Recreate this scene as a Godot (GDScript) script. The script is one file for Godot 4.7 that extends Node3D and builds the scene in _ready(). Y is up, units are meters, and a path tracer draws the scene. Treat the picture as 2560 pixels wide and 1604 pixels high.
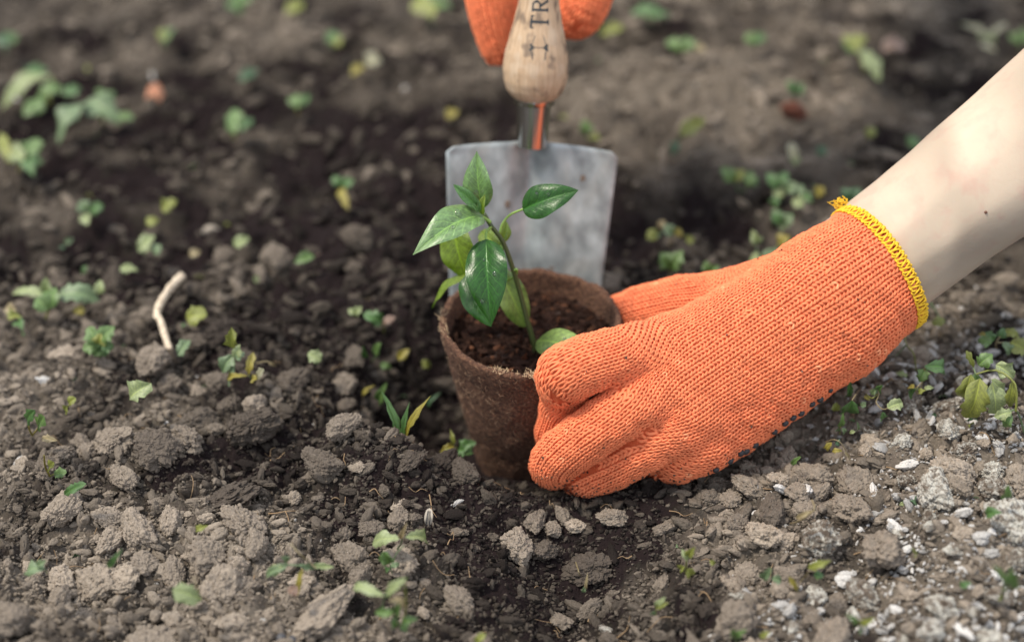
extends Node3D
# A gloved hand sets a peat pot with a pepper seedling into a hole in loose garden soil, a trowel behind it.

var rng := RandomNumberGenerator.new()
var used := {}
var M := {}
var noise_lump: FastNoiseLite
var noise_clod: FastNoiseLite
var noise_crack: FastNoiseLite
var noise_fine: FastNoiseLite
var noise_zone: FastNoiseLite
var noise_wave: FastNoiseLite

# ---------------------------------------------------------------- small helpers
func numbered(called: String) -> String:
	var n: int = used.get(called, 0)
	used[called] = n + 1
	return called if n == 0 else "%s_%03d" % [called, n]

func tag(o: Node, label: String, category := "", group := "", kind := "") -> void:
	if label: o.set_meta("label", label)
	if category: o.set_meta("category", category)
	if group: o.set_meta("group", group)
	if kind: o.set_meta("kind", kind)

func thing(called: String, label: String, category: String, at := Vector3.ZERO, group := "") -> Node3D:
	var o := Node3D.new()
	o.name = numbered(called)
	add_child(o)
	o.position = at
	tag(o, label, category, group)
	return o

func part(called: String, mesh: Mesh, m: Material, parent: Node3D, at := Vector3.ZERO) -> MeshInstance3D:
	var o := MeshInstance3D.new()
	o.name = called
	o.mesh = mesh
	o.material_override = null
	for i in mesh.get_surface_count(): o.set_surface_override_material(i, m)
	parent.add_child(o, true)
	o.position = at
	return o

func lone(called: String, mesh: Mesh, m: Material, label: String, category: String, group := "", kind := "") -> MeshInstance3D:
	var o := part(numbered(called), mesh, m, self)
	tag(o, label, category, group, kind)
	return o

func lin(r: float, g: float, b: float) -> Color:
	return Color(r, g, b).linear_to_srgb()

func mat(c: Color, rough := 0.8, metal := 0.0) -> StandardMaterial3D:
	var m := StandardMaterial3D.new()
	m.albedo_color = c
	m.roughness = rough
	m.metallic = metal
	return m

func fnl(kind: int, freq: float, seed_: int, octaves := 1) -> FastNoiseLite:
	var n := FastNoiseLite.new()
	n.noise_type = kind
	n.frequency = freq
	n.seed = seed_
	n.fractal_type = FastNoiseLite.FRACTAL_FBM if octaves > 1 else FastNoiseLite.FRACTAL_NONE
	n.fractal_octaves = octaves
	return n

func ss(a: float, b: float, x: float) -> float:
	var t := clampf((x - a) / (b - a), 0.0, 1.0)
	return t * t * (3.0 - 2.0 * t)

func bell(x: float, z: float, cx: float, cz: float, rx: float, rz: float) -> float:
	var a := (x - cx) / rx
	var b := (z - cz) / rz
	return exp(-a * a - b * b)

func build(v: PackedVector3Array, idx: PackedInt32Array, uv := PackedVector2Array(), col := PackedColorArray()) -> ArrayMesh:
	# one mesh with smooth normals from its faces (front faces run clockwise)
	var n := PackedVector3Array()
	n.resize(v.size())
	for k in range(0, idx.size(), 3):
		var a := idx[k]
		var b := idx[k + 1]
		var c := idx[k + 2]
		var f := (v[c] - v[a]).cross(v[b] - v[a])
		n[a] += f
		n[b] += f
		n[c] += f
	for k in n.size():
		n[k] = n[k].normalized() if n[k].length_squared() > 1e-30 else Vector3.UP
	var arr := []
	arr.resize(Mesh.ARRAY_MAX)
	arr[Mesh.ARRAY_VERTEX] = v
	arr[Mesh.ARRAY_NORMAL] = n
	arr[Mesh.ARRAY_INDEX] = idx
	if uv.size(): arr[Mesh.ARRAY_TEX_UV] = uv
	if col.size(): arr[Mesh.ARRAY_COLOR] = col
	var m := ArrayMesh.new()
	m.add_surface_from_arrays(Mesh.PRIMITIVE_TRIANGLES, arr)
	return m

func grid_index(rows: int, cols: int, closed := false) -> PackedInt32Array:
	# faces of a grid of rows x cols vertices; closed joins the last column to the first
	var idx := PackedInt32Array()
	var w := cols if closed else cols - 1
	for r in rows - 1:
		for c in w:
			var a := r * cols + c
			var b := r * cols + (c + 1) % cols
			idx.append_array([a, a + cols, b, b, a + cols, b + cols])
	return idx

func curve(points: Array, count: int) -> PackedVector3Array:
	# Catmull-Rom through the points
	var out := PackedVector3Array()
	var n := points.size()
	for k in count:
		var f := float(k) / (count - 1) * (n - 1)
		var i := mini(int(f), n - 2)
		var t := f - i
		var p0: Vector3 = points[maxi(i - 1, 0)]
		var p1: Vector3 = points[i]
		var p2: Vector3 = points[i + 1]
		var p3: Vector3 = points[mini(i + 2, n - 1)]
		out.append(0.5 * (2.0 * p1 + (p2 - p0) * t + (2.0 * p0 - 5.0 * p1 + 4.0 * p2 - p3) * t * t + (3.0 * p1 - p0 - 3.0 * p2 + p3) * t * t * t))
	return out

func tube(path: PackedVector3Array, r0: float, r1: float, sides := 8, wobble := 0.0, closed := false) -> ArrayMesh:
	var v := PackedVector3Array()
	var uv := PackedVector2Array()
	var n := path.size()
	var side := Vector3.ZERO
	for k in n:
		var d := (path[mini(k + 1, n - 1)] - path[maxi(k - 1, 0)]).normalized()
		if k == 0:
			side = d.cross(Vector3(0.31, 0.83, 0.46)).normalized()
		side = (side - d * side.dot(d)).normalized()
		var up := d.cross(side)
		var f := float(k) / (n - 1)
		var r := lerpf(r0, r1, f)
		for s in sides:
			var a := TAU * s / sides
			var rr := r
			if wobble > 0.0:
				rr *= 1.0 + wobble * noise_wave.get_noise_3d(path[k].x * 9000.0 + s * 37.0, path[k].y * 9000.0, path[k].z * 9000.0)
			v.append(path[k] + (side * cos(a) + up * sin(a)) * rr)
			uv.append(Vector2(float(s) / sides, f))
	var idx := grid_index(n, sides, true)
	if not closed:
		for e in 2:
			var c := v.size()
			v.append(path[0] if e == 0 else path[n - 1])
			uv.append(Vector2(0.5, e))
			var o := 0 if e == 0 else (n - 1) * sides
			for s in sides:
				if e == 0: idx.append_array([c, o + s, o + (s + 1) % sides])
				else: idx.append_array([c, o + (s + 1) % sides, o + s])
	return build(v, idx, uv)

func lathe(profile: Array, sides: int) -> ArrayMesh:
	# profile: Vector2(radius, height) from bottom to top round the y axis, u round, v along
	var v := PackedVector3Array()
	var uv := PackedVector2Array()
	for k in profile.size():
		var p: Vector2 = profile[k]
		for s in sides + 1:
			var a := TAU * s / sides
			v.append(Vector3(sin(a) * p.x, p.y, cos(a) * p.x))
			uv.append(Vector2(float(s) / sides, float(k) / (profile.size() - 1)))
	return build(v, grid_index(profile.size(), sides + 1), uv)

func icosphere(sub: int) -> Array:
	var t := (1.0 + sqrt(5.0)) / 2.0
	var v := PackedVector3Array()
	for p in [Vector3(-1, t, 0), Vector3(1, t, 0), Vector3(-1, -t, 0), Vector3(1, -t, 0), Vector3(0, -1, t), Vector3(0, 1, t), Vector3(0, -1, -t), Vector3(0, 1, -t), Vector3(t, 0, -1), Vector3(t, 0, 1), Vector3(-t, 0, -1), Vector3(-t, 0, 1)]:
		v.append(p.normalized())
	var f := PackedInt32Array([0, 11, 5, 0, 5, 1, 0, 1, 7, 0, 7, 10, 0, 10, 11, 1, 5, 9, 5, 11, 4, 11, 10, 2, 10, 7, 6, 7, 1, 8, 3, 9, 4, 3, 4, 2, 3, 2, 6, 3, 6, 8, 3, 8, 9, 4, 9, 5, 2, 4, 11, 6, 2, 10, 8, 6, 7, 9, 8, 1])
	for s in sub:
		var mid := {}
		var g := PackedInt32Array()
		for k in range(0, f.size(), 3):
			var m := [0, 0, 0]
			for e in 3:
				var a := f[k + e]
				var b := f[k + (e + 1) % 3]
				var key := mini(a, b) * 1000000 + maxi(a, b)
				if not mid.has(key):
					mid[key] = v.size()
					v.append(((v[a] + v[b]) * 0.5).normalized())
				m[e] = mid[key]
			g.append_array([f[k], m[0], m[2], f[k + 1], m[1], m[0], f[k + 2], m[2], m[1], m[0], m[1], m[2]])
		f = g
	for k in range(0, f.size(), 3):
		var a := f[k + 1]
		f[k + 1] = f[k + 2]
		f[k + 2] = a
	return [v, f]

func many(called: String, mesh: Mesh, m: Material, places: Array, colors: PackedColorArray, parent: Node3D, label := "", category := "") -> MultiMeshInstance3D:
	var mm := MultiMesh.new()
	mm.transform_format = MultiMesh.TRANSFORM_3D
	mm.use_colors = colors.size() > 0
	mm.mesh = mesh
	mm.instance_count = places.size()
	for i in places.size():
		mm.set_instance_transform(i, places[i])
		if colors.size(): mm.set_instance_color(i, colors[i])
	var o := MultiMeshInstance3D.new()
	o.name = called
	o.multimesh = mm
	o.material_override = m
	parent.add_child(o, true)
	tag(o, label, category, "", "stuff")
	return o

func spin() -> Basis:
	return Basis(Quaternion(Vector3(rng.randfn(), rng.randfn(), rng.randfn()).normalized(), rng.randf() * TAU))

# ---------------------------------------------------------------- textures
func grey_image(n: FastNoiseLite, side: int, low: float, high: float) -> Image:
	var src := n.get_seamless_image(side, side)
	src.convert(Image.FORMAT_L8)
	var d := src.get_data()
	var out := PackedByteArray()
	out.resize(side * side * 3)
	for k in d.size():
		var g := int(255.0 * lerpf(low, high, d[k] / 255.0))
		out[k * 3] = g
		out[k * 3 + 1] = g
		out[k * 3 + 2] = g
	return Image.create_from_data(side, side, false, Image.FORMAT_RGB8, out)

func two_tone(n: FastNoiseLite, side: int, a: Color, b: Color, edge: float, soft: float, fine: FastNoiseLite) -> ImageTexture:
	var d := n.get_seamless_image(side, side)
	d.convert(Image.FORMAT_L8)
	var e := fine.get_seamless_image(side, side)
	e.convert(Image.FORMAT_L8)
	var dd := d.get_data()
	var ee := e.get_data()
	var out := PackedByteArray()
	out.resize(side * side * 3)
	for k in dd.size():
		var f := ee[k] / 255.0
		var t := ss(edge - soft, edge + soft, dd[k] / 255.0 + (f - 0.5) * 0.35)
		var c := a.lerp(b, t) * lerpf(0.72, 1.12, f)
		out[k * 3] = int(clampf(c.r, 0, 1) * 255)
		out[k * 3 + 1] = int(clampf(c.g, 0, 1) * 255)
		out[k * 3 + 2] = int(clampf(c.b, 0, 1) * 255)
	return ImageTexture.create_from_image(Image.create_from_data(side, side, false, Image.FORMAT_RGB8, out))

func tex(i: Image) -> ImageTexture:
	return ImageTexture.create_from_image(i)

func leaf_textures() -> Array:
	# colour factors and relief of a leaf: a midrib with side veins that bend towards the tip
	var w := 192
	var h := 320
	var col := Image.create(w, h, false, Image.FORMAT_RGB8)
	var hgt := Image.create(w, h, false, Image.FORMAT_RGB8)
	var spot := fnl(FastNoiseLite.TYPE_SIMPLEX_SMOOTH, 0.02, 5, 3)
	var net := fnl(FastNoiseLite.TYPE_CELLULAR, 0.075, 8)
	net.cellular_return_type = FastNoiseLite.RETURN_DISTANCE2_SUB
	for y in h:
		var v := float(y) / (h - 1)
		for x in w:
			var u := float(x) / (w - 1) - 0.5
			var a := absf(u) * 2.0
			var mid := exp(-pow(u / lerpf(0.030, 0.014, v), 2.0))
			var q := (v - 0.36 * a + 0.10 * a * a) / 0.125 + (0.5 if u > 0.0 else 0.0) + 0.12 * spot.get_noise_2d(x, y)
			var f := absf(q - roundf(q))
			var side := exp(-pow(f / 0.075, 2.0)) * (1.0 - 0.65 * a) * ss(0.02, 0.10, v)
			var small := 1.0 - ss(-0.98, -0.78, net.get_noise_2d(x, y))
			var vein := clampf(mid + 0.8 * side + 0.22 * small, 0.0, 1.0)
			var t := 0.70 + 0.16 * spot.get_noise_2d(x * 1.5 + 900, y * 1.5)
			var c := Color(t, t, t * 0.94).lerp(Color(1.0, 1.0, 0.80), 0.85 * vein)
			col.set_pixel(x, y, c)
			var z := 0.62 - 0.5 * mid - 0.34 * side - 0.12 * small + 0.3 * (0.25 - (0.5 - f) * (0.5 - f)) * -1.0
			hgt.set_pixel(x, y, Color(z, z, z))
	return [tex(col), tex(hgt)]

func leaf_mat(c: Color, through: Color, rough: float, lt: Array, relief := 0.035) -> StandardMaterial3D:
	var m := mat(c, rough)
	m.albedo_texture = lt[0]
	m.heightmap_enabled = true
	m.heightmap_texture = lt[1]
	m.heightmap_scale = relief
	m.metallic_specular = 0.62
	m.backlight_enabled = true
	m.backlight = through
	m.cull_mode = BaseMaterial3D.CULL_DISABLED
	return m

# ---------------------------------------------------------------- the soil
func shape(x: float, z: float) -> float:
	# the lie of the bed without its lumps: planting hole, dent in front, banks left and right
	var dx := x - 0.008
	var ax := dx / (0.064 if dx > 0.0 else 0.090)
	var az := z / (0.060 if z > 0.0 else 0.072)
	var d := sqrt(ax * ax + az * az)
	var h := -0.037 * (1.0 - ss(0.55, 1.15, d))
	h -= 0.024 * bell(x, z, 0.022, 0.105, 0.030, 0.045)
	h -= 0.009 * bell(x, z, -0.034, -0.008, 0.020, 0.026)
	h += 0.022 * bell(x, z, 0.200, 0.070, 0.090, 0.110)
	h -= 0.013 * bell(x, z, 0.092, 0.046, 0.038, 0.018)
	h += 0.006 * bell(x, z, 0.0, 0.031, 0.034, 0.013)
	h += 0.017 * bell(x, z, -0.055, 0.050, 0.036, 0.024)
	h += 0.007 * bell(x, z, -0.160, 0.030, 0.060, 0.050)
	h += 0.020 * bell(x, z, 0.120, -0.300, 0.120, 0.100)
	return h

func soil_at(x: float, z: float) -> float:
	var lump := noise_lump.get_noise_2d(x, z)
	var clod := noise_clod.get_noise_2d(x, z)
	var calm := 1.0 - 0.75 * bell(x, z, 0.02, 0.06, 0.055, 0.07)
	return shape(x, z) + (0.011 * lump + 0.0078 * clod) * calm + 0.0034 * noise_crack.get_noise_2d(x, z) * (0.4 + 0.6 * calm) + 0.0014 * noise_fine.get_noise_2d(x, z)

func moist(x: float, z: float) -> float:
	# 0 dry and grey, 1 dark: freshly dug soil, plus shade painted into the hole
	var m := 0.65
	m += 0.74 * bell(x, z, -0.055, -0.025, 0.085, 0.090)  # moist ground left of centre, with the shade of the hole painted in
	m += 0.60 * bell(x, z, 0.012, 0.07, 0.050, 0.060)
	m += 0.24 * bell(x, z, -0.11, -0.17, 0.13, 0.10)
	m += 0.26 * bell(x, z, 0.00, -0.21, 0.10, 0.09)
	m += 0.12 * bell(x, z, 0.08, -0.10, 0.07, 0.05)
	m -= 0.62 * bell(x, z, -0.135, 0.105, 0.085, 0.050)
	m -= 0.60 * bell(x, z, 0.150, 0.080, 0.070, 0.080)
	m -= 0.25 * bell(x, z, -0.19, 0.0, 0.09, 0.06)
	m -= 0.85 * bell(x, z, 0.10, -0.25, 0.10, 0.06)
	m -= 0.22 * ss(-0.25, -0.40, z)
	m -= 0.12 * bell(x, z, 0.19, -0.16, 0.10, 0.12)
	m += 0.85 * noise_zone.get_noise_2d(x, z)
	return clampf(m, 0.0, 1.0)

func ash(x: float, z: float) -> float:
	# how much white ash lies on the bed, at the right
	return clampf(ss(0.10, 0.20, x + 0.35 * z + 0.045 * noise_zone.get_noise_2d(x * 2.0, z * 2.0 + 5.0)) * ss(-0.06, 0.0, z), 0.0, 1.0)

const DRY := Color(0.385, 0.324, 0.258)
const WET_AND_SHADE := Color(0.031, 0.0245, 0.0215)
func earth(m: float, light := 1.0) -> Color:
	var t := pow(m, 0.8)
	return Color(lerpf(DRY.r, WET_AND_SHADE.r, t) * light, lerpf(DRY.g, WET_AND_SHADE.g, t) * light, lerpf(DRY.b, WET_AND_SHADE.b, t) * light)

func axis(lo: float, hi: float, step: float, far: float) -> PackedFloat32Array:
	var a := PackedFloat32Array()
	var x := lo
	while x < hi:
		a.append(x)
		x += step
	a.append(hi)
	var s := step
	while a[a.size() - 1] < far:
		s *= 1.28
		a.append(a[a.size() - 1] + s)
	var b := PackedFloat32Array()
	s = step
	x = lo
	while x > -far:
		s *= 1.28
		x -= s
		b.append(x)
	b.reverse()
	b.append_array(a)
	return b

func make_ground() -> void:
	var xs := axis(-0.40, 0.40, 0.0015, 60.0)
	var zs := axis(-0.36, 0.19, 0.0015, 60.0)
	var v := PackedVector3Array()
	var c := PackedColorArray()
	for z in zs:
		for x in xs:
			var near: bool = absf(x) < 0.75 and z > -1.4 and z < 0.6
			v.append(Vector3(x, soil_at(x, z), z) if near else Vector3(x, 0.03 * noise_lump.get_noise_2d(x * 0.1, z * 0.1), z))
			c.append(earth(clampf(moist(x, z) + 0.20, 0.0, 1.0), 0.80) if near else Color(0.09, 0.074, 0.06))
	var g := lone("ground", build(v, grid_index(zs.size(), xs.size()), PackedVector2Array(), c), M.soil, "", "", "", "structure")
	tag(g, "bare garden soil of the vegetable bed with a dug planting hole", "")

var clod_meshes := []      # large, for single clods
var crumb_meshes := []     # for the crumbs
func clod_mesh(sub: int, seed_: int, blocky: float, grains := 0) -> ArrayMesh:
	var s := icosphere(sub)
	var v: PackedVector3Array = s[0]
	var r := RandomNumberGenerator.new()
	r.seed = seed_
	var big := fnl(FastNoiseLite.TYPE_SIMPLEX_SMOOTH, 0.75, seed_, 2)
	var grain := fnl(FastNoiseLite.TYPE_CELLULAR, 2.6, seed_ + 50)
	grain.cellular_return_type = FastNoiseLite.RETURN_DISTANCE
	var fine := fnl(FastNoiseLite.TYPE_SIMPLEX, 2.6, seed_ + 90, 5)
	fine.fractal_gain = 0.62
	var planes := []
	for k in 9:
		var n := Vector3(r.randfn(), r.randfn(), r.randfn()).normalized()
		planes.append([n, r.randf_range(0.62, 0.98)])
	var stretch := Vector3(r.randf_range(0.95, 1.45), r.randf_range(0.6, 0.85), r.randf_range(0.7, 1.0))
	for k in v.size():
		var d := v[k]
		var rad := 1.0 + 0.42 * big.get_noise_3dv(d)
		var cut := 9.0
		for p in planes:
			var q: float = d.dot(p[0])
			if q > 0.05: cut = minf(cut, p[1] / q)
		rad = lerpf(rad, minf(rad, cut), blocky)
		rad -= (0.20 - 0.07 * blocky) * (grain.get_noise_3dv(d * 1.3) + 1.0) - 0.08
		rad += 0.20 * fine.get_noise_3dv(d)
		v[k] = d * rad * stretch
	if grains == 0: return build(v, s[1])
	# grains of soil that stick to it
	var t := SurfaceTool.new()
	t.begin(Mesh.PRIMITIVE_TRIANGLES)
	t.append_from(build(v, s[1]), 0, Transform3D())
	for k in grains:
		var p := v[r.randi() % v.size()]
		var q := 0.035 + 0.13 * pow(r.randf(), 2.5)
		var b := Basis(Quaternion(Vector3(r.randfn(), r.randfn(), r.randfn()).normalized(), r.randf() * TAU)).scaled_local(Vector3(q, q * r.randf_range(0.6, 0.9), q * r.randf_range(0.8, 1.1)))
		t.append_from(grain_mesh[k % grain_mesh.size()], 0, Transform3D(b, p * 0.99))
	return t.commit()

var grain_mesh := []
func make_clod_meshes() -> void:
	for k in 4: grain_mesh.append(clod_mesh(1, 501 + k * 3, 0.9))
	for k in 10: clod_meshes.append(clod_mesh(5, 11 + k * 7, [0.9, 0.35, 0.75, 0.1, 0.6][k % 5], 240))
	for k in 6: crumb_meshes.append(clod_mesh(3 if k < 3 else 2, 301 + k * 13, 0.2 + 0.13 * k, 26 if k < 3 else 0))

func soil_material(dry_map: Texture2D, height: Texture2D, relief: float, scale: float) -> StandardMaterial3D:
	var m := mat(Color.WHITE, 0.93)
	m.vertex_color_use_as_albedo = true
	m.albedo_texture = dry_map
	m.heightmap_enabled = true
	m.heightmap_texture = height
	m.heightmap_scale = relief
	m.uv1_triplanar = true
	m.uv1_world_triplanar = true
	m.uv1_scale = Vector3.ONE * scale
	m.metallic_specular = 0.25
	return m

func clod_material(c: Color) -> StandardMaterial3D:
	var m: StandardMaterial3D = M.soil.duplicate()
	m.vertex_color_use_as_albedo = false
	m.albedo_color = c.linear_to_srgb()
	return m

var clod_tones := []
func clod_tone(m: float, white: float) -> Material:
	if white > 0.66: return M.chalk
	if white > 0.33: return M.ashy
	return clod_tones[clampi(int(m * clod_tones.size()), 0, clod_tones.size() - 1)]

const LANDMARKS := [[-0.144, 0.088, "the pale upright clod"], [-0.157, 0.107, "the broad grey clod, left"], [-0.115, 0.100, "the wide brown clod"], [-0.106, 0.116, "the tall slanting clod"], [-0.129, 0.137, "the big rough slab"], [-0.168, 0.119, "the grey curled leaf"], [-0.069, 0.124, "the pale soil slab"], [-0.164, 0.042, "the tall pointed clod"], [-0.143, 0.052, "the dark moist clod"], [-0.109, 0.028, "the dark soil block"], [-0.076, 0.058, "the dark square clod"], [-0.114, 0.067, "the long dark slab"], [-0.075, -0.013, "the brown flat-faced clod"], [-0.044, 0.060, "the grass tuft"], [-0.020, 0.121, "the half-sunk brown clod"], [-0.057, 0.107, "the heart-leaf seedling"], [-0.042, 0.099, "the outspread wilted seedling"], [-0.045, 0.132, "the many-leaved weed"], [0.002, 0.084, "the grey-tan stone"], [0.025, 0.074, "the pale stone in the dent"], [0.030, 0.109, "the front dent"], [0.095, 0.063, "the glove edge"], [0.114, 0.083, "the wedge-shaped clod"], [0.131, 0.084, "the large angular clod"], [0.138, 0.067, "the blocky creased clod"], [0.161, 0.085, "the white chalky lump"], [0.138, 0.107, "the big round clod, right"], [0.088, 0.086, "the clods under the glove"], [0.080, 0.135, "the blurred bottom clod"], [0.113, 0.145, "the large blurred clod, right"], [0.185, 0.040, "the large wilted weed"], [0.155, 0.037, "the pale torn leaf"], [0.185, 0.102, "the ash heap"], [0.151, 0.139, "the white blurred lump"], [0.065, 0.109, "the shrivelled yellow weed"], [-0.196, 0.037, "the round-leaved seedling"], [-0.158, 0.017, "the stained oval leaf"], [-0.171, 0.075, "the pointed green leaf"], [-0.163, -0.041, "the white root piece"], [-0.185, -0.024, "the bushy seedling"], [-0.088, -0.015, "the pale oval leaf"], [-0.145, -0.044, "the heart-shaped leaf"], [-0.218, -0.061, "the sprawling grey weed"], [-0.115, -0.110, "the dark ground left of the trowel"], [0.077, -0.091, "the seedling above the thumb"], [0.136, -0.130, "the chickweed patch"], [0.191, -0.028, "the thin-stalked leaf"], [-0.192, 0.080, "the left edge crumbs"], [-0.097, 0.099, "the wilted twig weed"], [-0.179, 0.135, "the bottom left corner clod"], [-0.116, 0.128, "the pale triangular leaf"], [-0.079, 0.141, "the pair of dark seeds"], [-0.011, 0.144, "the leaf bit at the bottom"], [0.052, 0.128, "the pale sprout bit"], [0.166, 0.151, "the bottom right ash lump"], [0.211, -0.006, "the spray of curled leaves"]]
var taken := []
func put_clod(x: float, z: float, r: float, m: float, white: float, kind: int, flat: float, label: String, category: String, group: String, sunk := 0.25) -> MeshInstance3D:
	var o := MeshInstance3D.new()
	o.name = numbered(category.replace(" ", "_"))
	o.mesh = clod_meshes[kind % clod_meshes.size()]
	o.set_surface_override_material(0, clod_tone(m, white))
	add_child(o)
	var tilt := Basis(Vector3(1, 0, 0), rng.randf_range(-0.5, 0.5)) * Basis(Vector3(0, 0, 1), rng.randf_range(-0.5, 0.5)) * Basis(Vector3.UP, rng.randf() * TAU)
	o.transform = Transform3D(tilt.scaled_local(Vector3(r, r * flat, r)), Vector3(x, soil_at(x, z) + r * (0.75 * flat - sunk), z))
	tag(o, label, category, group)
	taken.append(Vector3(x, z, r))
	return o

func free_spot(x: float, z: float, r: float) -> bool:
	if Vector2(x - 0.008, z).length() < 0.040 + r: return false
	for t in taken:
		if Vector2(x - t.x, z - t.y).length() < (r + t.z) * 0.8: return false
	return true

func in_hand(p: Vector3, r: float) -> bool:
	# whether a clod at p would stand inside the gloved hand
	return not hand_field.is_empty() and field_at(hand_field, p, hand_field.all) < r * 0.6

func random_clods() -> void:
	var tries := 0
	var made := 0
	while made < 215 and tries < 6000:
		tries += 1
		var z := rng.randf_range(-0.12, 0.165)
		var half := 0.215 - 0.22 * z
		var x := rng.randf_range(-half, half)
		var wish := 0.25 + 0.9 * bell(x, z, -0.13, 0.10, 0.10, 0.05) + 0.9 * bell(x, z, 0.14, 0.09, 0.09, 0.07) + 0.45 * bell(x, z, -0.09, 0.02, 0.08, 0.06)
		wish *= 1.0 - 0.85 * bell(x, z, 0.02, 0.08, 0.04, 0.06)
		if rng.randf() > wish: continue
		var r := 0.0022 + 0.0056 * pow(rng.randf(), 2.0)
		if z < 0.0: r *= 1.3
		if not free_spot(x, z, r): continue
		if in_hand(Vector3(x, soil_at(x, z) + r * 0.5, z), r): continue
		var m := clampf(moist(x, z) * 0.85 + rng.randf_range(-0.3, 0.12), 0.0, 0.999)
		var a := ash(x, z)
		var white := 0.0
		if rng.randf() < a * 0.55: white = 0.5 if rng.randf() < 0.6 else 0.8
		var kind := rng.randi() % 10
		var near := 0
		for k in LANDMARKS.size():
			if Vector2(LANDMARKS[k][0] - x, LANDMARKS[k][1] - z).length() < Vector2(LANDMARKS[near][0] - x, LANDMARKS[near][1] - z).length(): near = k
		var off := Vector2(x - LANDMARKS[near][0], z - LANDMARKS[near][1])
		var side := ("right of " if off.x > 0.0 else "left of ") if absf(off.x) > absf(off.y) else ("in front of " if off.y > 0.0 else "behind ")
		var size_ := "tiny " if r < 0.0027 else ("small " if r < 0.0040 else "mid-sized ")
		var form: String = ["angular ", "rounded ", "blocky ", "knobbly ", "rough "][kind % 5]
		var what: String = size_ + form + ("white ash-crusted lump " if white > 0.6 else ("dark moist clod " if m > 0.6 else ("brown clod " if m > 0.3 else "dry grey clod "))) + side + LANDMARKS[near][2]
		put_clod(x, z, r, m, white, kind, rng.randf_range(0.75, 1.0), what, "ash lump" if white > 0.6 else "soil clod", "white ash lumps" if white > 0.6 else "loose soil clods on the bed")
		made += 1

func make_crumbs() -> void:
	# what nobody could count: [how many, least z, greatest z, least r, greatest r, power]
	var holder := thing("soil_crumbs", "countless small brown and grey soil crumbs covering the whole bed", "soil", Vector3.ZERO)
	tag(holder, "", "", "", "stuff")
	var sets := [[20000, -0.10, 0.20, 0.0010, 0.0034, 2.3], [120000, -0.05, 0.20, 0.0004, 0.0012, 1.7], [9500, -0.62, -0.02, 0.0009, 0.0048, 2.5]]
	for si in sets.size():
		var s = sets[si]
		var places := []
		var cols := []
		for k in crumb_meshes.size():
			places.append([])
			cols.append(PackedColorArray())
		for k in int(s[0]):
			var z := rng.randf_range(s[1], s[2])
			var half := 0.25 - 0.26 * z
			var x := rng.randf_range(-half, half)
			if Vector2(x - 0.008, z).length() < 0.030: continue
			var r: float = s[3] + (s[4] - s[3]) * pow(rng.randf(), s[5])
			var q := noise_zone.get_noise_2d(x * 3.0 + 9.0, z * 3.0)
			if rng.randf() > 0.62 + 0.9 * q: continue
			if si != 1 and rng.randf() < 0.75 * bell(x, z, 0.02, 0.09, 0.035, 0.06): continue
			var y := soil_at(x, z) + r * rng.randf_range(-0.25, 0.5)
			if si < 2 and x > 0.0 and in_hand(Vector3(x, y, z), r): continue
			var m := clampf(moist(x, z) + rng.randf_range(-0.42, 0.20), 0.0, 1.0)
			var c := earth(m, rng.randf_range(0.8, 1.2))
			var a := ash(x, z)
			var white := false
			if rng.randf() < a * 0.34 or rng.randf() < 0.002:
				var wv := rng.randf_range(0.45, 0.95)
				c = Color(wv, wv * 0.97, wv * 0.92)
				white = true
			var i := rng.randi() % crumb_meshes.size()
			if si == 1: i = 3 + i % 3
			if si == 2: i = i % 3
			if white and si != 1: i = i % 3
			places[i].append(Transform3D(spin().scaled_local(Vector3(r * rng.randf_range(0.9, 1.35), r * rng.randf_range(0.6, 1.0), r * rng.randf_range(0.7, 1.0))), Vector3(x, y, z)))
			cols[i].append(c)
		for i in crumb_meshes.size():
			if places[i].size(): many("crumb", crumb_meshes[i], M.crumb, places[i], cols[i], holder)

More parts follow.
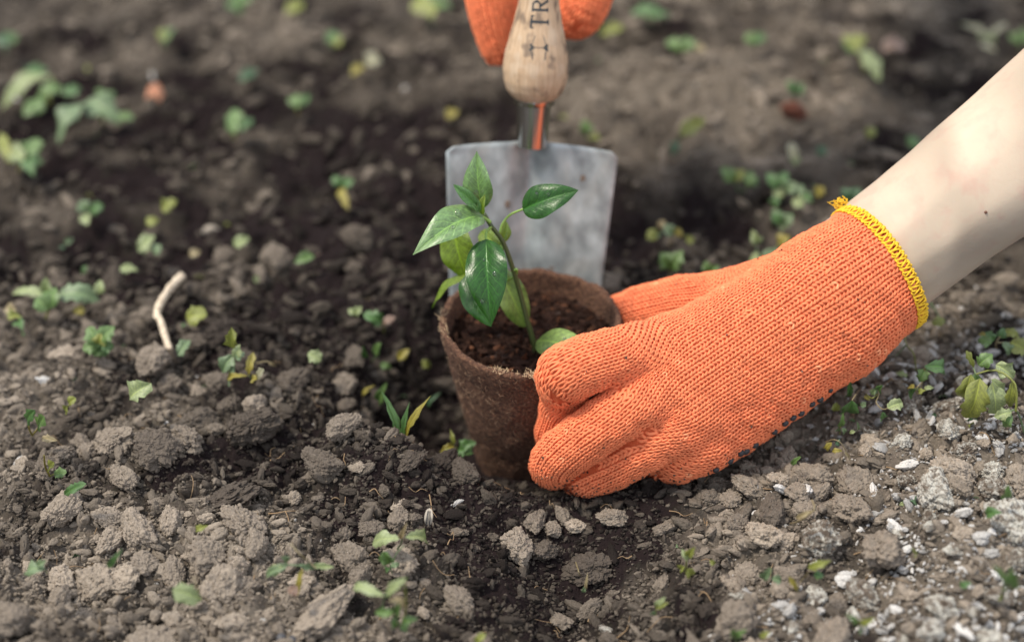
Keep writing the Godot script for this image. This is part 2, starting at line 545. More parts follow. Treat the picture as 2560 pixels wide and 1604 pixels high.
func make_scraps() -> void:
	# tiny bits of torn leaf strewn among the crumbs
	var shapes := []
	for k in 6: shapes.append(small_leaf([Vector3.ZERO, Vector3(0.6, 0.12, -0.8), rng.randf_range(0.35, 0.65), 0, rng.randf_range(-0.8, 0.8), rng.randf_range(0.05, 0.3)], Vector3.ZERO))
	var made := 0
	while made < 90:
		var z := rng.randf_range(-0.30, 0.15)
		var x := rng.randf_range(-1.0, 1.0) * (0.205 - 0.30 * z)
		var wish := 0.12 + bell(x, z, -0.20, -0.04, 0.10, 0.09) + bell(x, z, 0.17, -0.10, 0.10, 0.09) + 0.7 * bell(x, z, 0.18, 0.06, 0.08, 0.08)
		if rng.randf() > wish or not free_spot(x, z, 0.001): continue
		var r := rng.randf_range(0.0022, 0.0052)
		if in_hand(Vector3(x, soil_at(x, z) + 0.003, z), 0.004): continue
		var near := 0
		for k in LANDMARKS.size():
			if Vector2(LANDMARKS[k][0] - x, LANDMARKS[k][1] - z).length() < Vector2(LANDMARKS[near][0] - x, LANDMARKS[near][1] - z).length(): near = k
		var off := Vector2(x - LANDMARKS[near][0], z - LANDMARKS[near][1])
		var side := ("right of " if off.x > 0.0 else "left of ") if absf(off.x) > absf(off.y) else ("in front of " if off.y > 0.0 else "behind ")
		var tone: int = [0, 3, 4, 2, 0, 3, 7, 5][rng.randi() % 8]
		var word: String = ["green", "bright green", "yellow-green", "grey-green", "pale green", "dark green", "yellow", "straw-coloured"][tone]
		var o := lone("leaf_scrap", shapes[rng.randi() % 6], M.tones[tone], "tiny " + word + " leaf bit " + side + LANDMARKS[near][2], "leaf", "tiny leaf bits strewn on the soil")
		o.transform = Transform3D(Basis(Vector3.UP, rng.randf() * TAU).rotated(Vector3(1, 0, 0), rng.randf_range(-0.3, 0.5)).scaled_local(Vector3.ONE * r), Vector3(x, soil_at(x, z) + 0.0012, z))
		made += 1

func make_fibres() -> void:
	# thin dead roots and straw bits caught in the soil
	var t := SurfaceTool.new()
	t.begin(Mesh.PRIMITIVE_TRIANGLES)
	for k in 170:
		var z := rng.randf_range(-0.04, 0.15)
		var x := rng.randf_range(-0.19, 0.19)
		if Vector2(x - 0.008, z).length() < 0.045: continue
		var a := rng.randf() * TAU
		var l := rng.randf_range(0.003, 0.012)
		var pts := []
		for j in 4:
			a += rng.randf_range(-0.7, 0.7)
			x += cos(a) * l / 3.0
			z += sin(a) * l / 3.0
			pts.append(Vector3(x, soil_at(x, z) + rng.randf_range(0.0005, 0.003), z))
		if in_hand(pts[1], 0.004): continue
		t.append_from(tube(curve(pts, 9), rng.randf_range(0.00012, 0.00032), 0.00008, 5), 0, Transform3D())
	lone("root_fibres", t.commit(), M.straw, "thin dry brown root fibres scattered over the loose soil", "root fibres", "", "stuff")

# ---------------------------------------------------------------- the gloves
# A field holds capsules: group 0 is palm and wrist, 1 to 5 the digits, each a chain of short capsules.
var hand_field := {}

func new_field() -> Dictionary:
	return {"a": PackedVector3Array(), "d": PackedVector3Array(), "inv": PackedFloat32Array(), "r0": PackedFloat32Array(), "r1": PackedFloat32Array(), "g": PackedInt32Array(), "arc": PackedFloat32Array(), "all": PackedInt32Array(), "cut": Vector3.ZERO, "cut_n": Vector3.ZERO, "knuckle": {}, "puffs": []}

func add_cap(f: Dictionary, a: Vector3, b: Vector3, r0: float, r1: float, g: int, arc := 0.0) -> void:
	f.a.append(a)
	f.d.append(b - a)
	f.inv.append(1.0 / maxf((b - a).length_squared(), 1e-12))
	f.r0.append(r0)
	f.r1.append(r1)
	f.g.append(g)
	f.arc.append(arc)
	f.all.append(f.all.size())

func add_digit(f: Dictionary, g: int, joints: Array, radii: Array, count := 24) -> void:
	var p := curve(joints, count)
	var arc := 0.0
	for k in count - 1:
		var e0 := float(k) / (count - 1) * (radii.size() - 1)
		var e1 := float(k + 1) / (count - 1) * (radii.size() - 1)
		var i0 := mini(int(e0), radii.size() - 2)
		var i1 := mini(int(e1), radii.size() - 2)
		add_cap(f, p[k], p[k + 1], lerpf(radii[i0], radii[i0 + 1], e0 - i0), lerpf(radii[i1], radii[i1 + 1], e1 - i1), g, arc)
		arc += p[k].distance_to(p[k + 1])
	f.knuckle[g] = p[0]

func soft_min(a: float, b: float, k: float) -> float:
	var h := maxf(k - absf(a - b), 0.0) / k
	return minf(a, b) - h * h * k * 0.25

func field_at(f: Dictionary, p: Vector3, which: PackedInt32Array) -> float:
	var aa: PackedVector3Array = f.a
	var dd: PackedVector3Array = f.d
	var inv: PackedFloat32Array = f.inv
	var r0: PackedFloat32Array = f.r0
	var r1: PackedFloat32Array = f.r1
	var gg: PackedInt32Array = f.g
	var palm := 1.0
	var digits := [1.0, 1.0, 1.0, 1.0, 1.0, 1.0]
	for i in which:
		var pa := p - aa[i]
		var d := dd[i]
		var t := clampf(pa.dot(d) * inv[i], 0.0, 1.0)
		var q := (pa - d * t).length() - r0[i] - (r1[i] - r0[i]) * t
		var g := gg[i]
		if g == 0: palm = soft_min(palm, q, 0.012)
		elif q < digits[g]: digits[g] = q
	var fingers := 1.0
	for g in range(1, 6): fingers = soft_min(fingers, digits[g], 0.0012)
	var all := soft_min(palm, fingers, 0.005)
	return maxf(all, (p - f.cut).dot(f.cut_n))

func glove_surface(f: Dictionary, cell: float) -> Dictionary:
	# surface nets of the field: vertices, faces
	var lo := Vector3.ONE * 9.0
	var hi := Vector3.ONE * -9.0
	var aa: PackedVector3Array = f.a
	for i in aa.size():
		for e in 2:
			var p: Vector3 = aa[i] + f.d[i] * e
			var r := Vector3.ONE * (maxf(f.r0[i], f.r1[i]) + 3.0 * cell)
			lo = lo.min(p - r)
			hi = hi.max(p + r)
	var B := 4
	var nb := Vector3i(((hi - lo) / (cell * B)).ceil())
	var nx := nb.x * B + 1
	var ny := nb.y * B + 1
	var nz := nb.z * B + 1
	var val := PackedFloat32Array()
	val.resize(nx * ny * nz)
	val.fill(9.0)
	var half := cell * B * 0.5
	var reach := half * 1.7320508
	var blocks := []
	for bz in nb.z:
		for by in nb.y:
			for bx in nb.x:
				var c := lo + Vector3(bx, by, bz) * (cell * B) + Vector3.ONE * half
				var near := PackedInt32Array()
				var dist := PackedFloat32Array()
				var least := 9.0
				for i in aa.size():
					var pa := c - aa[i]
					var d: Vector3 = f.d[i]
					var t := clampf(pa.dot(d) * f.inv[i], 0.0, 1.0)
					var q: float = (pa - d * t).length() - lerpf(f.r0[i], f.r1[i], t)
					dist.append(q)
					least = minf(least, q)
				if least > reach + 0.006 or least < -reach - 0.002: continue
				for i in aa.size():
					if dist[i] < least + 2.0 * reach + 0.012: near.append(i)
				var at_c := field_at(f, c, near)
				if absf(at_c) > reach * 1.1: continue
				blocks.append(Vector3i(bx, by, bz))
				for z in range(bz * B, bz * B + B + 1):
					for y in range(by * B, by * B + B + 1):
						for x in range(bx * B, bx * B + B + 1):
							var k := (z * ny + y) * nx + x
							if val[k] > 8.0: val[k] = field_at(f, lo + Vector3(x, y, z) * cell, near)
	var cell_at := PackedInt32Array()
	cell_at.resize(nx * ny * nz)
	cell_at.fill(-1)
	var v := PackedVector3Array()
	var used_cells := PackedInt32Array()
	var off := PackedInt32Array([0, 1, nx, nx + 1, nx * ny, nx * ny + 1, nx * ny + nx, nx * ny + nx + 1])
	var ends := PackedInt32Array([0, 1, 2, 3, 4, 5, 6, 7, 0, 2, 1, 3, 4, 6, 5, 7, 0, 4, 1, 5, 2, 6, 3, 7])
	for b in blocks:
		for z in range(b.z * B, b.z * B + B):
			for y in range(b.y * B, b.y * B + B):
				for x in range(b.x * B, b.x * B + B):
					var k: int = (z * ny + y) * nx + x
					var mask := 0
					for e in 8:
						if val[k + off[e]] < 0.0: mask |= 1 << e
					if mask == 0 or mask == 255: continue
					var s := Vector3.ZERO
					var n := 0
					for e in range(0, 24, 2):
						var i := ends[e]
						var j := ends[e + 1]
						if ((mask >> i) & 1) == ((mask >> j) & 1): continue
						var va := val[k + off[i]]
						var vb := val[k + off[j]]
						var t := va / (va - vb)
						var pi := Vector3(i & 1, (i >> 1) & 1, i >> 2)
						var pj := Vector3(j & 1, (j >> 1) & 1, j >> 2)
						s += pi.lerp(pj, t)
						n += 1
					cell_at[k] = v.size()
					used_cells.append(k)
					v.append(lo + (Vector3(x, y, z) + s / n) * cell)
	var idx := PackedInt32Array()
	var step := PackedInt32Array([1, nx, nx * ny])
	for k in used_cells:
		for ax in 3:
			# the edge from corner k along ax; the four cells round it
			var s1 := step[(ax + 1) % 3]
			var s2 := step[(ax + 2) % 3]
			var va := val[k]
			var vb := val[k + step[ax]]
			if (va < 0.0) == (vb < 0.0): continue
			if k - s1 - s2 < 0: continue
			var q0 := cell_at[k]
			var q1 := cell_at[k - s1]
			var q2 := cell_at[k - s1 - s2]
			var q3 := cell_at[k - s2]
			if q1 < 0 or q2 < 0 or q3 < 0: continue
			if va < 0.0: idx.append_array([q0, q2, q1, q0, q3, q2])
			else: idx.append_array([q0, q1, q2, q0, q2, q3])
	# two rounds of smoothing
	for round_ in 2:
		var sum := PackedVector3Array()
		var cnt := PackedInt32Array()
		sum.resize(v.size())
		cnt.resize(v.size())
		for k in range(0, idx.size(), 3):
			var a := idx[k]
			var b := idx[k + 1]
			var c := idx[k + 2]
			sum[a] += v[b] + v[c]
			sum[b] += v[a] + v[c]
			sum[c] += v[a] + v[b]
			cnt[a] += 2
			cnt[b] += 2
			cnt[c] += 2
		for k in v.size():
			if cnt[k]: v[k] = v[k].lerp(sum[k] / cnt[k], 0.5)
	return {"v": v, "idx": idx}

func knit_uv(f: Dictionary, v: PackedVector3Array, frame: Dictionary) -> PackedVector2Array:
	# wales (u) and courses (v) of the knitting: along the hand over the palm, along each digit past its knuckle
	var uv := PackedVector2Array()
	uv.resize(v.size())
	var aa: PackedVector3Array = f.a
	var dd: PackedVector3Array = f.d
	var gg: PackedInt32Array = f.g
	var base := {}
	for g in f.knuckle: base[g] = palm_uv(f.knuckle[g], frame)
	for k in v.size():
		var p := v[k]
		var best := 9.0
		var bi := -1
		var bt := 0.0
		for i in aa.size():
			if gg[i] == 0: continue
			var pa := p - aa[i]
			var t := clampf(pa.dot(dd[i]) * f.inv[i], 0.0, 1.0)
			var q: float = (pa - dd[i] * t).length() - lerpf(f.r0[i], f.r1[i], t)
			if q < best:
				best = q
				bi = i
				bt = t
		var w := palm_uv(p, frame)
		if bi >= 0 and best < 0.012:
			var g := gg[bi]
			var arc: float = f.arc[bi] + bt * dd[bi].length()
			var along := ss(0.004, 0.026, arc) * (1.0 - ss(0.004, 0.012, best))
			if along > 0.0:
				var d := dd[bi].normalized()
				var n: Vector3 = (frame.n - d * frame.n.dot(d))
				if n.length() < 0.3: n = (-frame.a - d * (-frame.a).dot(d))
				n = n.normalized()
				var c: Vector3 = n.cross(d) * frame.hand
				var o := p - aa[bi] - dd[bi] * bt
				var th := atan2(o.dot(c), o.dot(n))
				var r := lerpf(f.r0[bi], f.r1[bi], bt)
				var q := Vector2(base[g].x + th * r / frame.wale, base[g].y + arc / frame.course)
				w = w.lerp(q, along)
		uv[k] = w
	# even the lattice out where the digits bend
	var faces: PackedInt32Array = frame.idx
	for round_ in 10:
		var sum := uv.duplicate()
		var cnt := PackedInt32Array()
		cnt.resize(uv.size())
		cnt.fill(1)
		for k in range(0, faces.size(), 3):
			for e in 3:
				var i := faces[k + e]
				var j := faces[k + (e + 1) % 3]
				if absf(uv[i].x - uv[j].x) < 2.2 and absf(uv[i].y - uv[j].y) < 4.0:
					sum[i] += uv[j]
					sum[j] += uv[i]
					cnt[i] += 1
					cnt[j] += 1
		for k in uv.size(): uv[k] = sum[k] / cnt[k]
	return uv

func palm_uv(p: Vector3, frame: Dictionary) -> Vector2:
	var o: Vector3 = p - frame.o
	var y := o.dot(frame.a)
	var t := clampf(y / frame.len, 0.0, 1.0)
	var th := atan2(o.dot(frame.c) / lerpf(0.031, 0.038, t), (o.dot(frame.n) + 0.004) / 0.026)
	return Vector2(th * 9.2, y / frame.course)

func stitch_mesh() -> ArrayMesh:
	# one knit stitch: two yarn strands that lean together into a V; x across a wale, z along it, y off the hand
	var t := SurfaceTool.new()
	t.begin(Mesh.PRIMITIVE_TRIANGLES)
	for s in [-1.0, 1.0]:
		var path := curve([Vector3(0.04 * s, -0.20, -0.55), Vector3(0.17 * s, 0.10, -0.22), Vector3(0.31 * s, 0.19, 0.22), Vector3(0.30 * s, 0.02, 0.62), Vector3(0.20 * s, -0.25, 0.85)], 8)
		t.append_from(tube(path, 0.185, 0.165, 6), 0, Transform3D())
	return t.commit()

func knit(called: String, s: Dictionary, uv: PackedVector2Array, mesh: Mesh, m: Material, parent: Node3D, wale: float, dirt: Callable) -> void:
	# a stitch wherever the lattice of wales and courses meets the surface
	var v: PackedVector3Array = s.v
	var idx: PackedInt32Array = s.idx
	var nrm := PackedVector3Array()
	nrm.resize(v.size())
	for k in range(0, idx.size(), 3):
		var fn := (v[idx[k + 2]] - v[idx[k]]).cross(v[idx[k + 1]] - v[idx[k]])
		for e in 3: nrm[idx[k + e]] += fn
	var places := []
	var cols := PackedColorArray()
	for k in range(0, idx.size(), 3):
		var a := uv[idx[k]]
		var b := uv[idx[k + 1]] - a
		var c := uv[idx[k + 2]] - a
		var det := b.cross(c)
		if absf(det) < 0.004: continue
		var e1 := v[idx[k + 1]] - v[idx[k]]
		var e2 := v[idx[k + 2]] - v[idx[k]]
		var lo := a.min(a + b).min(a + c)
		var hi := a.max(a + b).max(a + c)
		if hi.x - lo.x > 2.4 or hi.y - lo.y > 3.4: continue
		for i in range(int(ceil(lo.x)), int(floor(hi.x)) + 1):
			for j in range(int(ceil(lo.y)), int(floor(hi.y)) + 1):
				var q := Vector2(i, j) - a
				var s1 := q.cross(c) / det
				var s2 := b.cross(q) / det
				if s1 < 0.0 or s2 < 0.0 or s1 + s2 > 1.0: continue
				var du := (e1 * c.y - e2 * b.y) / det
				var dv := (e2 * b.x - e1 * c.x) / det
				var lu := du.length()
				var lv := dv.length()
				if lu > 2.6 * wale or lv > 2.4 * wale or lu < 0.18 * wale or lv < 0.15 * wale: continue
				var n := (nrm[idx[k]] * (1.0 - s1 - s2) + nrm[idx[k + 1]] * s1 + nrm[idx[k + 2]] * s2).normalized()
				var z := dv - n * dv.dot(n)
				var x := n.cross(z).normalized() * clampf(lu, 0.6 * wale, 1.5 * wale)
				if absf(x.normalized().dot(du.normalized())) < 0.35: continue
				z = z.normalized() * clampf(lv, 0.38 * wale, 1.25 * wale)
				var p := v[idx[k]] + e1 * s1 + e2 * s2
				var jit := rng.randf_range(-0.05, 0.05)
				z = z.rotated(n, jit)
				x = x.rotated(n, jit)
				places.append(Transform3D(Basis(x, n * wale * rng.randf_range(0.72, 0.95), z), p + n * wale * 0.05))
				var l := rng.randf_range(0.86, 1.14)
				var col := Color(l, l, l)
				if rng.randf() < 0.006: col = Color(1.1, 1.5, 1.7)
				var dk: float = dirt.call(p)
				if dk > 0.0: col = col.lerp(Color(0.13, 0.5, 0.9), dk * rng.randf())
				cols.append(col)
	many(called, mesh, m, places, cols, parent)
	print(called, " stitches ", places.size())

# ---------------------------------------------------------------- leaves and plants
func leaf(base: Vector3, tip: Vector3, up: Vector3, width: float, o := {}) -> ArrayMesh:
	# an ovate leaf from base to tip: bow lifts the middle, fold raises the halves, wave ripples the rim, side limits a half
	var rows: int = o.get("rows", 18)
	var cols: int = o.get("cols", 11)
	var bow: float = o.get("bow", 0.12)
	var fold: float = o.get("fold", 0.25)
	var wave: float = o.get("wave", 0.06)
	var pa: float = o.get("pa", 0.62)
	var pb: float = o.get("pb", 0.92)
	var twist: float = o.get("twist", 0.0)
	var phase: float = o.get("phase", 0.0)
	var curl: float = o.get("curl", 0.0)
	var ragged: float = o.get("ragged", 0.0)
	var axis_ := tip - base
	var l := axis_.length()
	var d := axis_ / l
	var n := (up - d * up.dot(d)).normalized()
	var s := d.cross(n)
	var peak := pow(pa / (pa + pb), pa) * pow(pb / (pa + pb), pb)
	var v := PackedVector3Array()
	var uv := PackedVector2Array()
	for r in rows:
		var t := float(r) / (rows - 1)
		var f := pow(maxf(t, 0.0), pa) * pow(maxf(1.0 - t, 0.0), pb) / peak
		f = maxf(f, 0.015)
		var droop := sin(t * PI) * bow * l - curl * l * t * t
		var mid := base + axis_ * t + n * droop
		var tw := twist * (t - 0.5)
		for c in cols:
			var a := float(c) / (cols - 1) * 2.0 - 1.0
			var ws := width * 0.5 * f * a * (1.0 + ragged * absf(a) * noise_wave.get_noise_2d(t * 260.0 + phase * 90.0, 300.0 * signf(a)))
			var lift := fold * absf(ws) * (1.0 - 0.25 * absf(a)) + wave * width * a * a * sin(t * 11.0 + phase + a * 1.7) * f
			# the blade swells a little between midrib and rim
			lift += 0.06 * width * f * sin(absf(a) * PI)
			var ss_ := s * cos(tw) + n * sin(tw)
			var nn := n * cos(tw) - s * sin(tw)
			v.append(mid + ss_ * ws + nn * lift)
			uv.append(Vector2(a * 0.5 + 0.5, t))
	return build(v, grid_index(rows, cols), uv)

func drop(parent: Node3D, p: Vector3, n: Vector3, r: float) -> void:
	var o := part("water_drop", M.drop_mesh, M.water, parent, p - parent.global_position)
	var x := n.cross(Vector3(0.2, 0.1, 1)).normalized()
	o.transform.basis = Basis(x, n, x.cross(n)).scaled_local(Vector3(r, r * 0.5, r * 1.15))

func tufted(called: String, label: String, category: String, group: String, leaves: Array, stems: Array) -> Node3D:
	# a small plant: leaves [base, tip, width, tone, roll, bow], stems [points..., radius, tone]
	var first: Vector3 = stems[0][0][0] if stems.size() else leaves[0][0]
	if leaves.size() == 1 and stems.is_empty():
		var a = leaves[0]
		var o := lone(called, small_leaf(a, Vector3.ZERO), M.tones[a[3]], label, category, group)
		return o
	var root := thing(called, label, category, first, group)
	for s in stems:
		var pts := []
		for p in s[0]: pts.append(p - first)
		part("stem", tube(curve(pts, 10), s[1], s[1] * 0.7, 6), M.tones[s[2]], root)
	for a in leaves: part("leaf", small_leaf(a, first), M.tones[a[3]], root)
	return root

func small_leaf(a: Array, first: Vector3) -> ArrayMesh:
	var d: Vector3 = (a[1] - a[0]).normalized()
	var up := Vector3(0.0, 0.80, 0.60).rotated(d, a[4])
	return leaf(a[0] - first, a[1] - first, up, a[2], {"rows": 13, "cols": 9, "ragged": 0.5, "curl": rng.randf_range(-0.12, 0.3), "bow": a[5], "fold": rng.randf_range(0.0, 0.7), "wave": rng.randf_range(0.05, 0.2), "phase": rng.randf() * 6.0, "pa": a[6] if a.size() > 6 else 0.6, "pb": a[7] if a.size() > 7 else 0.85, "twist": rng.randf_range(-0.9, 0.9)})

# ---------------------------------------------------------------- the pepper seedling in its peat pot
func make_pot() -> void:
	var base := Vector3(0.008, -0.047, 0.0)
	var root := thing("peat_pot", "brown fibrous peat pot holding the pepper seedling, standing in the dug hole", "plant pot", base)
	var n := fnl(FastNoiseLite.TYPE_SIMPLEX_SMOOTH, 55.0, 21, 3)
	var fuzz := fnl(FastNoiseLite.TYPE_SIMPLEX_SMOOTH, 420.0, 22, 3)
	var sides := 168
	var prof := []
	for k in 36: prof.append([lerpf(0.0232, 0.0385, k / 35.0), lerpf(0.0, 0.077, k / 35.0), 1.0])
	prof.append([0.0381, 0.0780, 0.5])
	prof.append([0.0366, 0.0782, 0.3])
	for k in 14: prof.append([lerpf(0.0357, 0.0325, k / 13.0), lerpf(0.0772, 0.050, k / 13.0), 0.6])
	var v := PackedVector3Array()
	var uv := PackedVector2Array()
	for r in prof.size():
		for s in sides:
			var a := TAU * s / sides
			var d := Vector3(sin(a), 0.0, cos(a))
			var p := d * float(prof[r][0]) + Vector3.UP * float(prof[r][1])
			var w: float = 0.0013 * n.get_noise_3dv(p) + 0.0007 * float(prof[r][2]) * fuzz.get_noise_3dv(p)
			var rimmed := ss(0.062, 0.078, p.y)
			p += d * w
			p.y += rimmed * (0.0016 * n.get_noise_3d(d.x * 0.03, 9.0, d.z * 0.03) + 0.0009 * fuzz.get_noise_3d(d.x * 0.04, 5.0, d.z * 0.04))
			v.append(p)
			uv.append(Vector2(float(s) / sides * 6.0, p.y * 30.0))
	part("wall", build(v, grid_index(prof.size(), sides, true), uv), M.peat, root)
	# loose fibres of the pressed peat, and torn pale fibre on the front of the rim
	var places := []
	var cols := PackedColorArray()
	for k in 1500:
		var a := rng.randf() * TAU
		var h := pow(rng.randf(), 0.6)
		var d := Vector3(sin(a), 0.0, cos(a))
		var p := d * (lerpf(0.0232, 0.0385, h) + 0.0002) + Vector3.UP * (0.077 * h + 0.0005)
		var t := Vector3(-d.z, 0, d.x).rotated(d, rng.randf() * PI)
		var b := Basis(t, d, t.cross(d)).rotated(t.cross(d).normalized(), rng.randf_range(-0.1, 0.5))
		places.append(Transform3D(b.scaled_local(Vector3.ONE * rng.randf_range(0.0012, 0.0030)), p))
		var l := rng.randf_range(0.7, 1.5)
		cols.append(Color(0.23 * l, 0.15 * l, 0.095 * l))
	many("peat_fibres", M.hair_mesh, M.tinted, places, cols, root)
	var t := SurfaceTool.new()
	t.begin(Mesh.PRIMITIVE_TRIANGLES)
	for c in [[-0.36, 0.0045, 34], [0.02, 0.0075, 70], [-1.35, 0.004, 30], [-1.62, 0.006, 26]]:
		for k in int(c[2]):
			var a: float = c[0] + rng.randfn() * float(c[1]) / 0.038 * 0.6
			var d := Vector3(sin(a), 0, cos(a))
			var p := d * rng.randf_range(0.0355, 0.0388) + Vector3.UP * (0.0775 + rng.randf_range(-0.001, 0.0006))
			var q := p + Vector3(rng.randfn() * 0.0009, rng.randf_range(0.0002, 0.0019), rng.randfn() * 0.0009)
			t.append_from(tube(curve([p, p.lerp(q, 0.5) + Vector3(rng.randfn(), rng.randfn(), rng.randfn()) * 0.0005, q], 6), 0.00013, 0.00006, 5), 0, Transform3D())
	tag(part("torn_rim_fibre", t.commit(), M.torn, root), "", "", "", "stuff")
	# the compost in it
	var cv := PackedVector3Array()
	var rings := 26
	for r in rings + 1:
		for s in 96:
			var a := TAU * s / 96.0
			var rad := 0.0350 * r / rings
			var x := sin(a) * rad
			var z := cos(a) * rad
			cv.append(Vector3(x, 0.0645 + 0.0016 * n.get_noise_2d(x * 2.0, z * 2.0) + 0.0008 * fuzz.get_noise_2d(x, z) + 0.002 * pow(float(r) / rings, 3.0), z))
	var soil := thing("potting_compost", "dark red-brown potting compost inside the peat pot", "compost", base)
	part("surface", build(cv, grid_index(rings + 1, 96, true)), M.compost, soil)
	tag(soil, "", "", "", "stuff")
	for kind in 2:
		places = []
		cols = PackedColorArray()
		for k in 1100:
			var a := rng.randf() * TAU
			var rad := 0.0345 * sqrt(rng.randf())
			var r := rng.randf_range(0.0004, 0.0014) if rng.randf() < 0.85 else rng.randf_range(0.0014, 0.0024)
			var p := Vector3(sin(a) * rad, 0.0647 + 0.002 * pow(rad / 0.035, 3.0) + rng.randf_range(-0.0002, 0.0008), cos(a) * rad)
			var l := rng.randf_range(0.5, 1.5)
			var c := Color(0.052 * l, 0.026 * l, 0.018 * l)
			if rng.randf() < 0.12: c = Color(0.17 * l, 0.075 * l, 0.042 * l)
			places.append(Transform3D(spin().scaled_local(Vector3(r * rng.randf_range(1.0, 2.2), r * 0.6, r)), p))
			cols.append(c)
		many("compost_crumb", crumb_meshes[1 + 2 * kind], M.crumb, places, cols, soil)

func make_pepper() -> void:
	var base := Vector3(0.0096, 0.0210, 0.0065)
	var root := thing("pepper_seedling", "young green pepper seedling with glossy wet leaves growing in the peat pot", "seedling", base)
	var stem := curve([base + Vector3(0.0004, -0.004, 0.0), base, Vector3(0.0064, 0.0332, 0.0038), Vector3(0.0028, 0.0469, 0.0001), Vector3(-0.0008, 0.0596, -0.0017), Vector3(-0.0041, 0.0684, -0.0032), Vector3(-0.0084, 0.0746, -0.0040), Vector3(-0.0113, 0.0798, -0.0052)], 40)
	var sv := PackedVector3Array()
	for p in stem: sv.append(p - base)
	var st := part("stem", tube(sv, 0.00120, 0.00085, 10), M.stem, root)
	var joint := func(pts: Array, r: float):
		var q := []
		for p in pts: q.append(p - base)
		part("petiole", tube(curve(q, 12), r, r * 0.8, 8), M.young_stem, root)
	joint.call([Vector3(-0.0084, 0.0742, -0.0037), Vector3(-0.0098, 0.0760, 0.0012), Vector3(-0.0104, 0.0765, 0.0058), Vector3(-0.0102, 0.0752, 0.0092)], 0.0006)
	joint.call([Vector3(-0.0049, 0.0711, -0.0039), Vector3(-0.0039, 0.0748, -0.0053), Vector3(-0.0008, 0.0783, -0.0067), Vector3(0.0045, 0.0811, -0.0065)], 0.0006)
	joint.call([Vector3(0.0007, 0.0550, -0.0009), Vector3(0.0020, 0.0559, -0.0002), Vector3(0.0013, 0.0515, -0.0020), Vector3(-0.0020, 0.0462, -0.0068)], 0.0006)
	joint.call([Vector3(-0.0087, 0.0763, -0.0040), Vector3(-0.0110, 0.0783, -0.0042), Vector3(-0.0129, 0.0791, -0.0042)], 0.0008)
	joint.call([Vector3(0.0103, 0.0222, 0.0075), Vector3(0.0106, 0.0241, 0.0074), Vector3(0.0111, 0.0252, 0.0072)], 0.0005)
	joint.call([Vector3(-0.0043, 0.0631, -0.0030), Vector3(-0.0039, 0.0639, -0.0042), Vector3(-0.0049, 0.0644, -0.0052)], 0.0006)
	joint.call([Vector3(-0.0122, 0.0773, -0.0059), Vector3(-0.0179, 0.0737, -0.0070), Vector3(-0.0230, 0.0689, -0.0085)], 0.0006)
	joint.call([Vector3(-0.0066, 0.0639, -0.0048), Vector3(-0.0132, 0.0574, -0.0051), Vector3(-0.0189, 0.0520, -0.0012)], 0.0006)
	var cam := Vector3(0.0, 0.588, 0.809)
	var up := Vector3(0.0, 0.95, 0.3)
	var px := 1.0 / 6150.0
	var lf := func(label: String, a: Vector3, b: Vector3, n: Vector3, w: float, m: Material, o: Dictionary) -> MeshInstance3D:
		var q := part("leaf", leaf(a - base, b - base, n, w * px, o), m, root)
		if label: tag(q, label)
		return q
	var l5 = lf.call("large dark hanging leaf in front of the stem", Vector3(-0.0103, 0.0763, 0.0084), Vector3(-0.0083, 0.0525, 0.0331), cam + Vector3(-0.12, 0, 0.1), 104.0, M.leaf_dark, {"bow": 0.10, "fold": 0.28, "wave": 0.06, "rows": 28, "cols": 17, "curl": 0.05, "pa": 0.60, "pb": 1.0})
	lf.call("", Vector3(-0.0190, 0.0557, 0.0036), Vector3(-0.0084, 0.0429, 0.0216), cam + Vector3(-0.5, 0.2, 0), 74.0, M.leaf_dark, {"bow": 0.06, "fold": 0.2, "pa": 0.5, "pb": 0.8})
	var l8 = lf.call("dark leaf on a long stalk at the right", Vector3(0.0042, 0.0808, -0.0066), Vector3(0.0266, 0.0900, -0.0065), cam + Vector3(0.05, 0.35, 0), 84.0, M.leaf_dark, {"bow": 0.09, "fold": 0.18, "wave": 0.055, "rows": 28, "cols": 17, "pa": 0.52, "pb": 0.95})
	var l1 = lf.call("upright leaf at the top with sky sheen painted into its colour", Vector3(-0.0123, 0.0808, -0.0072), Vector3(-0.0140, 0.1046, -0.0122), cam + Vector3(-0.25, 0.0, 0.2), 76.0, M.leaf_sky_sheen, {"bow": 0.10, "fold": 0.34, "wave": 0.06, "rows": 26, "cols": 15, "pa": 0.80, "pb": 1.15})
	lf.call("", Vector3(-0.0124, 0.0828, -0.0025), Vector3(-0.0234, 0.0939, -0.0044), cam + Vector3(-0.1, 0.3, 0.0), 31.0, M.leaf_mid, {"bow": 0.08, "fold": 0.5, "pa": 0.75, "pb": 0.85})
	lf.call("", Vector3(-0.0119, 0.0815, -0.0015), Vector3(-0.0107, 0.0902, -0.0029), cam + Vector3(-0.6, 0.2, 0.0), 24.0, M.leaf_young, {"bow": 0.12, "fold": 0.5})
	lf.call("", Vector3(-0.0128, 0.0837, -0.0007), Vector3(-0.0134, 0.0886, -0.0018), cam, 9.0, M.leaf_mid, {"bow": 0.05, "fold": 0.5})
	lf.call("", Vector3(-0.0133, 0.0834, -0.0005), Vector3(-0.0160, 0.0872, -0.0020), cam, 9.0, M.leaf_mid, {"bow": 0.05, "fold": 0.5})
	var l3 = lf.call("leaf with painted sky sheen and water drops pointing down left", Vector3(-0.0120, 0.0795, -0.0044), Vector3(-0.0385, 0.0776, 0.0198), up + Vector3(-0.25, 0.2, 0.55), 92.0, M.leaf_sky_sheen, {"bow": 0.15, "fold": 0.38, "wave": 0.06, "rows": 28, "cols": 17, "pa": 0.60, "pb": 1.05, "curl": 0.05})
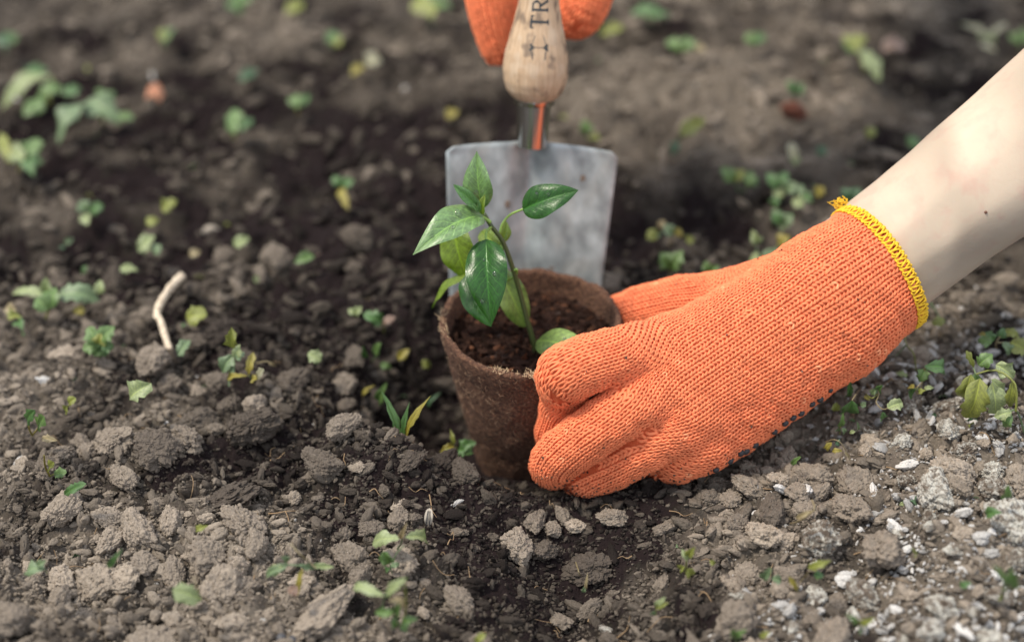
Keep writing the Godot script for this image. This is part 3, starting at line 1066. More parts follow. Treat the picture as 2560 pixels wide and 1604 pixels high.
	lf.call("yellow-green leaf hanging behind the sheen-painted one", Vector3(-0.0242, 0.0710, -0.0113), Vector3(-0.0180, 0.0484, -0.0035), cam + Vector3(-0.35, -0.2, 0.0), 96.0, M.leaf_young, {"bow": 0.10, "fold": 0.1, "pa": 0.5, "pb": 0.7})
	lf.call("narrow yellow-green leaf turned edge-on to the left", Vector3(-0.0186, 0.0517, -0.0022), Vector3(-0.0338, 0.0335, -0.0038), Vector3(-0.75, 0.65, -0.1), 60.0, M.leaf_young, {"bow": 0.10, "fold": 0.2})
	lf.call("", Vector3(-0.0041, 0.0628, -0.0040), Vector3(-0.0130, 0.0649, -0.0154), cam + Vector3(0.1, -0.1, 0.0), 56.0, M.leaf_young, {"bow": 0.1, "fold": 0.15, "pa": 0.5, "pb": 0.6})
	lf.call("", Vector3(-0.0043, 0.0644, -0.0077), Vector3(-0.0023, 0.0704, -0.0145), cam + Vector3(0.6, -0.1, 0.0), 34.0, M.leaf_young, {"bow": 0.1, "fold": 0.2})
	lf.call("pale leaf hanging behind the lower stem", Vector3(-0.0054, 0.0500, -0.0096), Vector3(0.0055, 0.0243, -0.0033), cam + Vector3(0.1, 0.1, 0), 78.0, M.leaf_pale, {"bow": 0.08, "fold": 0.12, "pa": 0.55, "pb": 0.7})
	var l11 = lf.call("rounded seed leaf arching over the compost at the right", Vector3(0.0107, 0.0251, 0.0073), Vector3(0.0321, 0.0312, 0.0276), up + Vector3(0.15, 0.1, 0.55), 86.0, M.leaf_pale, {"bow": 0.16, "fold": -0.05, "wave": 0.015, "rows": 24, "cols": 13, "pa": 0.50, "pb": 0.55})
	# water drops lie on the leaves
	for dd in [[l3, 9, 11, 0.0011], [l3, 14, 6, 0.0009], [l3, 20, 9, 0.0005], [l3, 6, 13, 0.0004], [l1, 8, 6, 0.0009], [l1, 9, 9, 0.0005], [l1, 13, 4, 0.0004], [l5, 12, 5, 0.0007], [l5, 20, 12, 0.0006], [l5, 7, 9, 0.0005], [l8, 9, 4, 0.0005], [l8, 14, 6, 0.0005], [l11, 9, 9, 0.0007], [l11, 13, 4, 0.0006], [l11, 15, 9, 0.0005]]:
		var q: MeshInstance3D = dd[0]
		var arr: Array = q.mesh.surface_get_arrays(0)
		var cols := 17 if q == l3 or q == l5 or q == l8 else (15 if q == l1 else 13)
		var k: int = int(dd[1]) * cols + int(dd[2])
		var nn: Vector3 = arr[Mesh.ARRAY_NORMAL][k]
		if nn.dot(cam) < 0.0: nn = -nn
		drop(q, arr[Mesh.ARRAY_VERTEX][k] + q.global_position, nn, dd[3] * 1.3)

# ---------------------------------------------------------------- the trowel
func letter(img: Image, cx: int, cy: int, bars: Array, c: Color) -> void:
	# strokes [x0, y0, x1, y1, half width] in glyph units, glyph upright turned to read up the handle
	for b in bars:
		var a := Vector2(b[0], b[1])
		var e := Vector2(b[2], b[3])
		var hw: float = b[4]
		for gx in range(int(minf(a.x, e.x) - hw) - 1, int(maxf(a.x, e.x) + hw) + 2):
			for gy in range(int(minf(a.y, e.y) - hw) - 1, int(maxf(a.y, e.y) + hw) + 2):
				var p := Vector2(gx, gy)
				var t := clampf((p - a).dot(e - a) / maxf((e - a).length_squared(), 0.01), 0.0, 1.0)
				if p.distance_to(a.lerp(e, t)) <= hw:
					var x := cx - gy
					var y := cy + gx
					if x >= 0 and y >= 0 and x < img.get_width() and y < img.get_height():
						img.set_pixel(x, y, img.get_pixel(x, y).lerp(c, 0.96))

func wood_texture() -> ImageTexture:
	var w := 512
	var h := 1024
	var n := fnl(FastNoiseLite.TYPE_SIMPLEX_SMOOTH, 0.05, 31, 3)
	var s := fnl(FastNoiseLite.TYPE_SIMPLEX_SMOOTH, 0.012, 32, 3)
	var img := Image.create(w, h, false, Image.FORMAT_RGB8)
	for y in h:
		for x in w:
			var g := n.get_noise_2d(x * 2.2, y * 0.10)
			var f := n.get_noise_2d(x * 9.0 + 500.0, y * 0.35)
			var d := s.get_noise_2d(x, y * 0.7)
			var c := Color(0.80, 0.70, 0.58).lerp(Color(0.64, 0.52, 0.40), clampf(0.35 + 0.5 * g, 0, 1))
			c = c * (1.0 + 0.10 * f)
			c = c.lerp(Color(0.33, 0.28, 0.24), ss(0.12, 0.55, d) * 0.55)
			c = c.lerp(Color(0.80, 0.74, 0.66), ss(0.15, 0.5, -d) * 0.35)
			c.a = 1.0
			img.set_pixel(x, y, c)
	var ink := Color(0.13, 0.17, 0.20)
	# the stamped letters that read up the handle
	letter(img, 285, 281, [[0, 58, 42, 58, 3], [21, 0, 21, 58, 4.5], [0, 50, 0, 60, 2], [42, 50, 42, 60, 2], [13, 0, 29, 0, 2.5]], ink)
	letter(img, 285, 338, [[6, 0, 6, 58, 4.5], [6, 58, 28, 58, 3], [28, 58, 36, 48, 3.5], [36, 48, 36, 40, 4], [36, 40, 28, 30, 3.5], [28, 30, 6, 30, 3], [20, 30, 38, 0, 4.5], [0, 0, 13, 0, 2.5], [0, 58, 8, 58, 2.5], [34, 0, 46, 0, 2.5]], ink)
	letter(img, 285, 398, [[0, 0, 20, 58, 3], [20, 58, 40, 0, 5], [8, 20, 33, 20, 2.5], [-6, 0, 7, 0, 2.5], [32, 0, 48, 0, 2.5]], ink)
	letter(img, 285, 466, [[6, 0, 6, 58, 4.5], [6, 58, 26, 58, 3], [26, 58, 38, 44, 4], [38, 44, 38, 14, 4], [38, 14, 26, 0, 4], [26, 0, 6, 0, 3]], ink)
	# a worn ornament below them
	letter(img, 285, 202, [[0, 4, 22, 4, 1.5], [2, 6, 10, 12, 4], [20, 6, 12, 12, 4], [2, 52, 10, 46, 4], [20, 52, 12, 46, 4], [11, 14, 11, 44, 1.2], [24, 10, 52, 16, 1.0], [24, 48, 52, 42, 1.0], [-30, 12, -4, 10, 1.6], [-30, 44, -4, 48, 1.6]], Color(0.20, 0.22, 0.23))
	return tex(img)

func make_trowel() -> void:
	var y := Vector3(0.044, 0.970, -0.232).normalized()
	var z := (Vector3(0.03, 0, 1) - y * y.dot(Vector3(0.03, 0, 1))).normalized()
	var x := y.cross(z)
	var at := Vector3(0.0089, 0.0762, -0.0731)
	var root := thing("trowel", "steel hand trowel with worn wooden handle stuck upright in the soil behind the pot", "trowel", at)
	root.transform = Transform3D(Basis(x, y, z), at)
	# blade: outline with rounded shoulders, hollowed towards the front
	var rows := 54
	var cols := 41
	var v := PackedVector3Array()
	var uv := PackedVector2Array()
	for side in 2:
		for r in rows:
			var f := float(r) / (rows - 1)
			var h := lerpf(-0.135, -0.001, f)
			var w := lerpf(0.0338, 0.0383, clampf((h + 0.09) / 0.09, 0.0, 1.0))
			if h < -0.085: w *= sqrt(maxf(1.0 - pow((-0.085 - h) / 0.0505, 2.0), 0.0004))
			var corner := 0.0031
			if h > -0.001 - corner: w -= corner * (1.0 - sqrt(maxf(1.0 - pow((h + 0.001 + corner) / corner, 2.0), 0.0)))
			for c in cols:
				var s := float(c) / (cols - 1) * 2.0 - 1.0
				var p := Vector3(s * w, h, 0.0)
				p.y -= 0.0017 * s * s * ss(-0.06, 0.0, h)
				p.z = 0.0055 * s * s - 0.0062 * exp(-pow(s / 0.15, 2.0)) * ss(-0.08, -0.005, h)
				var rim := ss(0.90, 1.0, absf(s)) + ss(0.965, 1.0, f) * 0.8
				var thick := 0.0016 * (1.0 - 0.45 * clampf(rim, 0.0, 1.0))
				p.z += thick * (0.5 if side == 0 else -0.5)
				v.append(p)
				uv.append(Vector2(s * 0.5 + 0.5, f))
	var idx := grid_index(rows, cols)
	var back := grid_index(rows, cols)
	var n := rows * cols
	for k in range(0, back.size(), 3): idx.append_array([back[k] + n, back[k + 2] + n, back[k + 1] + n])
	var ring := PackedInt32Array()
	for c in cols: ring.append(c)
	for r in range(1, rows): ring.append(r * cols + cols - 1)
	for c in range(cols - 2, -1, -1): ring.append((rows - 1) * cols + c)
	for r in range(rows - 2, 0, -1): ring.append(r * cols)
	for k in ring.size():
		var a := ring[k]
		var b := ring[(k + 1) % ring.size()]
		idx.append_array([a, b, a + n, b, b + n, a + n])
	part("blade", build(v, idx, uv), M.steel, root)
	for m in [[-0.0105, -0.030, 0.0016], [0.024, -0.016, 0.0019], [-0.021, -0.052, 0.0013], [0.013, -0.060, 0.0017], [-0.030, -0.020, 0.0011], [0.030, -0.048, 0.0012]]:
		var spot := part("mud_spot", clod_meshes[int(absf(m[0]) * 1000.0) % 10], M.mud, root, Vector3(m[0], m[1], 0.0055 * pow(m[0] / 0.037, 2.0) + 0.0004))
		spot.scale = Vector3(m[2], m[2] * 1.5, 0.0005)
	var neck := []
	for k in 9: neck.append(Vector2(lerpf(0.0068, 0.0078, k / 8.0), lerpf(-0.0025, 0.0175, k / 8.0)))
	part("shank", lathe(neck, 40), M.chrome, root)
	var col := [Vector2(0.0080, 0.0165), Vector2(0.0090, 0.0167), Vector2(0.0091, 0.0195), Vector2(0.0088, 0.0205)]
	part("ferrule", lathe(col, 40), M.chrome, root)
	var radii := [[0.0188, 0.0089], [0.0200, 0.0104], [0.0230, 0.0126], [0.0275, 0.0140], [0.0325, 0.0144], [0.0385, 0.0137], [0.0450, 0.0122], [0.0530, 0.0103], [0.0610, 0.0087], [0.0690, 0.0079], [0.0820, 0.0078], [0.100, 0.0088], [0.118, 0.0100], [0.130, 0.0098], [0.136, 0.0075], [0.138, 0.0010]]
	var prof := []
	for k in 97:
		var h := lerpf(0.0188, 0.138, k / 96.0)
		var i := 0
		while i < radii.size() - 2 and radii[i + 1][0] < h: i += 1
		var p0: Array = radii[maxi(i - 1, 0)]
		var p1: Array = radii[i]
		var p2: Array = radii[i + 1]
		var t: float = clampf((h - p1[0]) / (p2[0] - p1[0]), 0.0, 1.0)
		prof.append(Vector2(lerpf(p1[1], p2[1], t if i == 0 or i > 12 else t * t * (3.0 - 2.0 * t) * 0.4 + t * 0.6), h))
	var hd := part("handle", lathe(prof, 64), M.wood, root)
	hd.rotation.y = PI

# ---------------------------------------------------------------- the two gloved hands
func hand_holding_pot() -> void:
	var f := new_field()
	var radius := 0.0
	for s in [[Vector3(0.1214, 0.0582, 0.0141), Vector3(0.0621, 0.0436, 0.0359), 0.0142, 0.0112], [Vector3(0.1233, 0.0604, 0.0174), Vector3(0.0635, 0.0350, 0.0470), 0.0158, 0.0116], [Vector3(0.1275, 0.0555, 0.0210), Vector3(0.0682, 0.0225, 0.0536), 0.0160, 0.0112], [Vector3(0.1329, 0.0467, 0.0225), Vector3(0.0779, 0.0100, 0.0541), 0.0164, 0.0102], [Vector3(0.1304, 0.0398, 0.0226), Vector3(0.0901, 0.0110, 0.0423), 0.0165, 0.0118]]:
		add_cap(f, s[0], s[1], s[2], s[3], 0)
	for s in [[Vector3(0.1571, 0.0750, -0.0043), Vector3(0.1248, 0.0562, 0.0119), 0.0185, 0.0150], [Vector3(0.1603, 0.0725, 0.0025), Vector3(0.1253, 0.0576, 0.0170), 0.0195, 0.0178], [Vector3(0.1663, 0.0622, 0.0051), Vector3(0.1336, 0.0442, 0.0206), 0.0185, 0.0172], [Vector3(0.1164, 0.0476, 0.0083), Vector3(0.0860, 0.0353, 0.0110), 0.0145, 0.0120], [Vector3(0.1128, 0.0254, 0.0157), Vector3(0.0860, 0.0079, 0.0309), 0.0130, 0.0120], [Vector3(0.0664, 0.0392, 0.0403), Vector3(0.0458, 0.0356, 0.0485), 0.0098, 0.0090], [Vector3(0.0687, 0.0270, 0.0491), Vector3(0.0556, 0.0204, 0.0540), 0.0096, 0.0086], [Vector3(0.0741, 0.0142, 0.0523), Vector3(0.0666, 0.0047, 0.0542), 0.0088, 0.0078]]:
		add_cap(f, s[0], s[1], s[2], s[3], 0)
	add_digit(f, 1, [Vector3(0.0620, 0.0442, 0.0367), Vector3(0.0411, 0.0480, 0.0475), Vector3(0.0214, 0.0425, 0.0515), Vector3(0.0209, 0.0214, 0.0396), Vector3(0.0176, -0.0021, 0.0357)], [0.0112, 0.0106, 0.0112, 0.0088, 0.0078])
	add_digit(f, 2, [Vector3(0.0634, 0.0354, 0.0480), Vector3(0.0466, 0.0313, 0.0584), Vector3(0.0310, 0.0204, 0.0613), Vector3(0.0195, 0.0054, 0.0574), Vector3(0.0163, -0.0072, 0.0505)], [0.0112, 0.0101, 0.0100, 0.0098, 0.0086])
	add_digit(f, 3, [Vector3(0.0685, 0.0223, 0.0538), Vector3(0.0566, 0.0165, 0.0605), Vector3(0.0430, 0.0049, 0.0603), Vector3(0.0316, -0.0070, 0.0553), Vector3(0.0288, -0.0140, 0.0493)], [0.0106, 0.0096, 0.0095, 0.0092, 0.0082])
	add_digit(f, 4, [Vector3(0.0776, 0.0098, 0.0542), Vector3(0.0696, 0.0054, 0.0574), Vector3(0.0635, -0.0024, 0.0532), Vector3(0.0595, -0.0112, 0.0448), Vector3(0.0580, -0.0162, 0.0360)], [0.0102, 0.0090, 0.0086, 0.0082, 0.0074])
	add_digit(f, 5, [Vector3(0.1072, 0.0491, 0.0084), Vector3(0.0877, 0.0400, 0.0001), Vector3(0.0696, 0.0329, -0.0070), Vector3(0.0568, 0.0263, -0.0121), Vector3(0.0477, 0.0173, -0.0204)], [0.0148, 0.0128, 0.0116, 0.0110, 0.0095])
	var centre := Vector3(0.1482, 0.0643, 0.0048)
	var knuckles := Vector3(0.0664, 0.0289, 0.0477)
	f.cut = centre
	f.cut_n = (centre - knuckles).normalized()
	hand_field = f
	var a := (knuckles - centre).normalized()
	var c := Vector3(0.0765, 0.0099, 0.0554) - Vector3(0.0603, 0.0445, 0.0377)
	c = (c - a * c.dot(a)).normalized()
	var n := c.cross(a).normalized()
	if n.z < 0.0: n = -n
	var frame := {"o": centre, "a": a, "c": c, "n": n, "len": centre.distance_to(knuckles), "wale": 0.00265, "course": 0.00172, "hand": 1.0 if n.cross(a).dot(c) > 0.0 else -1.0}
	var s := glove_surface(f, 0.0015)
	# soft folds of the knitted cloth
	var v: PackedVector3Array = s.v
	var m0 := build(v, s.idx)
	var nr: PackedVector3Array = m0.surface_get_arrays(0)[Mesh.ARRAY_NORMAL]
	for k in v.size():
		var q := Vector2((v[k] - centre).dot(a), (v[k] - centre).dot(c))
		var fold := noise_wave.get_noise_2d(q.x * 5200.0 + q.y * 1400.0, q.y * 2600.0)
		v[k] += nr[k] * 0.0007 * fold
	s.v = v
	frame.idx = s.idx
	var uv := knit_uv(f, v, frame)
	var base := Vector3(0.1011, 0.0156, 0.0352)
	var root := thing("gloved_hand", "bare forearm and hand in orange knitted glove with yellow cuff gripping the peat pot", "hand", base)
	var arm := make_forearm(root, base)
	var glove := part("glove", build(v, s.idx, uv), M.glove_under, root, -base)
	tag(glove, "orange knitted cotton glove with yellow stitched cuff")
	var soil_line := func(p: Vector3) -> float:
		return 0.9 * ss(0.014, 0.0, p.distance_to(Vector3(0.0834, 0.0077, 0.0533))) + 0.12 * ss(0.012, 0.0, absf(p.y - soil_at(p.x, p.z)))
	knit("knit_stitches", s, uv, M.stitch, M.yarn, glove, 0.00265, soil_line)
	# rubber grip dots that show along the lower edge
	for d in [Vector3(0.1106, 0.0128, 0.0434), Vector3(0.1072, 0.0106, 0.0450), Vector3(0.1035, 0.0085, 0.0466), Vector3(0.1003, 0.0058, 0.0485), Vector3(0.1161, 0.0137, 0.0428), Vector3(0.1129, 0.0098, 0.0431), Vector3(0.1087, 0.0078, 0.0445), Vector3(0.1053, 0.0055, 0.0463), Vector3(0.1205, 0.0148, 0.0407), Vector3(0.1178, 0.0106, 0.0413), Vector3(0.0936, 0.0030, 0.0493), Vector3(0.0972, 0.0016, 0.0478), Vector3(0.0894, 0.0014, 0.0505), Vector3(0.0837, 0.0005, 0.0511), Vector3(0.0799, 0.0001, 0.0514), Vector3(0.1256, 0.0206, 0.0377), Vector3(0.1253, 0.0160, 0.0386), Vector3(0.0901, 0.0064, 0.0493), Vector3(0.0862, 0.0060, 0.0508)]:
		var best := 0
		for k in v.size():
			if nr[k].dot(Vector3(0.0, 0.588, 0.809)) > 0.50 and v[k].distance_squared_to(d) < v[best].distance_squared_to(d): best = k
		var o := part("grip_dot", M.drop_mesh, M.rubber, glove)
		var up := nr[best]
		var x := up.cross(Vector3(0.3, 0.2, 1.0)).normalized()
		var big := rng.randf_range(0.0010, 0.0016)
		o.transform = Transform3D(Basis(x, up, x.cross(up)).scaled_local(Vector3(big, big * 0.7, big)), v[best] + up * 0.0010)
	# crumbs of soil caught in the knit near the ground and on the fingertips
	var specks := []
	var tints := PackedColorArray()
	var tries := 0
	while specks.size() < 230 and tries < 60000:
		tries += 1
		var i := rng.randi() % v.size()
		if nr[i].dot(Vector3(0.0, 0.588, 0.809)) < 0.05: continue
		var low := ss(0.022, 0.002, v[i].y - soil_at(v[i].x, v[i].z))
		var patch_ := ss(0.011, 0.002, v[i].distance_to(Vector3(0.0834, 0.0074, 0.0535)))
		if rng.randf() > maxf(low * 0.6, maxf(patch_, 0.012)): continue
		var r := rng.randf_range(0.0002, 0.00055)
		specks.append(Transform3D(spin().scaled_local(Vector3.ONE * r), v[i] + nr[i] * 0.0009))
		tints.append(earth(rng.randf_range(0.4, 1.0)))
	many("soil_specks", crumb_meshes[4], M.crumb, specks, tints, glove)
	# overlocked yellow edge of the cuff
	var ring := PackedVector3Array()
	var e1 := c
	var e2: Vector3 = f.cut_n.cross(c).normalized()
	for k in 180:
		var d: Vector3 = e1 * cos(TAU * k / 180.0) + e2 * sin(TAU * k / 180.0)
		var lo := 0.0
		var hi := 0.06
		for it in 22:
			var mid := (lo + hi) * 0.5
			if field_at(f, centre - f.cut_n * 0.0004 + d * mid, f.all) < 0.0: lo = mid
			else: hi = mid
		ring.append(centre + d * lo)
	var trim := SurfaceTool.new()
	trim.begin(Mesh.PRIMITIVE_TRIANGLES)
	for turn in 4:
		var path := PackedVector3Array()
		for k in 181 * 4:
			var t := float(k) / 4.0
			var p := ring[int(t) % 180].lerp(ring[(int(t) + 1) % 180], t - int(t))
			var d := (p - centre).normalized()
			var ph := t * TAU / 180.0 * 38.0
			var along := 0.0
			var out_ := 0.0
			if turn == 0:
				along = -0.0021 + 0.0021 * sin(ph)
				out_ = 0.0010 + 0.0003 * cos(2.0 * ph)
			elif turn == 1:
				along = -0.0020 - 0.0020 * sin(ph + 0.5)
				out_ = 0.0010 - 0.0003 * cos(2.0 * ph)
			elif turn == 2:
				along = 0.0003 + 0.0004 * sin(ph * 2.0)
				out_ = 0.0006 * cos(ph * 2.0)
			else:
				along = -0.0040 + 0.0003 * sin(ph * 2.0)
				out_ = 0.0010 + 0.0002 * cos(ph * 2.0)
			along += 0.0004 * noise_wave.get_noise_2d(t * 30.0, turn * 50.0)
			path.append(p + d * out_ + f.cut_n * along)
		trim.append_from(tube(path, [0.00042, 0.00042, 0.0006, 0.00035][turn], [0.00042, 0.00042, 0.0006, 0.00035][turn], 6, 0.25, true), 0, Transform3D())
	var tr := part("cuff_trim", trim.commit(), M.yellow, glove)
	tag(tr, "yellow overlock stitching round the cuff edge")
	var knot := SurfaceTool.new()
	knot.begin(Mesh.PRIMITIVE_TRIANGLES)
	var kp := Vector3(0.1330, 0.0829, -0.0063)
	for k in 30:
		var q := kp + Vector3(rng.randfn(), rng.randfn(), rng.randfn()) * 0.0011
		var w := q + Vector3(rng.randfn() * 0.002, rng.randf_range(0.0003, 0.0018), rng.randfn() * 0.0013)
		knot.append_from(tube(curve([q, q.lerp(w, 0.5) + Vector3(rng.randfn(), rng.randfn(), rng.randfn()) * 0.0013, w], 8), 0.00028, 0.00012, 5), 0, Transform3D())
	part("thread_end", knot.commit(), M.yellow, glove)
	# a few stray fibres that stand off the yarn
	var hairs := []
	for k in 5200:
		var i := rng.randi() % v.size()
		var up := nr[i]
		var x := up.cross(Vector3(rng.randfn(), rng.randfn(), rng.randfn())).normalized()
		hairs.append(Transform3D(Basis(x, up, x.cross(up)).rotated(x, rng.randf_range(-0.9, 0.9)).scaled_local(Vector3.ONE * rng.randf_range(0.0009, 0.0022)), v[i] + up * 0.0007))
	many("yarn_fuzz", M.hair_mesh, M.fuzz, hairs, PackedColorArray(), glove)

func make_forearm(root: Node3D, base: Vector3) -> MeshInstance3D:
	var mids := [Vector3(0.1363, 0.0563, 0.0094), Vector3(0.1498, 0.0653, 0.0040), Vector3(0.1630, 0.0745, -0.0002), Vector3(0.1769, 0.0848, -0.0052), Vector3(0.1907, 0.0944, -0.0097), Vector3(0.2045, 0.1041, -0.0143), Vector3(0.2228, 0.1167, -0.0210), Vector3(0.2465, 0.1339, -0.0285), Vector3(0.2814, 0.1593, -0.0396), Vector3(0.3310, 0.1935, -0.0570), Vector3(0.3652, 0.2234, -0.0849), Vector3(0.3849, 0.2663, -0.1470), Vector3(0.3915, 0.3169, -0.2085)]
	var rad := [0.0250, 0.0258, 0.0262, 0.0270, 0.0284, 0.0296, 0.0318, 0.0350, 0.0390, 0.0400, 0.0400, 0.0430, 0.0460]
	var path := curve(mids, 90)
	var v := PackedVector3Array()
	var uv := PackedVector2Array()
	var cam := Vector3(0.0, 0.588, 0.809)
	var bump := fnl(FastNoiseLite.TYPE_SIMPLEX_SMOOTH, 22.0, 41, 2)
	for k in 90:
		var d := (path[mini(k + 1, 89)] - path[maxi(k - 1, 0)]).normalized()
		var n := (cam - d * cam.dot(d)).normalized()
		var x := d.cross(n)
		var f := k / 89.0 * 12.0
		var i := mini(int(f), 11)
		var r: float = lerpf(rad[i], rad[i + 1], f - i)
		for s in 64:
			var a := TAU * s / 64.0
			var p := path[k] - base + x * cos(a) * r + n * sin(a) * r * (0.84 if sin(a) > 0.0 else 0.9)
			var dirv := (x * cos(a) + n * sin(a))
			var cord := 0.0007 * exp(-pow((a - 1.25) / 0.13, 2.0)) + 0.0006 * exp(-pow((a - 1.85) / 0.12, 2.0))
			v.append(p + dirv * (0.0008 * bump.get_noise_3dv(path[k] + dirv * r) + cord * (1.0 - ss(2.0, 6.0, f))))
			uv.append(Vector2(s / 64.0, k / 89.0))
	var idx := grid_index(90, 64, true)
	var c := v.size()
	v.append(path[89] - base)
	uv.append(Vector2(0.5, 1.0))
	for s in 64: idx.append_array([c, 89 * 64 + s, 89 * 64 + (s + 1) % 64])
	var o := part("forearm", build(v, idx, uv), M.skin, root)
	tag(o, "bare pale forearm with faint red patches and one small mole")
	var mole := part("mole", M.drop_mesh, M.mole, o)
	var mp := Vector3(0.1840, 0.0955, 0.0194)
	# set it on the skin: the nearest vertex
	var best := 0
	for k in v.size():
		if v[k].distance_squared_to(mp - base) < v[best].distance_squared_to(mp - base): best = k
	mole.transform = Transform3D(Basis.from_scale(Vector3.ONE * 0.0006), v[best])
	return o

func hand_on_trowel() -> void:
	var f := new_field()
	for s in [[Vector3(0.0864, 0.2048, -0.1764), Vector3(0.0553, 0.1455, -0.1519), 0.0150, 0.0130], [Vector3(0.0951, 0.2079, -0.1911), Vector3(0.0577, 0.1565, -0.1686), 0.0150, 0.0130], [Vector3(0.0726, 0.2076, -0.1661), Vector3(0.0255, 0.1569, -0.1515), 0.0170, 0.0150], [Vector3(0.1031, 0.2126, -0.2006), Vector3(0.0601, 0.1666, -0.1833), 0.0150, 0.0120], [Vector3(0.1098, 0.2448, -0.1932), Vector3(0.0864, 0.2077, -0.1786), 0.0250, 0.0210]]:
		add_cap(f, s[0], s[1], s[2], s[3], 0)
	add_digit(f, 1, [Vector3(0.0488, 0.1470, -0.1530), Vector3(0.0384, 0.1310, -0.1352), Vector3(0.0306, 0.1137, -0.1251), Vector3(0.0235, 0.1092, -0.1416), Vector3(0.0172, 0.1101, -0.1571)], [0.0128, 0.0118, 0.0112, 0.0102, 0.0090])
	add_digit(f, 2, [Vector3(0.0577, 0.1565, -0.1686), Vector3(0.0460, 0.1455, -0.1519), Vector3(0.0332, 0.1366, -0.1454), Vector3(0.0225, 0.1302, -0.1568), Vector3(0.0134, 0.1256, -0.1708)], [0.0125, 0.0116, 0.0110, 0.0102, 0.0088])
	add_digit(f, 3, [Vector3(0.0601, 0.1666, -0.1833), Vector3(0.0483, 0.1587, -0.1677), Vector3(0.0333, 0.1534, -0.1613), Vector3(0.0225, 0.1484, -0.1701), Vector3(0.0135, 0.1428, -0.1858)], [0.0120, 0.0112, 0.0106, 0.0100, 0.0086])
	add_digit(f, 4, [Vector3(0.0620, 0.1788, -0.1922), Vector3(0.0501, 0.1722, -0.1775), Vector3(0.0371, 0.1677, -0.1742), Vector3(0.0264, 0.1629, -0.1831), Vector3(0.0192, 0.1582, -0.1945)], [0.0110, 0.0102, 0.0096, 0.0090, 0.0078])
	add_digit(f, 5, [Vector3(0.0255, 0.1584, -0.1526), Vector3(-0.0018, 0.1502, -0.1392), Vector3(-0.0104, 0.1364, -0.1267), Vector3(-0.0087, 0.1187, -0.1188), Vector3(-0.0058, 0.1009, -0.1133)], [0.0145, 0.0130, 0.0118, 0.0112, 0.0078])
	var centre := Vector3(0.1065, 0.2403, -0.1911)
	var knuckles := Vector3(0.0575, 0.1572, -0.1666)
	f.cut = centre
	f.cut_n = (centre - knuckles).normalized()
	var a := (knuckles - centre).normalized()
	var c := Vector3(0.0601, 0.1666, -0.1833) - Vector3(0.0562, 0.1455, -0.1519)
	c = (c - a * c.dot(a)).normalized()
	var n := c.cross(a).normalized()
	var frame := {"o": centre, "a": a, "c": c, "n": n, "len": centre.distance_to(knuckles), "wale": 0.00265, "course": 0.00172, "hand": 1.0 if n.cross(a).dot(c) > 0.0 else -1.0}
	var s := glove_surface(f, 0.0019)
	frame.idx = s.idx
	var uv := knit_uv(f, s.v, frame)
	var base := Vector3(0.0091, 0.1488, -0.1481)
	var root := thing("gloved_hand", "fingers in an orange knitted glove holding the trowel handle from above", "hand", base)
	var glove := part("glove", build(s.v, s.idx, uv), M.glove_under, root, -base)
	knit("knit_stitches", s, uv, M.stitch, M.yarn, glove, 0.00265, func(_p: Vector3) -> float: return 0.0)
	var lp := Vector3(0.0401, 0.1159, -0.1217)
	part("yarn_loop", tube(curve([lp + Vector3(-0.001, 0.002, -0.004), lp + Vector3(0.0022, 0.003, 0.0), lp + Vector3(0.0030, -0.001, 0.001), lp + Vector3(0.001, -0.004, 0.0), lp + Vector3(-0.002, -0.004, -0.004)], 16), 0.0005, 0.0005, 6), M.yarn, glove)
	# wrist and forearm above the picture
	var mids := [Vector3(0.1013, 0.2329, -0.1870), Vector3(0.1188, 0.2464, -0.2190), Vector3(0.1689, 0.2582, -0.3883), Vector3(0.2324, 0.2678, -0.6054)]
	part("forearm", tube(curve(mids, 30), 0.0245, 0.040, 40), M.skin, root, -base)

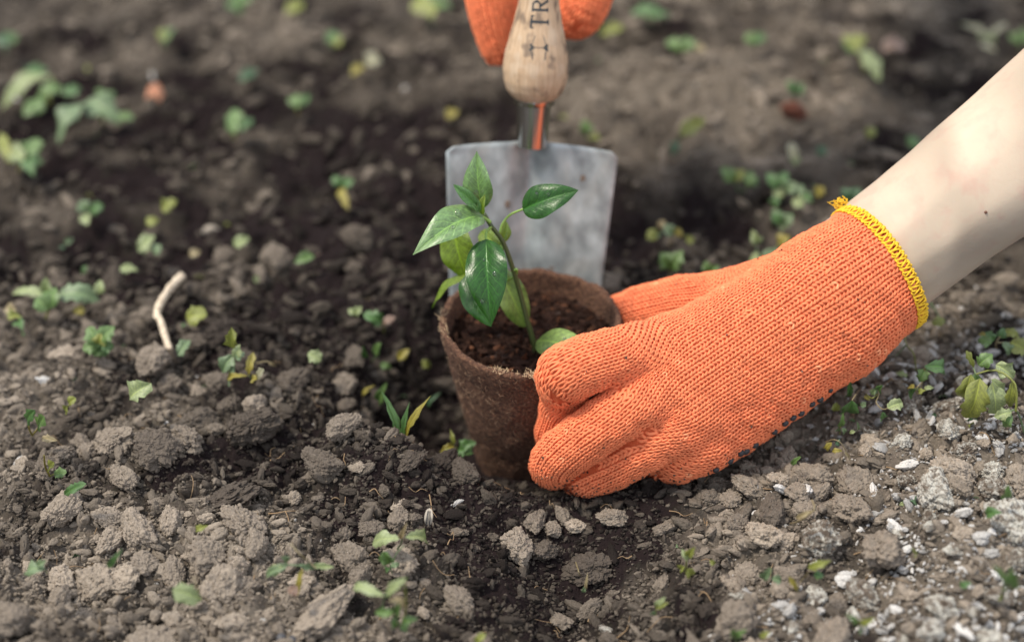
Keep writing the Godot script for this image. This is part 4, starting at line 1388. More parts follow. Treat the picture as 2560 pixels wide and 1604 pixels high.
# ---------------------------------------------------------------- everything
func make_materials() -> void:
	noise_lump = fnl(FastNoiseLite.TYPE_SIMPLEX_SMOOTH, 17.0, 3, 4)
	noise_lump.fractal_gain = 0.5
	noise_clod = fnl(FastNoiseLite.TYPE_CELLULAR, 80.0, 4, 2)
	noise_clod.cellular_return_type = FastNoiseLite.RETURN_DISTANCE2_SUB
	noise_clod.domain_warp_enabled = true
	noise_clod.domain_warp_amplitude = 0.010
	noise_clod.domain_warp_frequency = 60.0
	noise_crack = fnl(FastNoiseLite.TYPE_CELLULAR, 230.0, 44, 2)
	noise_crack.cellular_return_type = FastNoiseLite.RETURN_DISTANCE2_SUB
	noise_crack.domain_warp_enabled = true
	noise_crack.domain_warp_amplitude = 0.005
	noise_crack.domain_warp_frequency = 160.0
	noise_fine = fnl(FastNoiseLite.TYPE_SIMPLEX_SMOOTH, 330.0, 5, 3)
	noise_zone = fnl(FastNoiseLite.TYPE_SIMPLEX_SMOOTH, 16.0, 6, 4)
	noise_wave = fnl(FastNoiseLite.TYPE_SIMPLEX_SMOOTH, 0.02, 7, 2)
	# soil
	var grain := fnl(FastNoiseLite.TYPE_SIMPLEX_SMOOTH, 0.035, 12, 5)
	grain.fractal_gain = 0.72
	var pits := fnl(FastNoiseLite.TYPE_CELLULAR, 0.055, 13, 3)
	pits.fractal_gain = 0.6
	var grain_tex := tex(grey_image(grain, 512, 0.60, 1.0))
	var pit_tex := tex(grey_image(pits, 512, 0.0, 1.0))
	M.soil = soil_material(grain_tex, pit_tex, 0.07, 32.0)
	M.crumb = soil_material(grain_tex, pit_tex, 0.03, 60.0)
	for k in 8: clod_tones.append(clod_material(earth((k + 0.3) / 8.0, 1.45)))
	var patch := fnl(FastNoiseLite.TYPE_SIMPLEX_SMOOTH, 0.012, 14, 4)
	M.chalk = mat(Color.WHITE, 0.95)
	M.chalk.albedo_texture = two_tone(patch, 384, Color(0.40, 0.35, 0.30), Color(0.78, 0.77, 0.73), 0.42, 0.10, grain)
	M.ashy = mat(Color.WHITE, 0.95)
	M.ashy.albedo_texture = two_tone(patch, 384, Color(0.40, 0.35, 0.30), Color(0.74, 0.73, 0.69), 0.60, 0.10, grain)
	for m in [M.chalk, M.ashy]:
		m.uv1_triplanar = true
		m.uv1_world_triplanar = true
		m.uv1_scale = Vector3.ONE * 58.0
		m.heightmap_enabled = true
		m.heightmap_texture = pit_tex
		m.heightmap_scale = 0.06
	M.straw = mat(lin(0.30, 0.20, 0.11), 0.85)
	M.root = mat(Color.WHITE, 0.8)
	M.root.albedo_texture = two_tone(grain, 256, Color(0.62, 0.52, 0.42), Color(0.92, 0.86, 0.76), 0.34, 0.22, pits)
	M.root.uv1_triplanar = true
	M.root.uv1_world_triplanar = true
	M.root.uv1_scale = Vector3.ONE * 45.0
	M.pebble = mat(lin(0.50, 0.24, 0.14), 0.7)
	M.brick = mat(lin(0.17, 0.062, 0.038), 0.9)
	M.husk = mat(lin(0.42, 0.37, 0.30), 0.8)
	M.husk_dark = mat(lin(0.03, 0.03, 0.035), 0.6)
	M.berry = mat(lin(0.055, 0.055, 0.06), 0.5)
	# leaves
	var lt := leaf_textures()
	M.leaf_dark = leaf_mat(lin(0.036, 0.150, 0.020), Color(0.20, 0.34, 0.05), 0.36, lt)
	M.leaf_dark.metallic_specular = 0.45
	M.leaf_dark.roughness = 0.30
	M.leaf_dark.heightmap_scale = 0.022
	M.leaf_mid = leaf_mat(lin(0.13, 0.34, 0.09), Color(0.3, 0.45, 0.08), 0.38, lt)
	M.leaf_sky_sheen = leaf_mat(lin(0.27, 0.48, 0.19), Color(0.26, 0.42, 0.10), 0.34, lt)  # sky reflection painted in as a paler green
	M.leaf_young = leaf_mat(lin(0.33, 0.50, 0.05), Color(0.7, 0.85, 0.12), 0.42, lt)
	M.leaf_pale = leaf_mat(lin(0.40, 0.60, 0.17), Color(0.5, 0.66, 0.2), 0.42, lt)
	M.stem = mat(lin(0.060, 0.085, 0.024), 0.45)
	M.young_stem = mat(lin(0.20, 0.33, 0.06), 0.45)
	M.tones = []
	for c in [[0.10, 0.24, 0.06], [0.17, 0.31, 0.085], [0.36, 0.40, 0.08], [0.24, 0.36, 0.20], [0.50, 0.60, 0.33], [0.05, 0.15, 0.055], [0.46, 0.39, 0.06], [0.52, 0.42, 0.26], [0.85, 0.83, 0.70], [0.42, 0.27, 0.24]]:
		M.tones.append(leaf_mat(lin(c[0], c[1], c[2]), Color(c[0], c[1], c[2]), 0.5, lt, 0.02))
	M.water = mat(Color(1, 1, 1, 0.02), 0.03)
	M.water.refraction_enabled = true
	M.water.refraction_scale = 0.033
	var ico := icosphere(3)
	M.drop_mesh = build(ico[0], ico[1])
	# peat
	var felt := fnl(FastNoiseLite.TYPE_SIMPLEX_SMOOTH, 0.03, 15, 5)
	felt.fractal_gain = 0.7
	M.peat = mat(Color.WHITE, 0.97)
	M.peat.albedo_texture = two_tone(felt, 512, Color(0.30, 0.195, 0.145), Color(0.48, 0.35, 0.26), 0.52, 0.22, grain)
	M.peat.uv1_triplanar = true
	M.peat.uv1_world_triplanar = true
	M.peat.uv1_scale = Vector3.ONE * 30.0
	M.peat.heightmap_enabled = true
	M.peat.heightmap_texture = tex(grey_image(felt, 512, 0.0, 1.0))
	M.peat.heightmap_scale = 0.10
	M.torn = mat(lin(0.60, 0.44, 0.27), 0.9)
	M.compost = mat(lin(0.036, 0.020, 0.015), 0.95)
	M.tinted = mat(Color.WHITE, 0.9)
	M.tinted.vertex_color_use_as_albedo = true
	M.hair_mesh = tube(curve([Vector3(-0.5, 0, 0), Vector3(-0.2, 0.16, 0.08), Vector3(0.2, 0.2, -0.06), Vector3(0.55, 0.05, 0.05)], 7), 0.032, 0.02, 4)
	# gloves and skin
	M.glove_under = mat(lin(0.60, 0.11, 0.036), 0.95)
	M.yarn = mat(lin(0.84, 0.230, 0.096), 0.88)
	M.yarn.vertex_color_use_as_albedo = true
	M.yarn.rim_enabled = true
	M.yarn.rim = 0.5
	M.yarn.rim_tint = 0.8
	M.fuzz = mat(lin(0.88, 0.26, 0.11), 0.9)
	M.stitch = stitch_mesh()
	M.rubber = mat(lin(0.035, 0.035, 0.038), 0.6)
	M.yellow = mat(lin(0.80, 0.49, 0.025), 0.85)
	M.skin = mat(Color.WHITE, 0.75)
	M.skin.metallic_specular = 0.28
	var blotch := fnl(FastNoiseLite.TYPE_SIMPLEX_SMOOTH, 0.018, 16, 4)
	M.skin.albedo_texture = two_tone(blotch, 512, Color(0.79, 0.722, 0.64), Color(0.785, 0.67, 0.60), 0.76, 0.20, fnl(FastNoiseLite.TYPE_SIMPLEX_SMOOTH, 0.004, 18))
	M.skin.uv1_triplanar = true
	M.skin.uv1_world_triplanar = true
	M.skin.uv1_scale = Vector3.ONE * 9.0
	M.skin.heightmap_enabled = true
	M.skin.heightmap_texture = grain_tex
	M.skin.heightmap_scale = 0.03
	M.skin.subsurf_scatter_enabled = true
	M.skin.subsurf_scatter_strength = 0.06
	M.mole = mat(lin(0.12, 0.05, 0.03), 0.6)
	# trowel
	M.steel = mat(lin(0.58, 0.61, 0.61), 0.55, 0.45)
	var smear := fnl(FastNoiseLite.TYPE_SIMPLEX_SMOOTH, 0.011, 17, 5)
	M.steel.albedo_texture = two_tone(smear, 384, Color(0.92, 0.94, 0.94), Color(0.88, 0.88, 0.865), 0.66, 0.22, fnl(FastNoiseLite.TYPE_SIMPLEX_SMOOTH, 0.02, 19, 3))
	M.steel.uv1_scale = Vector3(0.8, 0.9, 1.0)
	M.mud = mat(lin(0.20, 0.15, 0.115), 0.95)
	M.chrome = mat(lin(0.62, 0.62, 0.60), 0.20, 1.0)
	M.wood = mat(Color.WHITE, 0.62)
	M.wood.albedo_texture = wood_texture()

func _ready() -> void:
	rng.seed = 20240611
	var cam := Camera3D.new()
	cam.name = "camera"
	add_child(cam)
	cam.position = Vector3(0.0, 0.38267, 0.48541)
	cam.rotation_degrees = Vector3(-36.0, 0.0, 0.0)
	cam.near = 0.02
	cam.far = 200.0
	var lens := CameraAttributesPhysical.new()
	lens.frustum_focal_length = 53.25
	lens.frustum_focus_distance = 0.554
	lens.frustum_near = 0.02
	lens.frustum_far = 200.0
	lens.exposure_aperture = 3.9
	cam.attributes = lens
	cam.fov = 25.40
	var sky := ProceduralSkyMaterial.new()
	sky.sky_top_color = Color(0.88, 0.91, 0.97)
	sky.sky_horizon_color = Color(0.82, 0.82, 0.83)
	sky.sky_curve = 0.35
	sky.ground_bottom_color = Color(0.25, 0.22, 0.20)
	sky.ground_horizon_color = Color(0.55, 0.54, 0.53)
	sky.sky_energy_multiplier = 1.05
	var env := Environment.new()
	env.background_mode = Environment.BG_SKY
	env.sky = Sky.new()
	env.sky.sky_material = sky
	env.tonemap_mode = Environment.TONE_MAPPER_LINEAR
	env.tonemap_exposure = 1.3
	env.sdfgi_enabled = true
	env.ssao_enabled = true
	env.ssil_enabled = true
	var we := WorldEnvironment.new()
	we.name = "world_environment"
	we.environment = env
	add_child(we)
	var sun := DirectionalLight3D.new()
	sun.name = "sun"
	sun.light_energy = 0.95
	sun.light_angular_distance = 11.0
	sun.light_color = Color(1.0, 0.96, 0.90)
	sun.shadow_enabled = true
	add_child(sun)
	sun.look_at_from_position(Vector3(-0.50, 1.0, 0.06), Vector3.ZERO, Vector3(0, 0, 1))
	make_materials()
	make_clod_meshes()
	make_ground()
	hand_holding_pot()
	make_pot()
	make_pepper()
	make_trowel()
	hand_on_trowel()
	# single clods, lumps and stones of the bed
	put_clod(-0.1434, 0.0913, 0.0068, 0.15, 0.00, 0, 0.95, "pale sharp-edged dry clod standing upright at the lower left", "soil clod", "large soil clods", 0.20)
	put_clod(-0.1535, 0.0931, 0.0053, 0.23, 0.00, 3, 0.95, "rounded grey clod leaning left of the pale upright clod", "soil clod", "large soil clods", 0.20)
	put_clod(-0.1321, 0.0849, 0.0051, 0.23, 0.00, 1, 0.90, "grey clod right behind the pale upright clod", "soil clod", "large soil clods", 0.20)
	put_clod(-0.1559, 0.1115, 0.0088, 0.21, 0.00, 2, 0.85, "broad grey-brown clod with flat top near the left edge", "soil clod", "large soil clods", 0.20)
	put_clod(-0.1382, 0.1065, 0.0052, 0.27, 0.00, 4, 0.90, "lumpy grey clod below the pale upright clod", "soil clod", "large soil clods", 0.20)
	put_clod(-0.1269, 0.1092, 0.0049, 0.29, 0.00, 1, 0.85, "small crumbly clod in the middle of the lower left", "soil clod", "large soil clods", 0.20)
	put_clod(-0.1140, 0.1045, 0.0083, 0.35, 0.00, 2, 0.75, "wide brown clod with green scrap behind it, lower left", "soil clod", "large soil clods", 0.20)
	put_clod(-0.1027, 0.0920, 0.0087, 0.33, 0.00, 5, 0.85, "large grey-flecked clod below the dark soil slab", "soil clod", "large soil clods", 0.20)
	put_clod(-0.0964, 0.1025, 0.0049, 0.27, 0.00, 0, 0.85, "dry angular clod beside the wilted twig weed", "soil clod", "large soil clods", 0.20)
	put_clod(-0.1054, 0.1207, 0.0084, 0.23, 0.00, 7, 0.85, "tall slanting grey clod above the pale triangular leaf", "soil clod", "large soil clods", 0.20)
	put_clod(-0.0982, 0.1183, 0.0037, 0.26, 0.00, 3, 0.90, "oval clod leaning on the tall slanting clod", "soil clod", "large soil clods", 0.20)
	put_clod(-0.1282, 0.1428, 0.0123, 0.31, 0.00, 2, 0.70, "big rough slab of dry soil at the bottom left", "soil clod", "large soil clods", 0.20)
	put_clod(-0.1051, 0.1465, 0.0058, 0.29, 0.00, 0, 0.70, "flat clod at the bottom edge under the pale triangular leaf", "soil clod", "large soil clods", 0.20)
	put_clod(-0.1671, 0.1211, 0.0042, 0.29, 0.00, 1, 0.80, "brown clod right of the grey curled leaf, lower left", "soil clod", "large soil clods", 0.20)
	put_clod(-0.1567, 0.1256, 0.0035, 0.33, 0.00, 4, 0.90, "small rounded clod below the broad grey-brown clod", "soil clod", "large soil clods", 0.20)
	put_clod(-0.1433, 0.1333, 0.0036, 0.38, 0.00, 3, 0.85, "round brown clod left of the big rough slab", "soil clod", "large soil clods", 0.20)
	put_clod(-0.1787, 0.1389, 0.0075, 0.48, 0.00, 6, 0.90, "large dark rounded clod in the bottom left corner", "soil clod", "large soil clods", 0.20)
	put_clod(-0.0684, 0.1305, 0.0126, 0.19, 0.00, 9, 0.50, "wide pale slab of dried soil strewn with plant bits", "soil clod", "large soil clods", 0.20)
	put_clod(-0.1629, 0.0456, 0.0074, 0.29, 0.00, 8, 1.00, "tall pointed grey clod at the left middle", "soil clod", "large soil clods", 0.20)
	put_clod(-0.1423, 0.0564, 0.0089, 0.73, 0.00, 4, 0.90, "dark moist clod right of the tall pointed clod", "soil clod", "large soil clods", 0.20)
	put_clod(-0.1081, 0.0349, 0.0114, 0.75, 0.00, 2, 0.80, "large dark moist block of soil with a tiny white fleck", "soil clod", "large soil clods", 0.20)
	put_clod(-0.0754, 0.0612, 0.0070, 0.65, 0.00, 0, 0.85, "dark square clod left of the grass tuft ridge", "soil clod", "large soil clods", 0.20)
	put_clod(-0.1128, 0.0733, 0.0125, 0.78, 0.00, 7, 0.50, "long dark slab of moist soil, left centre", "soil clod", "large soil clods", 0.20)
	put_clod(-0.1534, 0.0668, 0.0050, 0.35, 0.00, 1, 0.90, "grey clod under the tall pointed clod", "soil clod", "large soil clods", 0.20)
	put_clod(-0.0747, -0.0106, 0.0060, 0.43, 0.00, 4, 0.90, "brown clod with flat face behind the grass ridge", "soil clod", "large soil clods", 0.20)
	put_clod(-0.0194, 0.1235, 0.0045, 0.48, 0.00, 3, 0.80, "brown clod half sunk in the fine soil below the hole", "soil clod", "large soil clods", 0.20)
	put_clod(-0.0566, 0.1089, 0.0046, 0.38, 0.00, 1, 0.90, "knobbly clod left of the little heart-leaf seedling", "soil clod", "large soil clods", 0.20)
	put_clod(-0.0441, 0.0775, 0.0023, 0.09, 0.00, 3, 0.90, "tiny pale grey crumb on the dark ridge", "soil clod", "large soil clods", 0.20)
	put_clod(-0.0616, 0.0642, 0.0032, 0.18, 0.00, 5, 0.80, "light grey crumb hanging under a white rootlet", "soil clod", "large soil clods", 0.20)
	put_clod(0.0131, 0.0844, 0.0047, 0.73, 0.00, 3, 0.90, "dark round clod in the dent before the hand", "soil clod", "large soil clods", 0.20)
	put_clod(0.0296, 0.1113, 0.0040, 0.53, 0.00, 1, 0.85, "brown clod at the foot of the front dent", "soil clod", "large soil clods", 0.20)
	put_clod(0.0179, 0.1167, 0.0038, 0.48, 0.00, 8, 0.80, "small brown clod below the front dent", "soil clod", "large soil clods", 0.20)
	put_clod(0.0940, 0.0691, 0.0053, 0.35, 0.00, 3, 0.80, "smooth brown clod just under the glove edge", "soil clod", "large soil clods", 0.20)
	put_clod(0.0862, 0.0724, 0.0045, 0.35, 0.00, 4, 0.90, "rough brown clod left of the smooth one under the glove", "soil clod", "large soil clods", 0.20)
	put_clod(0.1008, 0.0844, 0.0062, 0.65, 0.00, 1, 0.80, "dark crumbly clod below the glove edge", "soil clod", "large soil clods", 0.20)
	put_clod(0.1106, 0.0790, 0.0049, 0.29, 0.00, 7, 0.70, "flat oval dry clod right of the dark crumbly one", "soil clod", "large soil clods", 0.20)
	put_clod(0.1201, 0.0760, 0.0039, 0.27, 0.00, 0, 1.00, "upright dry clod with sharp top below the glove", "soil clod", "large soil clods", 0.20)
	put_clod(0.1132, 0.0866, 0.0060, 0.27, 0.00, 2, 0.90, "wedge-shaped dry clod in front of the upright one", "soil clod", "large soil clods", 0.20)
	put_clod(0.1300, 0.0881, 0.0076, 0.29, 0.00, 5, 0.85, "large angular dry clod pointing up right", "soil clod", "large soil clods", 0.20)
	put_clod(0.1230, 0.0850, 0.0031, 0.27, 0.00, 0, 1.00, "small pointed clod left of the large angular one", "soil clod", "large soil clods", 0.20)
	put_clod(0.1369, 0.0715, 0.0082, 0.35, 0.00, 2, 0.70, "blocky dark-creased clod right of the dried leaf scraps", "soil clod", "large soil clods", 0.20)
	put_clod(0.1178, 0.0644, 0.0069, 0.33, 0.00, 1, 0.80, "round crumbly clod below the dried leaf scraps", "soil clod", "large soil clods", 0.20)
	put_clod(0.1688, 0.0876, 0.0043, 0.35, 0.00, 9, 0.90, "rough brown clod right of the white chalky lump", "soil clod", "large soil clods", 0.20)
	put_clod(0.1375, 0.1105, 0.0078, 0.35, 0.00, 3, 0.90, "big round crumbly brown clod at the lower right", "soil clod", "large soil clods", 0.20)
	put_clod(0.0874, 0.0889, 0.0050, 0.38, 0.00, 5, 0.80, "brown clod below the two clods under the glove", "soil clod", "large soil clods", 0.20)
	put_clod(0.0878, 0.1102, 0.0049, 0.33, 0.00, 4, 0.75, "rounded brown clod left of the big round clod", "soil clod", "large soil clods", 0.20)
	put_clod(0.0798, 0.1385, 0.0071, 0.41, 0.00, 6, 0.85, "blurred brown clod at the bottom, left of the white lump", "soil clod", "large soil clods", 0.20)
	put_clod(0.1121, 0.1485, 0.0069, 0.35, 0.00, 1, 0.85, "large blurred clod at the bottom right", "soil clod", "large soil clods", 0.20)
	put_clod(0.1275, 0.1280, 0.0050, 0.35, 0.50, 3, 0.80, "brown clod with white ash below the big round clod", "soil clod", "large soil clods", 0.20)
	put_clod(0.1413, 0.0412, 0.0033, 0.43, 0.00, 3, 0.90, "small brown clod right of the dark triangular leaf", "soil clod", "large soil clods", 0.20)
	put_clod(0.1457, 0.0429, 0.0045, 0.38, 0.50, 8, 0.90, "brown clod with ash specks beside the pale torn leaf", "soil clod", "large soil clods", 0.20)
	put_clod(0.1599, 0.0883, 0.0069, 0.23, 0.90, 0, 0.95, "white chalky lump standing upright at the right", "ash lump", "white ash lumps", 0.20)
	put_clod(0.1528, 0.0775, 0.0049, 0.23, 0.50, 5, 0.80, "half white lump left of the white chalky lump", "ash lump", "white ash lumps", 0.20)
	put_clod(0.1745, 0.0517, 0.0052, 0.23, 0.90, 2, 0.80, "white-crusted lump under the big wilted leaf", "ash lump", "white ash lumps", 0.20)
	put_clod(0.1865, 0.0731, 0.0060, 0.23, 0.90, 5, 1.00, "tall white-grey lump near the right edge", "ash lump", "white ash lumps", 0.20)
	put_clod(0.1790, 0.0623, 0.0048, 0.23, 0.50, 1, 0.90, "brown lump with white spots below the big wilted weed", "ash lump", "white ash lumps", 0.20)
	put_clod(0.1839, 0.1065, 0.0097, 0.23, 0.90, 4, 1.00, "large blurred heap of white ash at the right edge", "ash lump", "white ash lumps", 0.20)
	put_clod(0.1507, 0.1413, 0.0052, 0.23, 0.90, 7, 0.90, "white blurred lump in the lower right", "ash lump", "white ash lumps", 0.20)
	put_clod(0.1443, 0.1525, 0.0047, 0.23, 0.90, 0, 0.80, "white lump at the bottom edge, lower right", "ash lump", "white ash lumps", 0.20)
	put_clod(0.0812, 0.1274, 0.0026, 0.23, 0.90, 3, 0.90, "small white lump alone in brown crumbs at the bottom", "ash lump", "white ash lumps", 0.20)
	put_clod(0.1219, 0.1358, 0.0026, 0.23, 0.90, 0, 0.90, "small white lump right of the dark hollow", "ash lump", "white ash lumps", 0.20)
	put_clod(0.1827, 0.0875, 0.0056, 0.23, 0.50, 9, 0.90, "grey ash-dusted lump above the ash heap", "ash lump", "white ash lumps", 0.20)
	put_clod(0.1631, 0.1535, 0.0058, 0.23, 0.90, 9, 0.80, "blurred white ash lump in the bottom right corner", "ash lump", "white ash lumps", 0.20)
	put_clod(0.0346, 0.1270, 0.0028, 0.23, 0.90, 4, 0.50, "little patch of white ash at the bottom centre", "ash lump", "white ash lumps", 0.20)
	put_clod(0.0017, 0.0866, 0.0073, 0.23, 0.00, 2, 0.85, "large smooth grey-tan stone lying in the dent before the hand", "stone", "stones in the dent before the hand", 0.20)
	put_clod(0.0094, 0.0745, 0.0045, 0.43, 0.00, 0, 0.80, "brown stone behind the large grey-tan stone", "stone", "stones in the dent before the hand", 0.20)
	put_clod(0.0163, 0.0770, 0.0039, 0.35, 0.00, 2, 0.80, "brown upright stone right of the large grey-tan stone", "stone", "stones in the dent before the hand", 0.20)
	put_clod(0.0203, 0.0705, 0.0034, 0.38, 0.00, 0, 0.80, "brown stone nearest to the ring fingertip", "stone", "stones in the dent before the hand", 0.20)
	put_clod(0.0250, 0.0750, 0.0037, 0.03, 0.00, 5, 0.90, "pale stone right of the brown upright stone", "stone", "stones in the dent before the hand", 0.20)
	put_clod(0.0397, 0.0761, 0.0042, 0.33, 0.00, 3, 0.90, "crumbly stone at the right of the stones in the dent", "stone", "stones in the dent before the hand", 0.20)
	random_clods()
	# weeds, seedlings and leaf scraps
	tufted("weed", "long pale leaf over green weeds at the left edge", "weed", "blurred green weeds behind the trowel", [[Vector3(-0.2704, 0.0076, -0.2756), Vector3(-0.2967, 0.0031, -0.2538), 0.0112, 4, 0.20, 0.20], [Vector3(-0.2623, 0.0077, -0.2625), Vector3(-0.2750, 0.0047, -0.2558), 0.0091, 1, 0.00, 0.12], [Vector3(-0.2679, 0.0063, -0.2477), Vector3(-0.2752, 0.0064, -0.2329), 0.0109, 1, 0.00, 0.12], [Vector3(-0.2857, 0.0092, -0.2725), Vector3(-0.2745, 0.0091, -0.2832), 0.0092, 0, 0.00, 0.12], [Vector3(-0.2578, 0.0063, -0.2527), Vector3(-0.2511, 0.0062, -0.2630), 0.0080, 0, 0.00, 0.12]], [[[Vector3(-0.2676, 0.0000, -0.2549), Vector3(-0.2683, 0.0062, -0.2578), Vector3(-0.2697, 0.0077, -0.2729)], 0.00093, 2]])
	tufted("weed", "big folded blue-green leaf with small bright leaf above, upper left", "weed", "blurred green weeds behind the trowel", [[Vector3(-0.2378, 0.0095, -0.2341), Vector3(-0.2519, 0.0017, -0.2089), 0.0118, 3, 0.30, 0.25], [Vector3(-0.2412, 0.0095, -0.2391), Vector3(-0.2199, 0.0048, -0.2262), 0.0168, 3, -0.20, 0.15], [Vector3(-0.2199, 0.0048, -0.2262), Vector3(-0.2141, 0.0048, -0.2359), 0.0077, 1, 0.00, 0.12], [Vector3(-0.2339, 0.0094, -0.2416), Vector3(-0.2296, 0.0108, -0.2537), 0.0095, 1, 0.00, 0.12]], [[[Vector3(-0.2307, 0.0000, -0.2306), Vector3(-0.2328, 0.0048, -0.2335), Vector3(-0.2381, 0.0095, -0.2356)], 0.00090, 2]])
	tufted("weed", "green weed clump at the left edge below the long pale leaf", "weed", "blurred green weeds behind the trowel", [[Vector3(-0.2598, 0.0068, -0.1777), Vector3(-0.2743, 0.0067, -0.1909), 0.0111, 4, 0.00, 0.12], [Vector3(-0.2589, 0.0067, -0.1820), Vector3(-0.2551, 0.0099, -0.1939), 0.0111, 1, 0.00, 0.12], [Vector3(-0.2589, 0.0051, -0.1806), Vector3(-0.2537, 0.0068, -0.1669), 0.0074, 0, 0.00, 0.12], [Vector3(-0.2610, 0.0034, -0.1793), Vector3(-0.2514, 0.0051, -0.1806), 0.0083, 0, 0.00, 0.12], [Vector3(-0.2662, 0.0051, -0.1763), Vector3(-0.2806, 0.0082, -0.2061), 0.0064, 2, 0.00, 0.12]], [[[Vector3(-0.2641, 0.0000, -0.1767), Vector3(-0.2615, 0.0051, -0.1785), Vector3(-0.2611, 0.0067, -0.1820)], 0.00064, 6]])
	tufted("seedling", "bright green two-leaf seedling left of the trowel, tall and alone", "seedling", "blurred green weeds behind the trowel", [[Vector3(-0.1533, 0.0050, -0.2097), Vector3(-0.1544, 0.0112, -0.2285), 0.0099, 1, 0.00, 0.12], [Vector3(-0.1515, 0.0050, -0.2120), Vector3(-0.1455, 0.0065, -0.2254), 0.0067, 0, 0.00, 0.12]], [[[Vector3(-0.1546, 0.0001, -0.2141), Vector3(-0.1533, 0.0041, -0.2135)], 0.00089, 2]])
	tufted("seedling", "small round green seedling upper centre left of the trowel", "seedling", "blurred green weeds behind the trowel", [[Vector3(-0.1224, 0.0050, -0.2403), Vector3(-0.1246, 0.0096, -0.2486), 0.0088, 1, 0.00, 0.12], [Vector3(-0.1209, 0.0050, -0.2428), Vector3(-0.1156, 0.0082, -0.2490), 0.0055, 0, 0.00, 0.12]], [[[Vector3(-0.1224, 0.0002, -0.2422), Vector3(-0.1225, 0.0050, -0.2413)], 0.00069, 6]])
	tufted("seedling", "green seedling high above the soil left of the trowel handle", "seedling", "blurred green weeds behind the trowel", [[Vector3(-0.1124, 0.0048, -0.3254), Vector3(-0.1095, 0.0090, -0.3367), 0.0085, 0, 0.00, 0.12], [Vector3(-0.1096, 0.0049, -0.3224), Vector3(-0.1050, 0.0077, -0.3277), 0.0064, 2, 0.00, 0.12]], [[[Vector3(-0.1110, 0.0005, -0.3261), Vector3(-0.1112, 0.0048, -0.3265)], 0.00074, 0]])
	tufted("petal", "round cream petal on dark soil left of the orange glove fingers", "petal", "", [[Vector3(-0.0874, 0.0055, -0.2933), Vector3(-0.0792, 0.0087, -0.2976), 0.0102, 8, 0.00, 0.20, 0.50, 0.50]], [])
	tufted("leaf_scrap", "yellow-green scrap beside the round cream petal", "leaf", "blurred green weeds behind the trowel", [[Vector3(-0.0950, 0.0038, -0.2833), Vector3(-0.0889, 0.0054, -0.2961), 0.0061, 6, 0.00, 0.12]], [])
	tufted("leaf_scrap", "yellow-green scrap left of the trowel shank", "leaf", "blurred green weeds behind the trowel", [[Vector3(-0.0370, 0.0055, -0.2273), Vector3(-0.0303, 0.0093, -0.2310), 0.0062, 6, 0.00, 0.12]], [])
	tufted("weed", "green weed at the top edge, left", "weed", "blurred green weeds behind the trowel", [[Vector3(-0.1779, 0.0070, -0.3746), Vector3(-0.1724, 0.0082, -0.3908), 0.0134, 1, 0.00, 0.12], [Vector3(-0.1728, 0.0056, -0.3746), Vector3(-0.1846, 0.0069, -0.3843), 0.0111, 0, 0.00, 0.12]], [[[Vector3(-0.1766, 0.0000, -0.3779), Vector3(-0.1759, 0.0056, -0.3778)], 0.00104, 0]])
	tufted("leaf_scrap", "olive leaf at the top edge between two green weeds", "leaf", "blurred green weeds behind the trowel", [[Vector3(-0.1460, 0.0029, -0.3745), Vector3(-0.1353, 0.0056, -0.3841), 0.0100, 2, 0.00, 0.12]], [])
	tufted("weed", "large light green weed at the top edge left of the glove", "weed", "blurred green weeds behind the trowel", [[Vector3(-0.0522, 0.0084, -0.3621), Vector3(-0.0648, 0.0102, -0.3830), 0.0154, 2, 0.00, 0.12], [Vector3(-0.0509, 0.0084, -0.3620), Vector3(-0.0414, 0.0094, -0.3816), 0.0143, 1, 0.00, 0.12], [Vector3(-0.0506, 0.0086, -0.3554), Vector3(-0.0528, 0.0106, -0.3757), 0.0099, 2, 0.00, 0.12]], [[[Vector3(-0.0511, 0.0018, -0.3615), Vector3(-0.0514, 0.0084, -0.3620)], 0.00128, 0]])
	tufted("seedling", "olive seedling in the upper left", "seedling", "blurred green weeds behind the trowel", [[Vector3(-0.2169, 0.0044, -0.3292), Vector3(-0.2168, 0.0072, -0.3436), 0.0077, 2, 0.00, 0.12], [Vector3(-0.2148, 0.0044, -0.3274), Vector3(-0.2117, 0.0071, -0.3497), 0.0055, 0, 0.00, 0.12]], [[[Vector3(-0.2164, 0.0000, -0.3299), Vector3(-0.2165, 0.0037, -0.3307)], 0.00075, 0]])
	tufted("weed", "dark green weed at the left edge near the top", "weed", "blurred green weeds behind the trowel", [[Vector3(-0.3127, 0.0059, -0.3231), Vector3(-0.3050, 0.0087, -0.3285), 0.0106, 0, 0.00, 0.12], [Vector3(-0.3098, 0.0059, -0.3174), Vector3(-0.3179, 0.0086, -0.3344), 0.0085, 5, 0.00, 0.12]], [[[Vector3(-0.3122, 0.0000, -0.3213), Vector3(-0.3125, 0.0051, -0.3235)], 0.00074, 0]])
	tufted("leaf_scrap", "faint green leaf lying below the pale cloddy patch, upper left", "leaf", "blurred green weeds behind the trowel", [[Vector3(-0.1609, 0.0024, -0.2783), Vector3(-0.1511, 0.0039, -0.2939), 0.0073, 5, 0.00, 0.12]], [])
	tufted("seedling", "yellow and green seedling left of the trowel blade", "seedling", "blurred green weeds behind the trowel", [[Vector3(-0.0893, 0.0054, -0.1529), Vector3(-0.0922, 0.0105, -0.1544), 0.0064, 0, 0.00, 0.12], [Vector3(-0.0882, 0.0054, -0.1529), Vector3(-0.0818, 0.0088, -0.1531), 0.0061, 0, 0.00, 0.12], [Vector3(-0.0889, 0.0054, -0.1489), Vector3(-0.0844, 0.0054, -0.1349), 0.0053, 6, 0.00, 0.12]], [[[Vector3(-0.0885, 0.0001, -0.1476), Vector3(-0.0887, 0.0054, -0.1517)], 0.00062, 2]])
